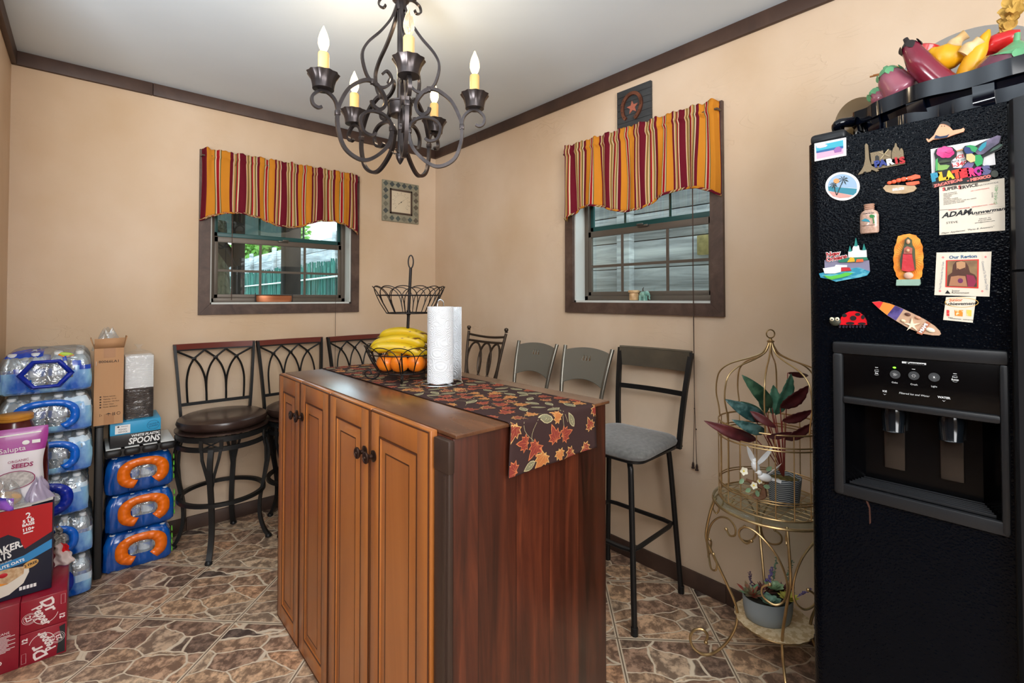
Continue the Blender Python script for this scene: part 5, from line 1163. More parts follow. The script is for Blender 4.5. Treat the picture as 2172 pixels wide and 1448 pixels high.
# box under the jars, two jars
t = thing('cardboard_box', 'brown cardboard box behind the oats carton, under the jars', 'cardboard box', (-.190, 2.695, .2268)); MB().box(-.078, .078, -.112, .112, 0, .27, bev=.003).build('carton', KRAFT, t)
JAR = mat('dark_red_jar', (84, 24, 22), .25, coat=.4); LID = mat('amber_lid', (206, 142, 52), .4)
def jar(x, y, z, r_, h_, lab):
    t = thing('plastic_jar', lab, 'jar', (x, y, z)); m = MB(); m.lathe([(r_*.94, 0), (r_, .006), (r_, h_*.80), (r_*.94, h_*.86), (r_*.86, h_*.90), (r_*.86, h_*.93)], 36); m.build('jar_body', JAR, t)
    m = MB(); m.lathe([(r_*.90, h_*.925), (r_*.92, h_*.93), (r_*.92, h_*.95), (r_*.88, h_*.955), (r_*.92, h_*.96), (r_*.92, h_*.985), (r_*.80, h_), (.001, h_)], 36); m.build('lid', LID, t)
jar(-.205, 2.745, .4975, .059, .330, 'tall dark red jar with amber lid rising behind the seed bag')
jar(-.151, 2.636, .4975, .050, .257, 'shorter dark red jar with amber lid right of the seed bag')
# seed bag and snack bag on top of the oats box
PURP = mat('seed_bag_purple', (166, 66, 150), .35, coat=.3, bump=(20, .4, .004)); SWHT = mat('seed_bag_white', (226, 222, 226), .35, coat=.3, bump=(16, .5, .005))
t = thing('seed_bag', 'white and purple pouch of seeds standing on the oats carton', 'food pouch', (-.188, 2.535, .5425))
def sb(u, v):
    w_ = .072+.014*v; th = .030*(1-v)**.55*math.sqrt(max(0, 1-(2*u-1)**4))+.001; return w_*(2*u-1)+.004*math.sin(v*9), th
m = MB(); m.grid(lambda u, v: (sb(u, v)[0], -sb(u, v)[1], .265*v), 26, 26, mif=lambda i, j: 1 if j > 16 else 0); m.grid(lambda u, v: (sb(u, v)[0], sb(u, v)[1], .265*v), 26, 26, mif=lambda i, j: 1 if j > 16 else 0); m.build('pouch', [SWHT, PURP], t)
m = MB(); m.add([FRT@Vector((.002+.052*math.cos(2*PI*i/24), .085+.030*math.sin(2*PI*i/24)+.0, .0315)) for i in range(24)], [tuple(range(24))]); m.build('clear_window', mat('seed_view', (170, 164, 162), .4, noise=(90, (200, 196, 192), (1, 1, 1), .4, .6)), t)
m = MB(); m.tube([FRT@Vector((.002+.054*math.cos(2*PI*i/24), .085+.032*math.sin(2*PI*i/24), .0315)) for i in range(24)], .0014, 5, closed=True); m.text('ORGANIC', .012, FRT@T(.012, .152, .029)@euler(0, 0, 3), align='CENTER'); m.text('SEEDS', .021, FRT@T(.022, .134, .031), align='CENTER', bold=.0007, shear=.1); m.build('lettering', mat('seed_plum', (150, 44, 92), .5), t)
m = MB(); m.text('Salupta', .024, FRT@T(-.004, .194, .024)@euler(0, 0, 3), align='CENTER'); m.ball((.030, -.0215, .214), (.010, .001, .008), 14); m.box(.046, .068, -.021, -.020, .208, .220); m.prism([(-.07, .240), (.07, .244), (.07, .249), (-.07, .245)], .012, .014, M=FRT); m.build('lettering', WHT, t)
t = thing('snack_bag', 'clear bag of bread with a violet wrapper on the oats carton', 'snack bag', (-.222, 2.482, .5425))
m = MB(); m.ball((.01, .0, .028), (.050, .024, .028), 18); m.build('bread', mat('bread_crust', (196, 160, 118), .8), t)
crumple('clear_bag', (.015, 0, 0), .058, .028, .002, .085, 7, CLEARF, t, .25); m = MB(); m.grid(lambda u, v: (-.035+.075*u, -.0285-.004*math.sin(u*9+v*4), .002+.042*v+.008*math.sin(u*5)), 14, 8); m.build('wrapper', mat('violet_wrapper', (60, 52, 160), .25, coat=.5, noise=(20, (150, 90, 200), (1, 1, 1), .45, .6)), t, solid=.001)
m = MB(); m.text('FUL', .014, FRT@T(-.012, .034, .034)@euler(0, 0, 8), bold=.0004); m.text('VITA', .010, FRT@T(-.010, .020, .034)@euler(0, 0, 8), bold=.0004); m.build('lettering', WHT, t)
m = MB(); m.tube([(-.015+.022*math.cos(2*PI*i/20), -.02, .082+.018*math.sin(2*PI*i/20)) for i in range(20)], .006, 8, closed=True); m.build('bag_knot', mat('cloudy_plastic', (206, 196, 190), .3, coat=.4, alpha=.7), t)
t = thing('snack_bag', 'lavender produce bag sagging over the right end of the oats carton', 'snack bag', (-.120, 2.500, .5425)); crumple('produce_bag', (0, 0, 0), .036, .024, .001, .075, 12, mat('lavender_plastic', (176, 164, 190), .25, coat=.5, alpha=.75), t, .2)
t = thing('gift_bag', 'striped and red crumpled bag squeezed between the oats carton and the water packs', 'paper bag', (-.054, 2.66, .2265))
m = MB(); m.grid(lambda u, v: (-.026+.060*u*(1-.75*v)+.003*math.sin(v*30), -.03+.01*math.sin(u*8+v*6), .155*v), 14, 26, mif=lambda i, j: 2 if j > 13 else (1 if i > 6 and j > 7 else 0)); m.build('bag_body', [mat('bag_cream', (214, 196, 190), .6), mat('bag_red', (214, 26, 34), .4), wood('bag_stripes', (60, 56, 54), (150, 146, 140), (226, 222, 214), 60, (.2, .2, 4), .6, bump=0)], t, solid=.002)

# ------------------------------------------------------------------ plant stand, bird cage, planters
GOLD = mat('antique_gold_wire', (166, 136, 92), .3, metal=.8, noise=(18, (200, 170, 122), (1, 1, 1), .35, .7))
SX, SY = 1.800, .667
def dpt(px, py, t): 
    d = _F+_R*((px-CXP)/FPX)-_U*((py-CYP)/FPX); return Vector((0, 0, CAMH))+d*t
st_ = thing('plant_stand', 'round gold wire plant stand with scrolled legs beside the refrigerator', 'plant stand', (SX, SY, 0))
for i in range(4):
    a = R(123+90*i); e = Vector((math.cos(a), math.sin(a), 0)); m = MB()
    P = [(.182, .572), (.200, .52), (.213, .46), (.215, .42), (.199, .38), (.150, .275), (.124, .215), (.114, .17), (.122, .12), (.152, .062), (.195, .018), (.230, .008), (.262, .026), (.272, .060), (.258, .088), (.232, .096), (.214, .080), (.218, .058)]
    m.tube([e*p.x+Vector((0, 0, p.y)) for p in smooth([(r_, z_, 0) for r_, z_ in P], 5)], .0048, 8); m.ball(e*.219+Vector((0, 0, .052)), .0075, 10)
    m.tube([e*p.x+Vector((0, 0, p.y)) for p in smooth([(.188, .560, 0), (.172, .535, 0), (.180, .515, 0), (.192, .53, 0), (.190, .555, 0)], 4)], .003, 6)
    m.build('leg', GOLD, st_)
    for s in (-1, 1):
        Q = [(15, .395, .205), (21, .378, .204), (20, .350, .205), (11, .338, .208), (3.5, .362, .208), (2.5, .42, .213), (9, .485, .206), (22, .532, .196), (34, .545, .190), (42, .530, .190), (42.5, .504, .190), (36, .492, .190), (31, .506, .190)]
        pts = smooth([(r_*math.cos(a+s*R(f_)), r_*math.sin(a+s*R(f_)), z_) for f_, z_, r_ in Q], 5)
        m = MB(); m.tube(pts, .0034, 7); m.ball(pts[0], .006, 10); m.ball(pts[-1], .006, 10); m.build('scroll', GOLD, st_)
def circ(r_, z_, n=56, c=(0, 0)): return [(c[0]+r_*math.cos(2*PI*i/n), c[1]+r_*math.sin(2*PI*i/n), z_) for i in range(n)]
m = MB(); m.tube(circ(.190, .566), .0045, 8, closed=True); m.build('top_ring', GOLD, st_)
m = MB(); m.lathe([(.001, .5705), (.186, .5705), (.192, .574), (.186, .5785), (.001, .5785)], 64); m.build('glass_top', GLASS, st_)
m = MB(); m.tube(circ(.1165, .168), .0035, 8, closed=True); m.tube(circ(.098, .156), .0028, 8, closed=True)
for i in range(4): a = R(123+45+90*i); m.tube([(.1165*math.cos(a), .1165*math.sin(a), .168), (.098*math.cos(a), .098*math.sin(a), .156)], .0025, 6)
for a in (R(123), R(213)): m.tube([(-.115*math.cos(a), -.115*math.sin(a), .168), (.115*math.cos(a), .115*math.sin(a), .168)], .0028, 6)
m.build('lower_shelf_ring', GOLD, st_)
dy_ = MB().lathe([(.001, .1725), (.119, .1725), (.120, .1740), (.119, .1752), (.001, .1752)], 96, (SX, SY, 0), rf=lambda a, k: 1+.035*abs(math.sin(a*11))*(k in (1, 2, 3))).build('doily', mat('lace_doily', (214, 190, 152), .8, noise=(60, (190, 160, 118), (1, 1, 1), .45, .55)))
tag(dy_, 'round beige lace doily on the lower shelf of the plant stand', 'doily')
pl_ = thing('succulent_planter', 'low grey oval bowl of artificial succulents and lavender on the doily', 'planter', (SX-.016, SY+.012, .1757)); pl_.scale = (1, 1, .86)
EL = euler(0, 0, -41.5)@Matrix.Diagonal((.92, .72, 1, 1))
MB().lathe([(.001, 0), (.072, 0), (.080, .008), (.087, .045), (.090, .092), (.0865, .092), (.083, .045), (.001, .030)], 48, M=EL).build('bowl', mat('grey_bowl', (140, 148, 150), .5), pl_)
MB().lathe([(.001, .080), (.084, .080), (.084, .084), (.001, .086)], 32, M=EL).build('moss', mat('dark_moss', (52, 48, 38), .95, bump=(90, 1, .004)), pl_)
def leafblade(m, base, d, length, width, up=Vector((0, 0, 1)), curl=.2, thick=.12, n=7):
    d = d.normalized(); sdv = d.cross(up); sdv = sdv.normalized() if sdv.length > 1e-4 else d.orthogonal().normalized(); nrm = sdv.cross(d).normalized(); vs = []; fs = []
    for i in range(n+1):
        s = i/n; w_ = width*math.sin(PI*min(1, s*.92+.08))**.8*(1 if s < .98 else .1); c = base+d*(length*s)+nrm*(curl*length*s*s)
        vs += [c-sdv*w_+nrm*w_*.35, c-nrm*w_*thick, c+sdv*w_+nrm*w_*.35, c+nrm*w_*thick*.6]
    for i in range(n):
        for j in range(4): fs.append((4*i+j, 4*i+(j+1) % 4, 4*i+4+(j+1) % 4, 4*i+4+j))
    m.add(vs, fs, 0, True)
def rosette(c, r_, mt, lay=4, per=8, name='succulent', w_=.34):
    m = MB(); rnd = random.Random(int(c[0]*9999))
    for k in range(lay):
        el = R(12+68*k/lay)
        for i in range(per-k): a = 2*PI*i/(per-k)+k*.5; L_ = r_*(1-.19*k)*rnd.uniform(.9, 1.08); leafblade(m, Vector(c), Vector((math.cos(a)*math.cos(el), math.sin(a)*math.cos(el), math.sin(el))), L_, L_*w_, curl=.25)
    m.build(name, mt, pl_)
gm_ = lambda n, a, b: mat(n, a, .5, noise=(30, b, (1, 1, 1), .35, .65))
at_ = lambda u, v, z: tuple(_R*u+Vector((.6625, .749, 0))*v+Vector((0, 0, z)))
rosette(at_(-.010, -.040, .088), .040, gm_('succulent_blue_green', (78, 112, 96), (120, 150, 128)), 5, 9); rosette(at_(.056, -.028, .094), .036, gm_('succulent_yellow', (170, 160, 54), (206, 196, 96)), 5, 10, w_=.24)
rosette(at_(-.062, -.012, .100), .052, gm_('succulent_red', (150, 60, 50), (100, 140, 100)), 3, 8, w_=.15); rosette(at_(.028, .012, .110), .036, gm_('succulent_pale', (130, 160, 118), (166, 186, 146)), 4, 8, w_=.42); rosette(at_(.0, .02, .09), .045, gm_('succulent_maroon', (74, 34, 36), (110, 60, 54)), 3, 8, w_=.12); rosette(at_(.062, .018, .092), .045, gm_('succulent_maroon', (74, 34, 36), (110, 60, 54)), 3, 8, w_=.12)
LAV = mat('lavender_flower', (112, 96, 148), .8); EUC = mat('eucalyptus_leaf', (110, 134, 110), .6)
for (u, v, h_, tu, mt, sz, nm) in ((-.042, .02, .175, -.01, mat('dusty_plum', (86, 66, 88), .8), .005, 'lavender_sprig'), (.004, .03, .180, .03, LAV, .007, 'lavender_sprig'), (.03, .035, .225, .022, EUC, .006, 'eucalyptus_sprig'), (.075, .03, .215, .03, EUC, .006, 'eucalyptus_sprig'), (.078, -.01, .125, .07, LAV, .005, 'lavender_sprig'), (-.0, -.01, .12, -.03, LAV, .005, 'lavender_sprig')):
    m = MB(); b0 = Vector(at_(u, v, .085)); b1 = b0+_R*tu+Vector((0, 0, h_-.085)); m.tube([b0, (b0+b1)/2+_R*tu*.1, b1], .0012, 5); rnd = random.Random(int(h_*1e4))
    for i in range(26): q = b0.lerp(b1, .4+.6*i/26); m.ball(q+Vector((rnd.uniform(-1, 1), rnd.uniform(-1, 1), rnd.uniform(-1, 1)))*sz*.9, sz*rnd.uniform(.35, .7)*(1.1-.4*i/26), 6)
    m.build(nm, mt, pl_)
# cage
CZ = .5792
cg = thing('bird_cage', 'gold wire bird cage with an onion dome standing on the plant stand', 'bird cage', (SX, SY, CZ)); rc = .170
m = MB(); m.tube(circ(rc, .004), .0028, 7, closed=True)
for zz in (.052, .060): m.tube(circ(rc, zz), .0022, 6, closed=True)
for zz in (.222, .232): m.tube(circ(rc+.002, zz), .0026, 7, closed=True)
m.tube(circ(rc, .272), .0030, 7, closed=True)
for i in range(9): y = -.8*rc+.2*rc*i; c = math.sqrt(rc*rc-y*y); m.tube([(-c, y, .0035), (c, y, .0035)], .0012, 5); m.tube([(y, -c, .0035), (y, c, .0035)], .0012, 5)
m.build('cage_hoops', GOLD, cg)
for i in range(20):
    a = 2*PI*i/20+.1; MB().tube([(rc*math.cos(a), rc*math.sin(a), .004), (rc*math.cos(a), rc*math.sin(a), .272)], .0018, 6).build('cage_bar', GOLD, cg)
for i in range(8):
    a = 2*PI*i/8+.25; P = [(.168, .272), (.172, .31), (.180, .355), (.178, .40), (.165, .44), (.127, .470), (.065, .493), (.028, .512), (.012, .535), (.006, .552)]
    MB().tube([(p.x*math.cos(a), p.x*math.sin(a), p.y) for p in smooth([(r_, z_, 0) for r_, z_ in P], 4)], .0026, 6).build('dome_rib', GOLD, cg)
m = MB(); m.lathe([(.004, .535), (.009, .545), (.005, .549), (.012, .553), (.012, .557), (.006, .560), (.004, .565)], 14); m.tube([_R*(.0145*math.sin(2*PI*i/24))+Vector((0, 0, .581-.0145*math.cos(2*PI*i/24))) for i in range(24)], .0022, 7, closed=True); m.build('finial', GOLD, cg)
# potted plant inside the cage
PX, PY = 1.800, .628; pz = CZ+.0062
pp = thing('potted_plant', 'artificial plant with green and maroon leaves in a herringbone pot inside the cage', 'potted plant', (PX, PY, pz))
pot_m = wood('herringbone_pot', (38, 44, 54), (120, 128, 132), (176, 180, 178), 1, (1, 1, 1), .6, bump=0)
nt = pot_m.node_tree; n_ = nt.nodes; l_ = nt.links; b_ = n_['Principled BSDF']; tc_ = n_.new('ShaderNodeTexCoord'); sp_ = n_.new('ShaderNodeSeparateXYZ'); l_.new(tc_.outputs['UV'], sp_.inputs[0])
def mth(op, a, b=None, vb=None):
    q = n_.new('ShaderNodeMath'); q.operation = op; l_.new(a, q.inputs[0])
    if b is not None: l_.new(b, q.inputs[1])
    if vb is not None: q.inputs[1].default_value = vb
    return q.outputs[0]
zg = mth('PINGPONG', mth('MULTIPLY', sp_.outputs[0], vb=5.0), vb=.5); ln = mth('FRACT', mth('ADD', mth('MULTIPLY', sp_.outputs[1], vb=13.0), mth('MULTIPLY', zg, vb=2.6)))
st2 = mth('GREATER_THAN', ln, vb=.45); mc = n_.new('ShaderNodeMix'); mc.data_type = 'RGBA'; mc.inputs[6].default_value = lin((44, 50, 60)); mc.inputs[7].default_value = lin((150, 156, 156)); l_.new(st2, mc.inputs[0]); l_.new(mc.outputs[2], b_.inputs['Base Color'])
m = MB(); m.grid(lambda u, v: ((.043+.009*v)*math.cos(2*PI*u), (.043+.009*v)*math.sin(2*PI*u), .092*v), 49, 6); o = m.build('pot', pot_m, pp, solid=.003); ul = o.data.uv_layers.new(name='UVMap')
for lp in o.data.loops: i, j = divmod(lp.vertex_index, 6); ul.data[lp.index].uv = (i/48, j/5)
MB().lathe([(.001, .0), (.044, .0), (.0495, .078), (.02, .086), (.001, .088)], 28).build('moss', mat('pot_moss', (112, 96, 50), .95, noise=(60, (80, 76, 36), (1, 1, 1), .4, .6), bump=(120, 1, .005)), pp)
def plantleaf(bpx, tpx, t0, t1, wd, mt, nm, droop=.0):
    O = Vector((PX, PY, pz)); b = dpt(*bpx, t0)-O; tp = dpt(*tpx, t1)-O; root_ = Vector((0, 0, .085))+(b-Vector((0, 0, .085)))*.04
    m = MB(); m.tube(smooth([tuple(root_), tuple(root_.lerp(b, .5)+Vector((0, 0, .012))), tuple(b)], 4), .0016, 5); m.build('stem', mat('red_stem', (140, 56, 48), .6), pp)
    d = (tp-b); L_ = d.length; d.normalize(); vw = Vector((.6625, .749, .15)).normalized(); sd = d.cross(vw).normalized(); nr = sd.cross(d); vs = []; fs = []; n = 14; k = 6
    for i in range(n+1):
        s = i/n; w_ = wd*(math.sin(PI*s**.85)**.75) if 0 < s < 1 else .0004; w_ = max(w_, .0004); c = b+d*(L_*s)+nr*(-.10*L_*math.sin(PI*s))+Vector((0, 0, -droop*L_*s*s))
        for j in range(-k//2, k//2+1):
            q = j/(k/2); vs.append(c+sd*(w_*q)+nr*(-.25*w_*(abs(q)-.5))+nr*(.0022*math.sin(s*34)*abs(q)*(wd/.025)))
    r_ = k+1
    for i in range(n):
        for j in range(k): fs.append((i*r_+j, i*r_+j+1, (i+1)*r_+j+1, (i+1)*r_+j))
    mm = MB(); mm.add(vs, fs, 0, True); mm.build(nm, mt, pp, solid=.0006)
GL1 = mat('leaf_dark_green', (44, 78, 58), .4, noise=(26, (82, 118, 90), (1, 1, 1), .45, .6)); GL2 = mat('leaf_jade', (84, 128, 104), .45, noise=(26, (52, 98, 76), (1, 1, 1), .45, .6)); GL3 = mat('leaf_blue_green', (38, 70, 68), .4, noise=(26, (88, 122, 120), (1, 1, 1), .48, .62)); MRN = mat('leaf_maroon', (66, 20, 26), .5, noise=(20, (92, 34, 36), (1, 1, 1), .4, .6))
Z_ = lambda x, y: (1440+x/3.29, 690+y/3.29)
for a in (((650, 575), (440, 345), 1.62, 1.58, .022, GL1, 'leaf'), ((672, 625), (785, 335), 1.68, 1.72, .024, GL2, 'leaf'), ((650, 620), (660, 415), 1.70, 1.74, .022, GL2, 'leaf'), ((610, 660), (322, 515), 1.60, 1.56, .024, GL3, 'leaf'), ((600, 655), (430, 530), 1.66, 1.68, .020, GL1, 'leaf'), ((605, 745), (370, 658), 1.57, 1.53, .018, GL3, 'leaf'),
          ((545, 800), (175, 665), 1.62, 1.60, .020, MRN, 'leaf'), ((708, 575), (905, 420), 1.66, 1.62, .025, MRN, 'leaf'), ((720, 668), (930, 590), 1.64, 1.60, .018, MRN, 'leaf'), ((740, 798), (930, 680), 1.60, 1.56, .018, MRN, 'leaf'), ((500, 600), (680, 715), 1.55, 1.52, .013, MRN, 'leaf'), ((612, 775), (790, 745), 1.54, 1.52, .011, MRN, 'leaf'), ((610, 610), (560, 480), 1.64, 1.66, .016, GL1, 'leaf'), ((760, 330), (905, 350), 1.75, 1.78, .010, MRN, 'leaf')):
    plantleaf(Z_(*a[0]), Z_(*a[1]), *a[2:])
# dove figurine
df_ = thing('dove_figurine', 'white porcelain doves on a flowering branch inside the bird cage', 'figurine', tuple(Vector((1.735, .735, pz)))); PORC = mat('white_porcelain', (232, 232, 230), .25, coat=.4)
O = Vector((1.735, .735, pz)); V_ = lambda x, y, t: dpt(*Z_(x, y), t)-O
def dove(c, d, wings, sc=1):
    m = MB(); d = d.normalized(); s_ = Vector((0, 0, 1)).cross(d).normalized(); u_ = d.cross(s_); M4 = Matrix((d.to_4d(), s_.to_4d(), u_.to_4d(), (0, 0, 0, 1))).transposed(); M4[3] = (0, 0, 0, 1); M4[0][3] = M4[1][3] = M4[2][3] = 0
    m.ball(c, (.022*sc, .012*sc, .0125*sc), 16, M=M4); m.ball(c+d*.019*sc+u_*.009*sc, (.0085*sc,)*3, 12); m.tube([c+d*.026*sc+u_*.009*sc, c+d*.033*sc+u_*.007*sc], .002, 6, radii=[.0025, .0004])
    m.tube([c-d*.014*sc, c-d*.034*sc, c-d*.046*sc], 1, sect=[(-.5, -1), (.5, -1), (.5, 1), (-.5, 1)], radii=[.005*sc, .006*sc, .009*sc], up=tuple(u_)); b = m.build('dove_body', PORC, df_)
    for w_ in wings: m = MB(); leafblade(m, c+u_*.004, w_, w_.length, .010*sc, up=d, curl=.25, thick=.25, n=9); m.build('wing', PORC, b)
c1 = V_(535, 985, 1.57); dove(c1, Vector((-.3, .1, .5)), [V_(435, 840, 1.57)-c1, V_(665, 890, 1.60)-c1], 1.0)
c2 = V_(600, 1060, 1.54); dove(c2, _R*-1+Vector((0, 0, .25)), [V_(740, 1010, 1.56)-c2], 1.05)
m = MB(); m.tube([V_(470, 1075, 1.57), V_(520, 1100, 1.57), V_(590, 1130, 1.56), V_(590, 1185, 1.56)], .008, 8, radii=[.004, .007, .009, .012]); m.tube([V_(590, 1150, 1.56), V_(620, 1085, 1.55)], .005, 6); m.ball(V_(560, 1190, 1.56)*1+Vector((0, 0, .0)), (.03, .02, .006), 14); m.build('branch', mat('brown_branch', (120, 84, 60), .7, bump=(60, .8, .003)), df_)
WF = mat('cream_blossom', (236, 230, 206), .5)
for (x, y, t_, r_) in ((450, 1015, 1.55, .015), (520, 1115, 1.53, .013), (560, 1085, 1.55, .010)):
    c = V_(x, y, t_); m = MB(); nd_ = Vector((-.66, -.75, .2)).normalized(); e1 = nd_.cross(Vector((0, 0, 1))).normalized(); e2 = nd_.cross(e1)
    for i in range(5): a = 2*PI*i/5; leafblade(m, c, e1*math.cos(a)+e2*math.sin(a)+nd_*.25, r_, r_*.42, up=nd_, curl=.1)
    f = m.build('blossom', WF, df_); MB().ball(c+nd_*.003, .0028, 8).build('blossom_centre', mat('blossom_yellow', (226, 200, 70), .6), f)
m = MB()
for (x, y, dx, dy) in ((450, 1070, -30, 30), (500, 1140, -50, 20), (590, 1120, 60, 10), (610, 1010, 40, -30), (540, 1150, 10, 45)): b = V_(x, y, 1.54); leafblade(m, b, V_(x+dx, y+dy, 1.54)-b, .020, .007, up=Vector((-.66, -.75, .2)))
m.build('green_leaves', mat('porcelain_leaf', (120, 146, 112), .4), df_)

# ------------------------------------------------------------------ refrigerator
XF = 1.400
def fridge_black(name, base, sc, st_, rough=.3):
    m = bpy.data.materials.new(name); nt, n, l, b = setup(m); tc = n.new('ShaderNodeTexCoord'); v = n.new('ShaderNodeTexVoronoi'); v.feature = 'SMOOTH_F1'; v.inputs['Scale'].default_value = sc; v.inputs['Smoothness'].default_value = .4
    z = n.new('ShaderNodeTexNoise'); z.inputs['Scale'].default_value = sc*.7; z.inputs['Detail'].default_value = 2; l.new(tc.outputs['Object'], z.inputs['Vector']); l.new(tc.outputs['Object'], v.inputs['Vector'])
    a = n.new('ShaderNodeMath'); a.operation = 'ADD'; l.new(v.outputs['Distance'], a.inputs[0]); l.new(z.outputs[0], a.inputs[1]); bp = n.new('ShaderNodeBump'); bp.inputs['Strength'].default_value = st_; bp.inputs['Distance'].default_value = .0012; l.new(a.outputs[0], bp.inputs['Height']); l.new(bp.outputs[0], b.inputs['Normal'])
    b.inputs['Base Color'].default_value = lin(base); b.inputs['Roughness'].default_value = rough; b.inputs['Specular IOR Level'].default_value = .10; return m
FB = fridge_black('pebbled_black_enamel', (4, 7, 13), 230, .75, .15); FS = mat('smooth_black_plastic', (6, 6, 7), .2, spec=.25); FG = mat('satin_dark_grey', (32, 33, 35), .36, spec=.35, bump=(300, .15, .0005)); FV = mat('cavity_black', (3, 3, 4), .14, spec=.25)
fr = thing('refrigerator', 'black side by side refrigerator with ice dispenser and many magnets', 'refrigerator', (XF, 0, 0))
MB().box(.055, .600, -.45, .424, .02, 1.672, bev=.006).build('cabinet', FS, fr)
dz0, dz1 = .045, 1.684; yl, yr = .428, .062; q = .030
def roundprof(y0, y1, x1): return [(x1, y0), (x1, y1)]+[(q-q*math.sin(R(90*i/8)), y1-q+q*math.cos(R(90*i/8))) for i in range(9)]+[(0, y0)]
m = MB()
for (za, zb) in ((dz0, .806), (1.172, dz1)): m.prism(roundprof(yr, yl, .05), za, zb)
m.prism(roundprof(.366, yl, .05), .806, 1.172); m.box(0, .05, yr, .072, .806, 1.172)
fd = m.build('freezer_door', FB, fr)
MB().prism([(.05, -.444), (.05, -.002), (.012, -.002), (0, -.012), (0, -.42), (.02, -.444)], dz0, dz1).build('fresh_food_door', FB, fr)
MB().box(.01, .05, -.002, .062, dz0, dz1-.002).build('door_gap_trim', FG, fr)
def hpiece(z0, z1, o):
    pr = [(.012, .060), (-.018, .0585), (-.030, .052), (-.034, .040), (-.034, .008), (-.03, .002), (.012, .002)]
    MB().prism(pr, z0, z1).build('door_handle', FG, o)
hpiece(1.341, dz1-.004, fd); hpiece(.10, 1.336, fd)
m = MB(); m.box(.02, .10, .345, .425, 1.685, 1.712, bev=.010, seg=3); m.tube([(.03, .40, 1.68), (.03, .40, 1.69)], .008, 10); m.build('hinge_cover', FG, fr)
# dispenser
ds = MB(); bz = [(.372, .066, 1.148, 1.178), (.372, .350, .806, 1.15), (.080, .066, .806, 1.15), (.352, .078, 1.028, 1.046)]
for (ya, yb, za, zb) in bz: ds.box(-.010, .012, yb, ya, za, zb, bev=.006)
ds.box(-.008, .012, .068, .370, .804, .832, bev=.004)
dp = ds.build('dispenser_frame', FG, fr)
MB().box(-.0035, .010, .078, .352, 1.044, 1.150, bev=.001).build('control_panel', FS, fr)
m = MB(); y0, y1, z0, z1, dp_ = .078, .352, .832, 1.030, .085
m.add([(.0, y0, z0), (.0, y1, z0), (.0, y1, z1), (.0, y0, z1), (dp_, y0+.05, z0+.02), (dp_, y1-.05, z0+.02), (dp_, y1-.05, z1), (dp_, y0+.05, z1)], [(4, 7, 6, 5), (0, 4, 5, 1), (3, 2, 6, 7), (0, 3, 7, 4), (1, 5, 6, 2)]); m.build('dispenser_cavity', FV, fr)
for i in range(7): MB().box(.004+i*.0085, .0065+i*.0085, y0+.01+i*.004, y1-.01-i*.004, z0+.001, z0+.007+i*.0012, bev=.0008).build('drip_grille_slat', FG, fr)
for yy, nm in ((.262, 'ice_chute'), (.160, 'water_chute')):
    m = MB(); m.lathe([(.020, 1.026), (.023, 1.010), (.020, .972), (.0215, .970)], 20, (.040, yy, 0)); c = m.build(nm, mat('smoke_plastic', (14, 18, 22), .12, spec=.5), fr)
    MB().box(.050, .056, yy-.020, yy+.020, .876, .985, bev=.004, M=None).build('paddle', mat('paddle_brown_black', (34, 28, 24), .2, spec=.6), c)
LW_ = mat('panel_white_print', (208, 210, 210), .5)
XI = Matrix(((0, 0, -1, 0), (-1, 0, 0, 0), (0, 1, 0, 0), (0, 0, 0, 1)))     # print frame of a face looking toward -x
def FPX_(px, py, x=XF-.004): p = hit(0, x, px, py); return -p.y, p.z
PZ = lambda x, y: FPX_(1700+x/3.3665, 700+y/3.3665)
def ptext(m, s_, zx, zy, size, dz=.0, **k): a, b = PZ(zx, zy); m.text(s_, size, XI@T(a, b, .0037+dz), **k)
m = MB(XI); a0, b0 = PZ(717, 213); a1, b1 = PZ(890, 252); m.prism([(a0, b1+.001), (a1, b1+.001), (a1, b0-.003), (a0, b0-.003)], .0035, .0042); lo = m.build('badge', LW_, fr)
m = MB(); m.text('Kenmore', .0088, XI@T((a0+a1)/2+.002, (b0+b1)/2-.0025, .0043), bold=.0003, shear=.2, maxw=.032); m.build('lettering', INK, lo)
m = MB(); ptext(m, 'Auto', 536, 292, .0042); ptext(m, 'Ice', 536, 307, .0050, bold=.0002); ptext(m, 'Cube', 665, 374, .0052); ptext(m, 'Crush', 803, 388, .0052); ptext(m, 'Light', 947, 402, .0052); ptext(m, 'Filter', 1096, 337, .0042); ptext(m, 'Reset', 1096, 354, .0050, bold=.0002)
ptext(m, 'ICE', 594, 436, .0055, bold=.0002); ptext(m, 'WATER', 1017, 482, .0060, bold=.0002); ptext(m, 'Filtered Ice and Water', 803, 460, .0058, shear=.2)
for (x, y) in ((594, 456), (1017, 503)): a, b = PZ(x, y); m.prism([(a-.003, b+.001), (a, b-.001), (a+.003, b+.001), (a, b-.0022)], .0036, .0040, M=XI)
for (x, y) in ((536, 266), (800, 279), (1096, 311)): a, b = PZ(x, y); m.prism([(a-.0028, b-.0006), (a+.0028, b-.0006), (a+.0028, b+.0006), (a-.0028, b+.0006)], .0036, .0040, M=XI)
for (x, y) in ((536, 300), (1096, 347)):
    a, b = PZ(x, y)
    for s in (1, -1): m.tube([XI@Vector((a+.0062*math.cos(R(s*(50+i*8))), b+.0068*math.sin(R(s*(50+i*8))), .0037)) for i in range(11)], .0003, 4)
m.build('panel_lettering', LW_, fr)
BTN = mat('panel_button', (62, 64, 66), .4)
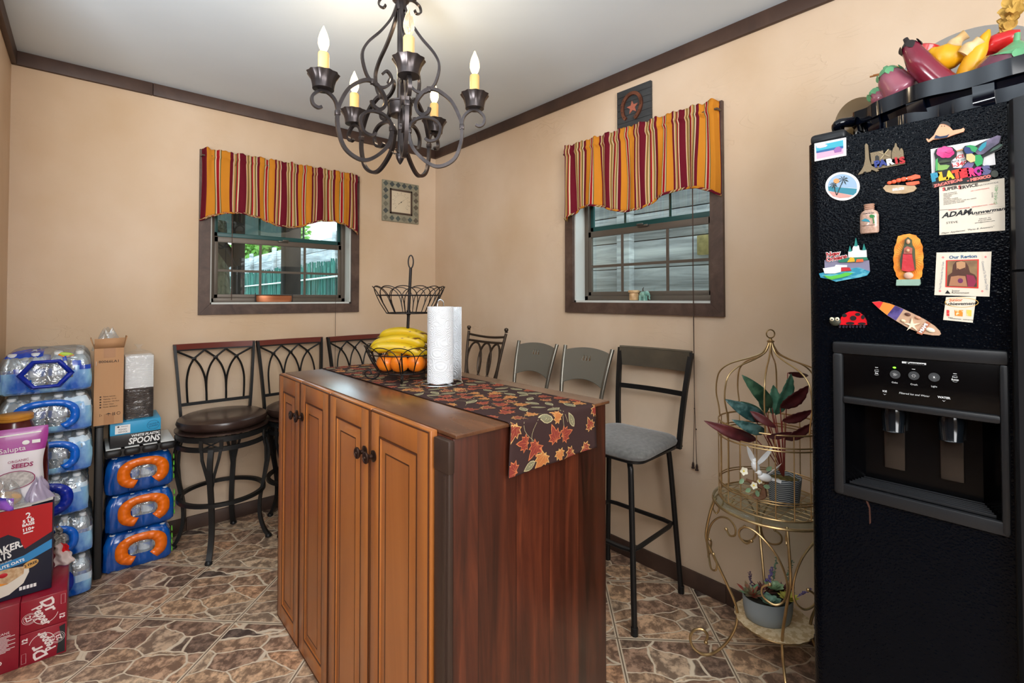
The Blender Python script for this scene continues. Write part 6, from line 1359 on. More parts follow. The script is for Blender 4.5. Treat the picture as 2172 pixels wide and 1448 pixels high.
for (x, y, kd) in ((668, 316, 0), (802, 325, 1), (947, 336, 2)):
    a, b = PZ(x, y); m = MB(); m.lathe([(.001, .0037), (.0098, .0037), (.0094, .0052), (.001, .0054)], 24, M=XI@T(a, b, 0)); bt_ = m.build('button', BTN, fr); m = MB(XI@T(a, b, .0054))
    if kd == 0:
        for w_ in (0, 130, 250): m.tube([(math.cos(R(w_))*.002+.0022*math.cos(R(i*60)), math.sin(R(w_))*.002+.0014*math.sin(R(i*60)), 0) for i in range(6)], .0003, 4, closed=True)
    elif kd == 1:
        for i in range(6): c = (math.cos(i)*.003, math.sin(i)*.0026); m.prism([(c[0]-.001, c[1]-.001), (c[0]+.001, c[1]-.0006), (c[0]+.0004, c[1]+.001)], 0, .0003)
    else:
        m.ball((0, 0, 0), (.0016, .0022, .0004), 10)
        for i in range(8): m.prism([(math.cos(i*PI/4)*.003-.0002, math.sin(i*PI/4)*.003), (math.cos(i*PI/4)*.005, math.sin(i*PI/4)*.005), (math.cos(i*PI/4)*.003+.0002, math.sin(i*PI/4)*.003+.0002)], 0, .0003)
    m.build('icon', LW_, bt_)
a, b = PZ(664, 267); MB().ball((-.0042, -a, b), (.0008, .0030, .0018), 12).build('indicator_lamp', mat('green_led', (120, 255, 60), .3, emit=((90, 255, 30), 6)), fr)

# ------------------------------------------------------------------ magnets and cards on the freezer door
def magnet(name, lab, cat, pxy, group=None):
    s_, z_ = FPX_(*pxy, x=XF-.002); t = thing(name, lab, cat, (XF-.0006, -s_, z_), -90, group); return t, s_, z_
def LP(pts, s0, z0, ox=0, oy=0, sc=1): return [(lambda q: (q[0]-s0, q[1]-z0))(FPX_(ox+x/sc, oy+y/sc, x=XF-.002)) for x, y in pts]
def layer(t, nm, pts, d0, d1, mt, label=None): return MB(FRT).prism(pts, d0, d1).build(nm, mt, t, label)
CARD = mat('cream_card', (222, 212, 194), .5); WCARD = mat('white_card', (226, 224, 224), .5)
c_ = lambda n, rgb, **k: mat(n, rgb, k.pop('rough', .45), **k)
A_ = dict(ox=1700, oy=250, sc=5.3615); B_ = dict(ox=1920, oy=250, sc=5.361); C_ = dict(ox=1700, oy=480, sc=4.6017)
def ell(cx, cy, rx, ry, n=24, a0=0, a1=360): return [(cx+rx*math.cos(R(a0+(a1-a0)*i/n)), cy+ry*math.sin(R(a0+(a1-a0)*i/n))) for i in range(n if a1-a0 == 360 else n+1)]
# beach stamp card
t, s0, z0 = magnet('beach_magnet', 'rectangular white edged beach scene magnet at the top left of the freezer door', 'magnet', (1762, 316)); L_ = lambda p: LP(p, s0, z0, **A_)
b = layer(t, 'card', L_([(148, 292), (507, 222), (510, 428), (150, 495)]), 0, .0022, WCARD)
layer(t, 'sky', L_([(165, 318), (475, 252), (478, 340), (170, 398)]), .0022, .0026, c_('print_turquoise', (60, 168, 190))); layer(t, 'cloud', L_([(170, 310), (260, 295), (300, 310), (280, 330), (210, 345), (175, 340)]), .0026, .0029, c_('print_pale_pink', (220, 198, 212))); layer(t, 'sea', L_([(170, 380), (475, 318), (477, 345), (172, 402)]), .0026, .0029, c_('print_deep_blue', (34, 96, 150))); layer(t, 'sand', L_([(172, 402), (477, 345), (480, 405), (174, 470)]), .0022, .0026, c_('print_pink_sand', (206, 164, 190)))
layer(t, 'shack', L_([(370, 365), (395, 335), (430, 325), (460, 350), (455, 385), (380, 398)]), .0026, .0031, c_('print_violet', (150, 96, 160)))
# round palm magnet
t, s0, z0 = magnet('palm_magnet', 'round white rimmed magnet of palm trees on a beach', 'magnet', (1787, 395)); L_ = lambda p: LP(p, s0, z0, **A_)
layer(t, 'disc', L_(ell(468, 778, 195, 162, 40)), 0, .0026, WCARD); layer(t, 'sky', L_(ell(468, 778, 165, 138, 24, 180, 360)+[(633, 800), (303, 780)]), .0026, .0030, c_('print_sky', (150, 178, 206))); layer(t, 'sea', L_([(304, 780), (633, 806), (625, 850), (590, 880), (310, 830)]), .0026, .0031, c_('print_sea', (50, 130, 150))); layer(t, 'sand', L_([(312, 835), (420, 850), (585, 885), (540, 905), (440, 912), (360, 890)]), .0026, .0032, c_('print_sand_pink', (206, 150, 140))); layer(t, 'sun', L_(ell(400, 718, 34, 28, 16)), .0030, .0033, c_('print_sun', (240, 150, 90)))
P0 = c_('print_dark_palm', (46, 54, 52))
for (cx, cy, r_, bx, by) in ((478, 705, 66, 402, 880), (365, 765, 50, 400, 880)):
    m = MB(FRT)
    for i in range(8): a = R(i*45+15); q_ = L_([(cx, cy-5), (cx+r_*.6*math.cos(a)+6*math.sin(a), cy+r_*.55*math.sin(a)-6*math.cos(a)-4), (cx+r_*math.cos(a), cy+r_*.8*math.sin(a)+8), (cx+r_*.6*math.cos(a)-6*math.sin(a), cy+r_*.55*math.sin(a)+8*math.cos(a))]); m.prism(q_, .0033, .0037)
    m.prism(L_([(cx-4, cy), (cx+4, cy), (bx+8, by), (bx-4, by)]), .0033, .0036); m.build('palm_tree', P0, t)
# city magnet with tower, arch and windmill
t, s0, z0 = magnet('city_magnet', 'bronze city skyline magnet lettered PARIS with a lattice tower', 'magnet', (1872, 335)); L_ = lambda p: LP(p, s0, z0, **A_)
BR = c_('antique_bronze', (128, 112, 88), rough=.4, metal=.6, bump=(400, .8, .001)); BRD = c_('bronze_shadow', (40, 36, 34))
layer(t, 'tower', L_([(742, 292), (760, 310), (775, 470), (800, 545), (890, 600), (855, 615), (830, 600), (800, 592), (790, 612), (745, 622), (735, 612), (715, 615), (700, 635), (645, 648), (690, 590), (715, 540), (728, 470), (725, 310)]), 0, .005, BR); layer(t, 'arch', L_([(785, 400), (930, 372), (945, 480), (800, 530)]), 0, .004, BR); layer(t, 'archway', L_([(840, 440), (862, 425), (885, 440), (890, 495), (842, 505)]), .004, .0043, BRD)
layer(t, 'dome', L_([(1030, 470), (1030, 400), (1045, 350), (1060, 330), (1068, 290), (1082, 292), (1088, 325), (1110, 345), (1118, 380), (1128, 350), (1145, 345), (1160, 375), (1168, 460)]), 0, .0045, BR); layer(t, 'windmill', L_([(930, 470), (950, 400), (985, 365), (1025, 372), (1020, 470)]), 0, .0036, BR)
m = MB(FRT)
for (a, b_) in (((888, 395), (1008, 440)), ((995, 360), (905, 468))): d = ((b_[0]-a[0])*.0+8, 4); m.prism(L_([(a[0]-8, a[1]), (a[0]+8, a[1]-2), (b_[0]+8, b_[1]), (b_[0]-8, b_[1]+2)]), .004, .0055)
m.build('windmill_sails', c_('bronze_light', (170, 154, 120), metal=.5), t)
cols = [c_('letter_blue', (44, 58, 130)), c_('letter_white', (226, 224, 220)), c_('letter_red', (178, 34, 40))]
for ch_, x, y, ci in (('P', 865, 530, 0), ('A', 930, 520, 0), ('R', 1010, 508, 1), ('I', 1085, 495, 2), ('S', 1150, 490, 2)):
    (a, b_), = L_([(x, y)]); m = MB(); m.text(ch_, .0200, FRT@T(a, b_, .0062)@euler(0, 0, 8), depth=.0012, bold=.0012); m.build('letter', cols[ci], t)
layer(t, 'base_strip', L_([(800, 560), (1180, 500), (1180, 525), (860, 585)]), 0, .0035, BR)
# lobster magnet
t, s0, z0 = magnet('lobster_magnet', 'orange lobster on a tan oval magnet near the top of the door', 'magnet', (1912, 392)); L_ = lambda p: LP(p, s0, z0, **A_)
layer(t, 'oval_base', L_([(928, 798), (960, 765), (1100, 765), (1290, 770), (1312, 800), (1280, 835), (1180, 862), (1050, 862), (965, 840)]), 0, .004, c_('tan_shell', (168, 140, 104), noise=(40, (190, 164, 130), (1, 1, 1), .4, .6)))
m = MB(); LO = c_('lobster_orange', (236, 100, 66), bump=(90, .5, .002))
for (x, y, rx, ry) in ((1005, 740, 38, 32), (1055, 728, 42, 36), (1110, 712, 46, 38), (1165, 700, 48, 40), (1230, 690, 52, 38)): (a, b_), = L_([(x, y)]); m.ball(FRT@Vector((a, b_, .005)), (rx*.00013, .004, ry*.00013), 12)
m.prism(L_([(1240, 665), (1300, 645), (1350, 655), (1355, 685), (1290, 700), (1250, 715)]), .001, .006, M=FRT); m.prism(L_([(1190, 740), (1280, 725), (1340, 720), (1345, 750), (1270, 770), (1200, 765)]), .001, .006, M=FRT); m.build('lobster', LO, t)
(a, b_), = L_([(1203, 695)]); MB().ball(FRT@Vector((a, b_, .009)), .0016, 8).build('eye', c_('bead_white', (230, 226, 200)), t); (a, b_), = L_([(1103, 812)]); MB().text('BELIZE', .0072, FRT@T(a, b_, .0041), bold=.0003).build('lettering', WHT, t)
# little bottle
t, s0, z0 = magnet('bottle_magnet', 'small glass bottle magnet of sand with a palm and fish print', 'magnet', (1846, 465)); L_ = lambda p: LP(p, s0, z0, **A_); SAND = c_('bottle_sand', (196, 164, 146), rough=.3, coat=.5, noise=(200, (176, 142, 124), (1, 1, 1), .4, .6))
m = MB(); m.lathe([(.001, -.034), (.0165, -.034), (.0185, -.031), (.0185, .008), (.016, .016), (.0095, .021), (.0090, .023)], 24, (0, -.0105, 0), M=Matrix.Diagonal((1, .55, 1, 1))); m.build('bottle_body', SAND, t)
m = MB(); m.lathe([(.0088, .022), (.0112, .023), (.0095, .0255), (.0112, .028), (.0095, .0305), (.0112, .033), (.010, .035), (.001, .035)], 20, (0, -.0105, 0), M=Matrix.Diagonal((1, .7, 1, 1))); m.build('bottle_neck', c_('neck_glass', (170, 130, 108), rough=.15, coat=.6), t)
layer(t, 'fish_print', [(-.014, -.004), (-.006, .001), (.001, -.003), (.004, -.010), (-.001, -.008), (-.008, -.006)], .0203, .0209, c_('print_teal', (40, 130, 150))); layer(t, 'palm_print', [(.002, .006), (.006, .009), (.012, .006), (.013, .001), (.010, .003), (.012, -.013), (.010, -.013), (.0085, .0), (.004, .001)], .0203, .0209, c_('print_green', (40, 120, 56)))
MB().text('Costa del Sol', .0040, FRT@T(0, .0125, .0203)).text('~~~~~~', .008, FRT@T(0, -.016, .0207)).build('lettering', INK, t)
# city river magnet
t, s0, z0 = magnet('river_city_magnet', 'white cathedral and steamboat magnet lettered New Orleans', 'magnet', (1792, 552)); L_ = lambda p: LP(p, s0, z0, **C_)
layer(t, 'backdrop', L_([(225, 330), (660, 330), (668, 440), (228, 440)]), 0, .0025, c_('dusk_lilac', (130, 126, 150))); layer(t, 'water', L_([(175, 460), (260, 440), (480, 410), (560, 400), (670, 440), (640, 480), (560, 500), (470, 515), (340, 540), (270, 515), (190, 500)]), .001, .0045, c_('river_teal', (44, 140, 170), noise=(50, (100, 180, 196), (1, 1, 3), .45, .55)))
layer(t, 'cathedral', L_([(460, 310), (460, 245), (500, 240), (503, 210), (515, 190), (560, 185), (570, 230), (600, 235), (635, 230), (640, 310)]), .001, .005, c_('cathedral_white', (224, 222, 222)))
SPG = c_('spire_green', (30, 128, 120))
for p_ in ([(518, 195), (534, 112), (552, 195)], [(462, 248), (475, 190), (495, 246)], [(598, 235), (612, 170), (632, 232)]): layer(t, 'spire', L_(p_), .0012, .0052, SPG)
layer(t, 'tree_line', L_([(365, 330), (460, 305), (640, 300), (655, 325), (500, 350), (370, 352)]), .0025, .0056, c_('shrub_green', (34, 116, 90))); layer(t, 'gold_statue', L_([(450, 350), (485, 300), (520, 310), (525, 345)]), .0056, .0062, c_('statue_yellow', (226, 170, 40))); layer(t, 'awning', L_([(535, 350), (545, 320), (605, 318), (610, 345)]), .0056, .0062, c_('awning_orange', (226, 100, 50)))
layer(t, 'steamboat', L_([(215, 410), (330, 392), (340, 375), (450, 378), (450, 398), (395, 400), (390, 445), (330, 460), (232, 460)]), .0045, .0065, c_('boat_white', (228, 226, 228))); layer(t, 'paddle_wheel', L_([(393, 402), (475, 402), (492, 432), (395, 440)]), .0045, .0070, c_('paddle_red', (190, 44, 50))); layer(t, 'alligator', L_([(225, 478), (290, 488), (380, 470), (440, 450), (510, 455), (470, 480), (400, 500), (300, 520), (255, 505)]), .0045, .0075, c_('gator_green', (90, 190, 70)))
(a, b_), (a2, b2) = L_([(312, 270), (345, 310)]); m = MB(); m.text('New', .0150, FRT@T(a, b_, .0040)@euler(0, 0, 6), depth=.001, bold=.0014); m.text('Orleans', .0150, FRT@T(a2, b2, .0040)@euler(0, 0, 10), depth=.001, bold=.0014, maxw=.046); m.build('lettering_edge', WHT, t)
m = MB(); m.text('New', .0150, FRT@T(a, b_, .0055)@euler(0, 0, 6), depth=.0005, bold=.0003); m.text('Orleans', .0150, FRT@T(a2, b2, .0055)@euler(0, 0, 10), depth=.0005, bold=.0003, maxw=.0445); m.build('lettering', cols[2], t)
# robed figure in a sunburst
t, s0, z0 = magnet('saint_magnet', 'orange sunburst magnet with a robed standing figure in red and green', 'magnet', (1927, 552)); L_ = lambda p: LP(p, s0, z0, **C_)
out = [(945, 95), (1000, 80), (1060, 72), (1120, 88), (1160, 130), (1185, 200), (1192, 300), (1190, 400), (1175, 490), (1150, 520), (950, 520), (925, 480), (900, 400), (898, 300), (910, 200)]
sc_ = []
for i, p in enumerate(out): nx_ = out[(i+1) % len(out)]; sc_ += [p, ((p[0]*2+nx_[0])/3+(6 if p[0] < 1045 else -6), (p[1]*2+nx_[1])/3), ((p[0]+nx_[0]*2)/3, (p[1]+nx_[1]*2)/3)]
layer(t, 'sunburst', L_(sc_), 0, .004, c_('burst_orange', (226, 128, 34), noise=(60, (240, 160, 60), (1, 1, 1), .4, .6)))
m = MB(FRT); (cx, cz), = L_([(1048, 300)])
for i in range(44): a = 2*PI*i/44; e = (math.cos(a)*.028, math.sin(a)*.046); m.prism([(cx+e[0]*.45-.0002, cz+e[1]*.45), (cx+e[0]*.95, cz+e[1]*.95), (cx+e[0]*.45+.0003, cz+e[1]*.45+.0003)], .004, .0044)
m.build('rays', c_('ray_brown', (110, 62, 20)), t)
RB_ = lambda p, d0, d1, nm, mt: layer(t, nm, L_(p), d0, d1, mt)
RB_([(1045, 105), (1080, 130), (1085, 180), (1110, 220), (1115, 330), (1120, 420), (975, 420), (965, 330), (985, 250), (1005, 190), (1015, 130)], .004, .008, 'cloak', c_('cloak_green', (74, 84, 60))); RB_([(1000, 270), (1085, 270), (1112, 430), (1050, 445), (985, 430)], .006, .011, 'robe', c_('robe_red', (196, 52, 60), bump=(60, .8, .003))); RB_([(1010, 215), (1040, 195), (1090, 215), (1085, 275), (1005, 275)], .006, .011, 'bodice', c_('bodice_rose', (178, 100, 84)))
(a, b_), = L_([(1048, 152)]); MB().ball(FRT@Vector((a, b_, .010)), (.0038, .004, .0056), 14).build('face', c_('figure_skin', (206, 160, 126)), t); (a, b_), = L_([(1048, 238)]); MB().ball(FRT@Vector((a, b_, .0125)), (.0035, .003, .004), 10).build('hands', bpy.data.materials['figure_skin'], t)
(a, b_), = L_([(1050, 480)]); MB().ball(FRT@Vector((a, b_, .008)), (.009, .005, .008), 14).build('cherub', c_('cherub_pink', (222, 176, 152)), t); RB_([(935, 520), (1160, 515), (1165, 560), (1150, 578), (930, 578)], 0, .010, 'cloud_base', c_('cloud_green', (146, 176, 160), bump=(60, .6, .003)))
# reclining figure
t, s0, z0 = magnet('wrestler_magnet', 'magnet of a round bellied figure in striped trunks doing the splits', 'magnet', (2005, 282)); L_ = lambda p: LP(p, s0, z0, **B_); SK = c_('rubber_skin', (232, 168, 132))
layer(t, 'body', L_([(240, 240), (262, 240), (270, 255), (330, 200), (360, 140), (385, 100), (400, 70), (440, 65), (500, 95), (545, 145), (640, 130), (665, 115), (678, 130), (665, 160), (570, 190), (480, 225), (400, 240), (320, 250), (270, 278), (255, 270)]), 0, .005, SK); layer(t, 'hair', L_([(395, 80), (410, 55), (440, 42), (480, 45), (520, 75), (515, 105), (470, 80), (440, 72), (415, 72)]), .001, .0065, INK)
layer(t, 'trunks', L_([(350, 200), (400, 215), (470, 205), (505, 190), (480, 225), (400, 240), (335, 240)]), .005, .0062, c_('trunks_blue', (30, 50, 80))); m = MB()
for x in (418, 450): (a, b_), = L_([(x, 98)]); m.ball(FRT@Vector((a, b_, .0055)), .0009, 6)
m.build('eyes', INK, t)
# business cards
def card(lab, pxc, pts, mt, nm='business_card'): t, s0, z0 = magnet(nm, lab, 'card', pxc); layer(t, 'card', LP(pts, s0, z0, **B_), 0, .0008, mt); return t, (lambda p: LP(p, s0, z0, **B_))
t, L_ = card('white card with red phone digits, mostly under the hummingbird magnet', (2043, 340), [(288, 355), (1000, 225), (1028, 530), (300, 640)], WCARD); RD_ = c_('card_red', (206, 60, 62))
def ct(t, L_, items, mt):
    m = MB()
    for s_, x, y, sz, rot, kw in items: (a, b_), = L_([(x, y)]); m.text(s_, sz, FRT@T(a, b_, .0009)@euler(0, 0, rot), depth=.0002, **kw)
    m.build('lettering', mt, t)
ct(t, L_, [('4-340', 605, 530, .0120, 6, dict(bold=.0004)), ('ICE', 625, 440, .010, 6, dict(bold=.0003))], RD_); ct(t, L_, [('PRICE OR', 600, 488, .0058, 5, {}), ('SALES', 700, 345, .0055, 6, {})], INK)
t, L_ = card('cream service card lettered SUPER SERVICE in red and black', (2062, 410), [(385, 780), (1128, 682), (1135, 1000), (390, 1050)], CARD)
ct(t, L_, [('S', 440, 812, .0100, 4, dict(bold=.0005)), ('S', 620, 790, .0100, 4, dict(bold=.0005)), ('AIR CONDITIONING', 850, 815, .0030, 4, {}), ('HEATING - APPLIANCES - REFRIGERATION - LIGHT', 750, 1015, .0032, 3, {})], RD_)
ct(t, L_, [('UPER', 520, 802, .0090, 4, dict(bold=.0004)), ('ERVICE', 722, 778, .0090, 4, dict(bold=.0004)), ('NATIONWIDE', 945, 750, .0046, 4, {})]+[(s_, 435, 866+i*17, .0030, 3, dict(align='LEFT')) for i, s_ in enumerate(('FREE ESTIMATES', 'REFRIGERATORS', 'WASHERS', 'DRYERS', 'ELECTRIC OVENS', 'GARBAGE DISPOSALS', 'DISHWASHERS AND MORE ALL MAKES', 'LICENSED AND INSURED'))]+[('SERVICE', 992, 875, .0030, 90, {})], c_('card_ink', (70, 60, 56)))
ct(t, L_, [('(214)412-4821', 1033, 872, .0066, 86, {})], c_('card_green', (80, 150, 80)))
t, L_ = card('cream business card with large slanted black lettering below the service card', (2062, 467), [(388, 1045), (1135, 1002), (1135, 1278), (388, 1332)], CARD)
ct(t, L_, [('ADAM', 575, 1090, .0150, 4, dict(bold=.0006, shear=.35, maxw=.050)), ('the', 735, 1052, .0050, 4, dict(shear=.3)), ('Answerman', 920, 1060, .0098, 4, dict(bold=.0003, shear=.35, maxw=.056)), ('STEVE', 532, 1188, .0060, 2, dict(sx=1.2)), ('Major Appliances  "Parts & Answers"', 700, 1275, .0050, 4, dict(shear=.3, maxw=.082)), ('APPLIANCE PARTS', 900, 1092, .0032, 3, {}), ('DALLAS, TX', 905, 1140, .0032, 3, {}), ('(972) 555-0000', 905, 1160, .0032, 3, {}), ('parts@answers.com', 905, 1180, .0036, 3, {})], INK)
# hummingbird magnet
t, s0, z0 = magnet('hummingbird_magnet', 'large painted hummingbird and pink flower magnet with rainbow lettering', 'magnet', (2048, 330)); L_ = lambda p: LP(p, s0, z0, **B_)
q = lambda nm, p, d0, d1, rgb, **k: layer(t, nm, L_(p), d0, d1, c_('bird_'+nm+str(rgb[0]), rgb, **k)); t.location.x -= .001
q('backing', [(300, 650), (340, 630), (345, 480), (330, 410), (350, 360), (400, 335), (470, 325), (540, 335), (590, 380), (585, 440), (520, 490), (545, 570), (640, 570), (700, 500), (650, 370), (680, 320), (740, 310), (800, 320), (950, 245), (1050, 200), (1095, 210), (1080, 310), (1115, 310), (1100, 350), (1000, 400), (895, 450), (880, 540), (985, 570), (990, 680), (960, 715), (310, 792)], .0006, .0030, (30, 34, 34))
for i in range(7): a = R(i*51+10); q('petal', ell(460+58*math.cos(a), 395+34*math.sin(a), 46, 34, 14), .003, .0050+.0002*i, (196, 40, 116), noise=(50, (220, 86, 150), (1, 1, 1), .4, .6))
q('leaf', [(350, 600), (345, 500), (365, 470), (375, 500), (400, 540), (470, 535), (510, 545), (480, 585), (420, 600)], .003, .0045, (130, 170, 90)); q('eyebrow', [(375, 505), (440, 480), (540, 490), (500, 505), (400, 520)], .004, .0055, (60, 70, 50)); q('stem', [(350, 610), (350, 480), (375, 460), (372, 600)], .003, .005, (70, 160, 90))
q('beak', [(585, 378), (660, 355), (662, 368), (590, 388)], .003, .006, (190, 140, 90)); q('head', ell(735, 370, 62, 52, 20), .003, .0075, (40, 60, 110)); q('crown', [(690, 335), (740, 315), (790, 325), (830, 350), (800, 400), (760, 385), (740, 345)], .004, .008, (50, 150, 90)); q('belly', [(700, 420), (760, 412), (800, 440), (800, 500), (750, 515), (700, 480)], .004, .008, (214, 186, 130)); q('body', [(800, 430), (860, 425), (888, 470), (880, 530), (820, 560), (790, 510)], .004, .0075, (40, 150, 84))
q('wing', [(800, 400), (850, 320), (950, 250), (1050, 205), (1092, 212), (1070, 290), (980, 350), (890, 420), (830, 425)], .003, .0065, (124, 112, 140), noise=(40, (80, 76, 96), (1, 1, 1), .4, .6)); q('wing_band', [(830, 370), (880, 300), (930, 275), (920, 330), (860, 390)], .0065, .0072, (40, 140, 160)); q('tail', [(1000, 350), (1090, 300), (1112, 312), (1050, 360), (960, 395)], .003, .005, (70, 96, 84)); q('lower_wing', [(650, 570), (720, 500), (800, 510), (760, 570)], .003, .005, (110, 96, 140))
rb = [(50, 140, 170), (232, 180, 40), (240, 200, 50), (226, 70, 40), (214, 40, 50), (214, 50, 110), (180, 40, 140), (90, 90, 130)]
for i, ch_ in enumerate('PLATEROS'):
    (a, b_), = L_([(345+i*82, 680-i*11)]); m = MB(); m.text(ch_, .0230, FRT@T(a, b_, .0040)@euler(0, 0, 7), depth=.0012, bold=.0020, maxw=.0150); m.build('letter', c_('rainbow_%d' % i, rb[i]), t)
m = MB(); (a, b_), (a2, b2) = L_([(490, 742), (840, 692)]); m.text('ZACATECAS', .0082, FRT@T(a, b_, .0040)@euler(0, 0, 8), depth=.0008, bold=.0006); m.text('- MEXICO', .0082, FRT@T(a2, b2, .0040)@euler(0, 0, 5), depth=.0008, bold=.0006); m.build('lettering', c_('lime_red_print', (220, 120, 110)), t); q('pebble', ell(1020, 640, 42, 40, 18), .003, .006, (54, 58, 50))
# square portrait card
t, s0, z0 = magnet('portrait_card', 'square cream Our Region card with a red framed portrait of a bearded figure', 'card', (2041, 580)); L_ = lambda p: LP(p, s0, z0, **C_)
layer(t, 'card', L_([(1318, 255), (1855, 245), (1835, 685), (1297, 670)]), 0, .0012, CARD); layer(t, 'red_frame', L_([(1412, 330), (1732, 320), (1728, 605), (1405, 592)]), .0012, .0018, c_('frame_red', (222, 56, 50))); layer(t, 'picture', L_([(1425, 338), (1718, 330), (1714, 594), (1418, 584)]), .0018, .0021, c_('picture_tan', (150, 122, 84), noise=(30, (120, 92, 70), (1, 1, 1), .4, .6)))
layer(t, 'hair', L_([(1480, 375), (1510, 340), (1560, 334), (1600, 345), (1630, 390), (1645, 450), (1690, 470), (1712, 500), (1712, 590), (1422, 582), (1430, 480), (1470, 450)]), .0021, .0023, c_('picture_hair', (84, 54, 44))); layer(t, 'face', L_([(1512, 350), (1560, 338), (1600, 350), (1600, 410), (1575, 455), (1545, 455), (1515, 415)]), .0023, .0025, c_('picture_skin', (186, 142, 104))); layer(t, 'beard', L_([(1518, 405), (1545, 420), (1600, 400), (1590, 450), (1560, 472), (1530, 455)]), .0025, .0027, bpy.data.materials['picture_hair'])
layer(t, 'robe', L_([(1460, 490), (1530, 480), (1600, 485), (1620, 585), (1440, 580)]), .0023, .0025, c_('picture_robe', (170, 120, 90))); layer(t, 'shawl', L_([(1610, 470), (1680, 480), (1710, 540), (1680, 590), (1625, 588)]), .0025, .0027, c_('picture_shawl', (140, 44, 72))); layer(t, 'emblem', L_(ell(1552, 530, 26, 24, 16)), .0025, .0028, c_('picture_emblem', (110, 50, 90)))
def txt(t, L_, items, mt, d=.0013):
    m = MB()
    for s_, x, y, sz, rot, kw in items: (a, b_), = L_([(x, y)]); m.text(s_, sz, FRT@T(a, b_, d)@euler(0, 0, rot), depth=.0002, **kw)
    m.build('lettering', mt, t)
txt(t, L_, [('Our Region', 1575, 297, .0092, 0, dict(bold=.0003)), ], c_('card_blue', (60, 96, 130))); txt(t, L_, [('Your Pool Success Be Your Own', 1368, 480, .0052, 84, dict(maxw=.060)), ('Connected To The Great Things', 1790, 480, .0052, -84, dict(maxw=.060))], c_('card_grey', (130, 130, 140))); txt(t, L_, [('Junior', 1508, 628, .0052, -1, {}), ('Achievement', 1550, 648, .0052, -1, {})], INK)
layer(t, 'triangle_mark', L_([(1400, 655), (1425, 622), (1455, 657)]), .0012, .0015, INK)
m = MB(FRT)
for (x, y) in ((1382, 303), (1352, 630), (1797, 298), (1765, 632)): m.prism(L_([(x-14, y), (x, y-12), (x+14, y), (x, y+12)]), .0012, .0016)
m.build('corner_marks', c_('mark_pink', (222, 130, 130)), t)
t, s0, z0 = magnet('school_card', 'small cream card with an oval and three cartoon prints below the portrait card', 'card', (2035, 655)); L_ = lambda p: LP(p, s0, z0, **C_)
layer(t, 'card', L_([(1410, 690), (1705, 683), (1672, 940), (1382, 912)]), 0, .0009, CARD); (a, b_), = L_([(1560, 742)]); MB().tube([FRT@Vector((a+.026*math.cos(i*PI/14), b_+.010*math.sin(i*PI/14), .001)) for i in range(28)], .0006, 4, closed=True).build('oval_print', c_('oval_yellow', (226, 180, 90)), t)
txt(t, L_, [('Junior', 1508, 718, .0085, 0, dict(bold=.0002)), ], c_('card_orange', (214, 110, 50)), .001); txt(t, L_, [('Achievement', 1545, 755, .0088, 2, dict(bold=.0002, maxw=.052)), ('Junior', 1455, 890, .003, -4, {}), ('Achievement   www.ja.org', 1560, 905, .0034, -4, {})], INK, .001)
for (x, w_, rgb) in ((1430, 14, (214, 60, 60)), (1535, 42, (226, 140, 50)), (1635, 26, (226, 200, 90))): layer(t, 'cartoon_print', L_([(x-w_, 815), (x+w_, 815), (x+w_*.9, 878), (x-w_*.9, 872)]), .0009, .0013, c_('toon%d' % x, rgb, noise=(160, (240, 220, 180), (1, 1, 1), .5, .6)))
# ladybug
t, s0, z0 = magnet('ladybug_magnet', 'red ladybug magnet with googly eyes near the dispenser', 'magnet', (1800, 678)); L_ = lambda p: LP(p, s0, z0, **C_)
layer(t, 'shell', L_([(380, 960), (390, 890), (420, 855), (470, 830), (520, 825), (570, 840), (610, 870), (635, 920), (640, 960)]), 0, .006, c_('ladybug_red', (214, 22, 34), rough=.3, coat=.4))
for (x, y, rx, ry) in ((425, 868, 24, 18), (510, 895, 32, 24), (555, 858, 26, 16), (605, 885, 18, 22), (480, 945, 42, 14), (595, 948, 40, 12)): layer(t, 'spot', L_(ell(x, y, rx, ry, 14)), .006, .0066, c_('bug_black', (30, 28, 28)))
(a, b_), = L_([(335, 928)]); MB().ball(FRT@Vector((a, b_, .006)), (.0125, .007, .0105), 16).build('head', c_('bug_head', (60, 62, 52), bump=(200, .5, .001)), t)
for x in (310, 362): (a, b_), = L_([(x, 903)]); e_ = MB().ball(FRT@Vector((a, b_, .0125)), (.0048, .0025, .0048), 14).build('eye', c_('eye_cream', (228, 220, 190), rough=.2), t); MB().ball(FRT@Vector((a+.001, b_-.0006, .0150)), (.0018, .0008, .0018), 8).build('pupil', INK, e_)
m = MB()
for x in (375, 410, 440, 475, 505, 540, 575, 610): m.tube([FRT@Vector((p[0], p[1], .003)) for p in L_([(x, 958), (x-6, 985), (x+4, 990), (x+12, 965)])], .0010, 5)
m.build('coil_legs', c_('bug_legs', (50, 44, 58)), t)
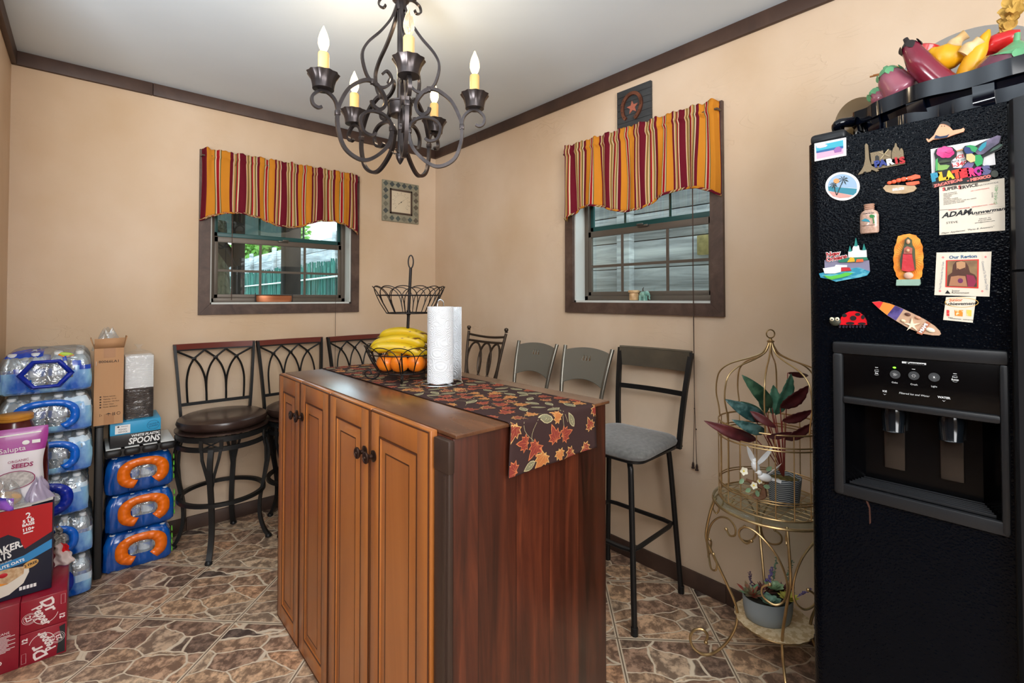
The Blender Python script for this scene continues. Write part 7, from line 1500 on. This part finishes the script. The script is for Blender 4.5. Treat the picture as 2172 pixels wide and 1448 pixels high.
# surfboard
t, s0, z0 = magnet('surfboard_magnet', 'tilted surfboard magnet with sunset, shells and a starfish', 'magnet', (1922, 675)); L_ = lambda p: LP(p, s0, z0, **C_)
up_ = [(690, 738), (760, 730), (860, 752), (960, 790), (1080, 845), (1200, 905), (1300, 970), (1350, 1020), (1362, 1050)]; lo_ = [(1345, 1064), (1280, 1062), (1180, 1045), (1050, 995), (940, 930), (840, 868), (760, 805)]
layer(t, 'board', L_(up_+lo_), 0, .0040, c_('board_sand', (196, 160, 132))); layer(t, 'red_tip', L_([(692, 739), (760, 732), (800, 738), (762, 803), (740, 785)]), .0040, .0043, c_('tip_red', (222, 44, 50))); layer(t, 'sunset', L_([(800, 738), (860, 753), (915, 772), (838, 865), (764, 805)]), .0040, .0043, c_('tip_orange', (238, 140, 56))); layer(t, 'dusk_sea', L_([(915, 772), (1000, 808), (925, 918), (838, 865)]), .0040, .0043, c_('tip_purple', (96, 84, 146), noise=(60, (60, 50, 110), (1, 1, 1), .4, .6)))
st = []; (cx, cz), = L_([(1082, 962)])
for i in range(10): a = R(90+i*36); r_ = .0155 if i % 2 == 0 else .0042; st.append((cx+r_*math.cos(a), cz+r_*math.sin(a)))
layer(t, 'starfish', st, .0040, .0068, c_('starfish_cream', (236, 224, 196)))
for nm, x, y, r_, rgb in (('shell', 995, 920, .0042, (228, 206, 170)), ('shell', 1040, 858, .0048, (96, 60, 48)), ('shell', 1140, 890, .0050, (200, 150, 120)), ('shell', 1260, 1010, .0070, (232, 222, 200))): (a, b_), = L_([(x, y)]); MB().ball(FRT@Vector((a, b_, .005)), (r_*1.2, .003, r_*.75), 12, M=euler(0, 20, 0)).build(nm, c_('shell%d' % x, rgb), t)
layer(t, 'name_plate', L_([(1225, 925), (1262, 945), (1180, 1058), (1125, 1040)]), .0040, .0056, c_('plate_wood', (180, 110, 80))); txt(t, L_, [('MIAMI', 1195, 992, .0085, 62, dict(bold=.0004))], WHT, .0058)

# ------------------------------------------------------------------ things on top of the refrigerator
TOPZ = 1.6725
NV = mat('navy_glazed_ceramic', (5, 8, 18), .08, spec=.4, coat=.15); bk = thing('woven_basket', 'glossy black navy woven ceramic basket on top of the refrigerator', 'basket', (1.575, .035, TOPZ)); ay, ax_ = .300, .148
def bel(a, z, o=0): k = 1+.10*(z/.1); return Vector(((ax_*k+o)*math.cos(a), (ay*k+o)*math.sin(a), z))
m = MB(); m.lathe([(.001, .001), (.92, .001), (.94, .006), (.001, .008)], 48, M=Matrix.Diagonal((ax_, ay, 1, 1))); m.grid(lambda u, v: bel(2*PI*u, .004+.075*v, -.012), 64, 4, cu=True); m.build('liner', NV, bk)
for (zz, hh, ph) in ((.034, .030, 0), (.086, .036, PI)):
    m = MB(); m.tube([bel(2*PI*i/144, zz+(.003*math.sin(i*.35) if ph else 0), .004*math.sin(i*2*PI/9+ph)) for i in range(144)], 1, closed=True, sect=[(-hh/2, -.0035), (hh/2, -.0035), (hh/2, .0035), (-hh/2, .0035)], up=(0, 0, 1)); m.build('strap_band', NV, bk)
for i in range(16):
    a = 2*PI*(i+.5)/16; m = MB(); m.bar([bel(a, z, o) for z, o in ((.003, -.006), (.018, .004 if i % 2 else -.003), (.034, .007 if i % 2 else -.006), (.052, .002), (.070, .0), (.088, -.005))], .034, .005, up=(-math.sin(a)*ax_, math.cos(a)*ay, 0)); m.build('strap', NV, bk)
m = MB()
for s in (0, 1): m.tube(smooth([(.0+.02*s-.06, .318, .082), (-.085+.03*s, .345, .074+.006*s), (-.05+.03*s, .352, .060), (-.02, .335, .050)], 5), .011, 10)
m.build('rope_handle', NV, bk)
def veg(name, lab, cat, P, radii, mt, cap=None, extra=None, n=18):
    t = thing(name, lab, cat, tuple(P[0])); q = [tuple(Vector(p)-Vector(P[0])) for p in P]; sp_ = smooth(q, 5); rr_ = []
    for i in range(len(sp_)): f = i/(len(sp_)-1)*(len(radii)-1); k = int(min(f, len(radii)-2)); u = f-k; u = u*u*(3-2*u); rr_.append(radii[k]*(1-u)+radii[k+1]*u)
    m = MB(); m.tube(sp_, 1, n, radii=rr_); m.build('body', mt, t)
    if cap: cap(t, [Vector(p) for p in sp_], rr_)
    return t
V3 = lambda px, py, x: tuple(hit(0, x, px, py)); GCAP = mat('calyx_green', (96, 160, 112), .4, coat=.3); 
def calyx(stem=.03, mt=GCAP, k=1.04, span=.16):
    def f(t, P, rr_):
        n = len(P); j = max(3, int(n*(1-span))); m = MB(); pts = P[j:]; rs = [r_*k for r_ in rr_[j:]]; d = (P[-1]-P[-2]).normalized(); m.tube(pts+[P[-1]+d*.004, P[-1]+d*stem*.5, P[-1]+d*stem], 1, 18, radii=rs+[rs[-1]*.8, .006, .005])
        e = d.orthogonal().normalized(); g = d.cross(e)
        for i in range(5): a = 2*PI*i/5; rd = e*math.cos(a)+g*math.sin(a); leafblade(m, P[j]+d*.008+rd*rs[0]*.96, -d+rd*.18, .022, .009, up=rd, curl=0)
        m.build('calyx', mt, t)
    return f
MAU = mat('mauve_eggplant', (156, 86, 100), .3, coat=.4, noise=(6, (122, 58, 84), (1, 1, 1), .35, .65)); BUR = mat('burgundy_eggplant', (128, 28, 50), .25, coat=.5, noise=(6, (104, 20, 44), (1, 1, 1), .35, .65)); PUR = mat('purple_eggplant', (112, 52, 70), .22, coat=.6, noise=(6, (86, 36, 58), (1, 1, 1), .35, .65))
YEL = mat('wax_lemon', (232, 178, 18), .4, noise=(5, (214, 150, 16), (1, 1, 1), .4, .7)); YPE = mat('wax_yellow_pepper', (222, 152, 16), .35, noise=(6, (240, 180, 40), (1, 1, 1), .35, .65)); REDV = mat('wax_red', (196, 26, 28), .3, coat=.4); TAN_ = mat('ginger_tan', (206, 168, 110), .6, noise=(14, (228, 204, 160), (1, 1, 1), .4, .6))
veg('eggplant', 'mauve eggplant with a green cap at the left of the ceramic basket', 'ceramic vegetable', [V3(1930, 205, 1.52), V3(1915, 195, 1.52), V3(1895, 172, 1.52), V3(1882, 150, 1.52)], [.012, .038, .032, .018], MAU, calyx(.012))
veg('eggplant', 'long burgundy eggplant with a black stem leaning left over the basket rim', 'ceramic vegetable', [V3(2030, 190, 1.50), V3(1992, 172, 1.50), V3(1955, 138, 1.49), V3(1935, 108, 1.49), V3(1928, 96, 1.49)], [.022, .028, .026, .020, .015], BUR, calyx(.020, mat('black_stem', (40, 34, 34), .4), 1.03, .1))
veg('eggplant', 'large glossy purple eggplant with a broad green cap at the right edge of the photo', 'ceramic vegetable', [V3(2095, 190, 1.50), V3(2120, 165, 1.50), V3(2150, 130, 1.50), V3(2155, 105, 1.50)], [.034, .052, .050, .028], PUR, calyx(.035, GCAP, 1.03, .35))
veg('eggplant', 'small pale eggplant low beside the rope handle of the basket', 'ceramic vegetable', [V3(1888, 222, 1.54), V3(1868, 208, 1.54), V3(1852, 198, 1.54)], [.010, .022, .012], MAU, calyx(.008))
veg('lemon', 'yellow lemon lying between the eggplant and the chili peppers', 'ceramic fruit', [V3(1960, 120, 1.52), V3(1972, 121, 1.52), V3(2000, 124, 1.52), V3(2030, 121, 1.52), V3(2046, 122, 1.52)], [.004, .022, .032, .024, .010], YEL)
veg('tomato', 'red tomato behind the lemon', 'ceramic vegetable', [V3(1955, 122, 1.58), V3(1957, 116, 1.58), V3(1962, 103, 1.58), V3(1965, 94, 1.58)], [.012, .034, .034, .006], REDV)
veg('tomato', 'orange red tomato tucked under the burgundy eggplant', 'ceramic vegetable', [V3(1935, 190, 1.56), V3(1935, 180, 1.56), V3(1932, 160, 1.56), V3(1930, 148, 1.56)], [.012, .034, .030, .006], mat('wax_orange', (226, 98, 30), .35, coat=.3))
veg('chili_pepper', 'long yellow chili pepper standing upright in the basket', 'ceramic vegetable', [V3(2042, 185, 1.52), V3(2055, 150, 1.51), V3(2072, 112, 1.51), V3(2088, 82, 1.51), V3(2098, 63, 1.51)], [.018, .021, .018, .010, .003], YPE)
veg('chili_pepper', 'red chili pepper curving behind the large purple eggplant', 'ceramic vegetable', [V3(2088, 126, 1.54), V3(2092, 110, 1.54), V3(2110, 94, 1.54), V3(2140, 82, 1.54), V3(2165, 74, 1.54)], [.005, .018, .021, .018, .012], REDV)
veg('ginger_root', 'pale ginger root poking up behind the lemon', 'ceramic vegetable', [V3(2012, 120, 1.56), V3(2024, 95, 1.56), V3(2036, 82, 1.56), V3(2050, 72, 1.56)], [.012, .015, .010, .012], TAN_)
veg('ginger_root', 'tan ginger root in front of the yellow chili pepper tip', 'ceramic vegetable', [V3(2042, 115, 1.50), V3(2055, 102, 1.50), V3(2068, 94, 1.50), V3(2080, 84, 1.50)], [.012, .014, .010, .011], TAN_)
t = thing('dried_stalk', 'dried mustard coloured leafy stalk at the top right corner', 'dried plant', V3(2135, 80, 1.56)); O = Vector(V3(2135, 80, 1.56)); m = MB(); MUS = mat('dried_mustard', (196, 156, 74), .8, noise=(20, (150, 110, 50), (1, 1, 1), .45, .6)); rnd = random.Random(2)
for (x, y) in ((2145, 5), (2168, 8), (2160, -30)):
    e = Vector(V3(x, y, 1.56))-O; m.tube([(0, 0, 0), tuple(e*.5), tuple(e)], .003, 6)
    for i in range(14): leafblade(m, e*(.15+.85*i/14), Vector((rnd.uniform(-.5, .1), rnd.uniform(-1, 1), rnd.uniform(-.2, 1))), .022, .008, up=Vector((-1, 0, 0)), curl=.2)
m.build('stalk', MUS, t); t = thing('dried_stalk', 'brown dried twigs sticking out at the left of the basket', 'dried plant', V3(1925, 170, 1.57)); O = Vector(V3(1925, 170, 1.57)); m = MB()
for (x, y, k) in ((1845, 163, 0), (1852, 160, 1), (1858, 168, 2), (1895, 140, 3)): e = Vector(V3(x, y, 1.57))-O; m.tube(smooth([(0, 0, 0), tuple(e*.5+Vector((0, 0, .012))), tuple(e)], 4), .0022, 6)
m.build('twigs', mat('twig_brown', (168, 106, 52), .7), t)
t = thing('serving_plate', 'translucent grey round plate leaning behind the ceramic basket', 'plate', tuple(hit(0, 1.76, 2050, 166)), -90); PR = .166
t.location.z = TOPZ+PR*.985+.004; MB().lathe([(.001, 0), (.085, .001), (.10, .006), (PR, .014), (PR, .017), (.098, .010), (.001, .004)], 56, M=euler(90-8, 0, 0)).build('plate_disc', mat('grey_smoked_plate', (140, 136, 130), .25, spec=.6), t)
t = thing('serving_plate', 'tan bowl shaped plate with raised rim standing at the left end of the basket', 'plate', (1.668, .362, TOPZ+.096)); t.rotation_euler = (0, 0, R(-48))
m = MB(); m.lathe([(.001, .012), (.060, .012), (.076, .004), (.092, .0), (.094, .003), (.078, .009), (.062, .018), (.001, .018)], 48, M=euler(90, 0, 0)@Matrix.Diagonal((.86, 1, 1, 1))); m.build('plate_disc', mat('tan_lacquer', (112, 88, 54), .3, coat=.4), t)

# rust stain below the dispenser, on the freezer door
a, b = PZ(470, 1235); MB(XI).prism([(a-.004, b+.004), (a+.001, b+.003), (a+.005, b-.010), (a+.006, b-.045), (a+.003, b-.050), (a+.002, b-.012)], .0001, .0006).build('rust_stain', mat('rust_streak', (70, 40, 30), .6), fr)
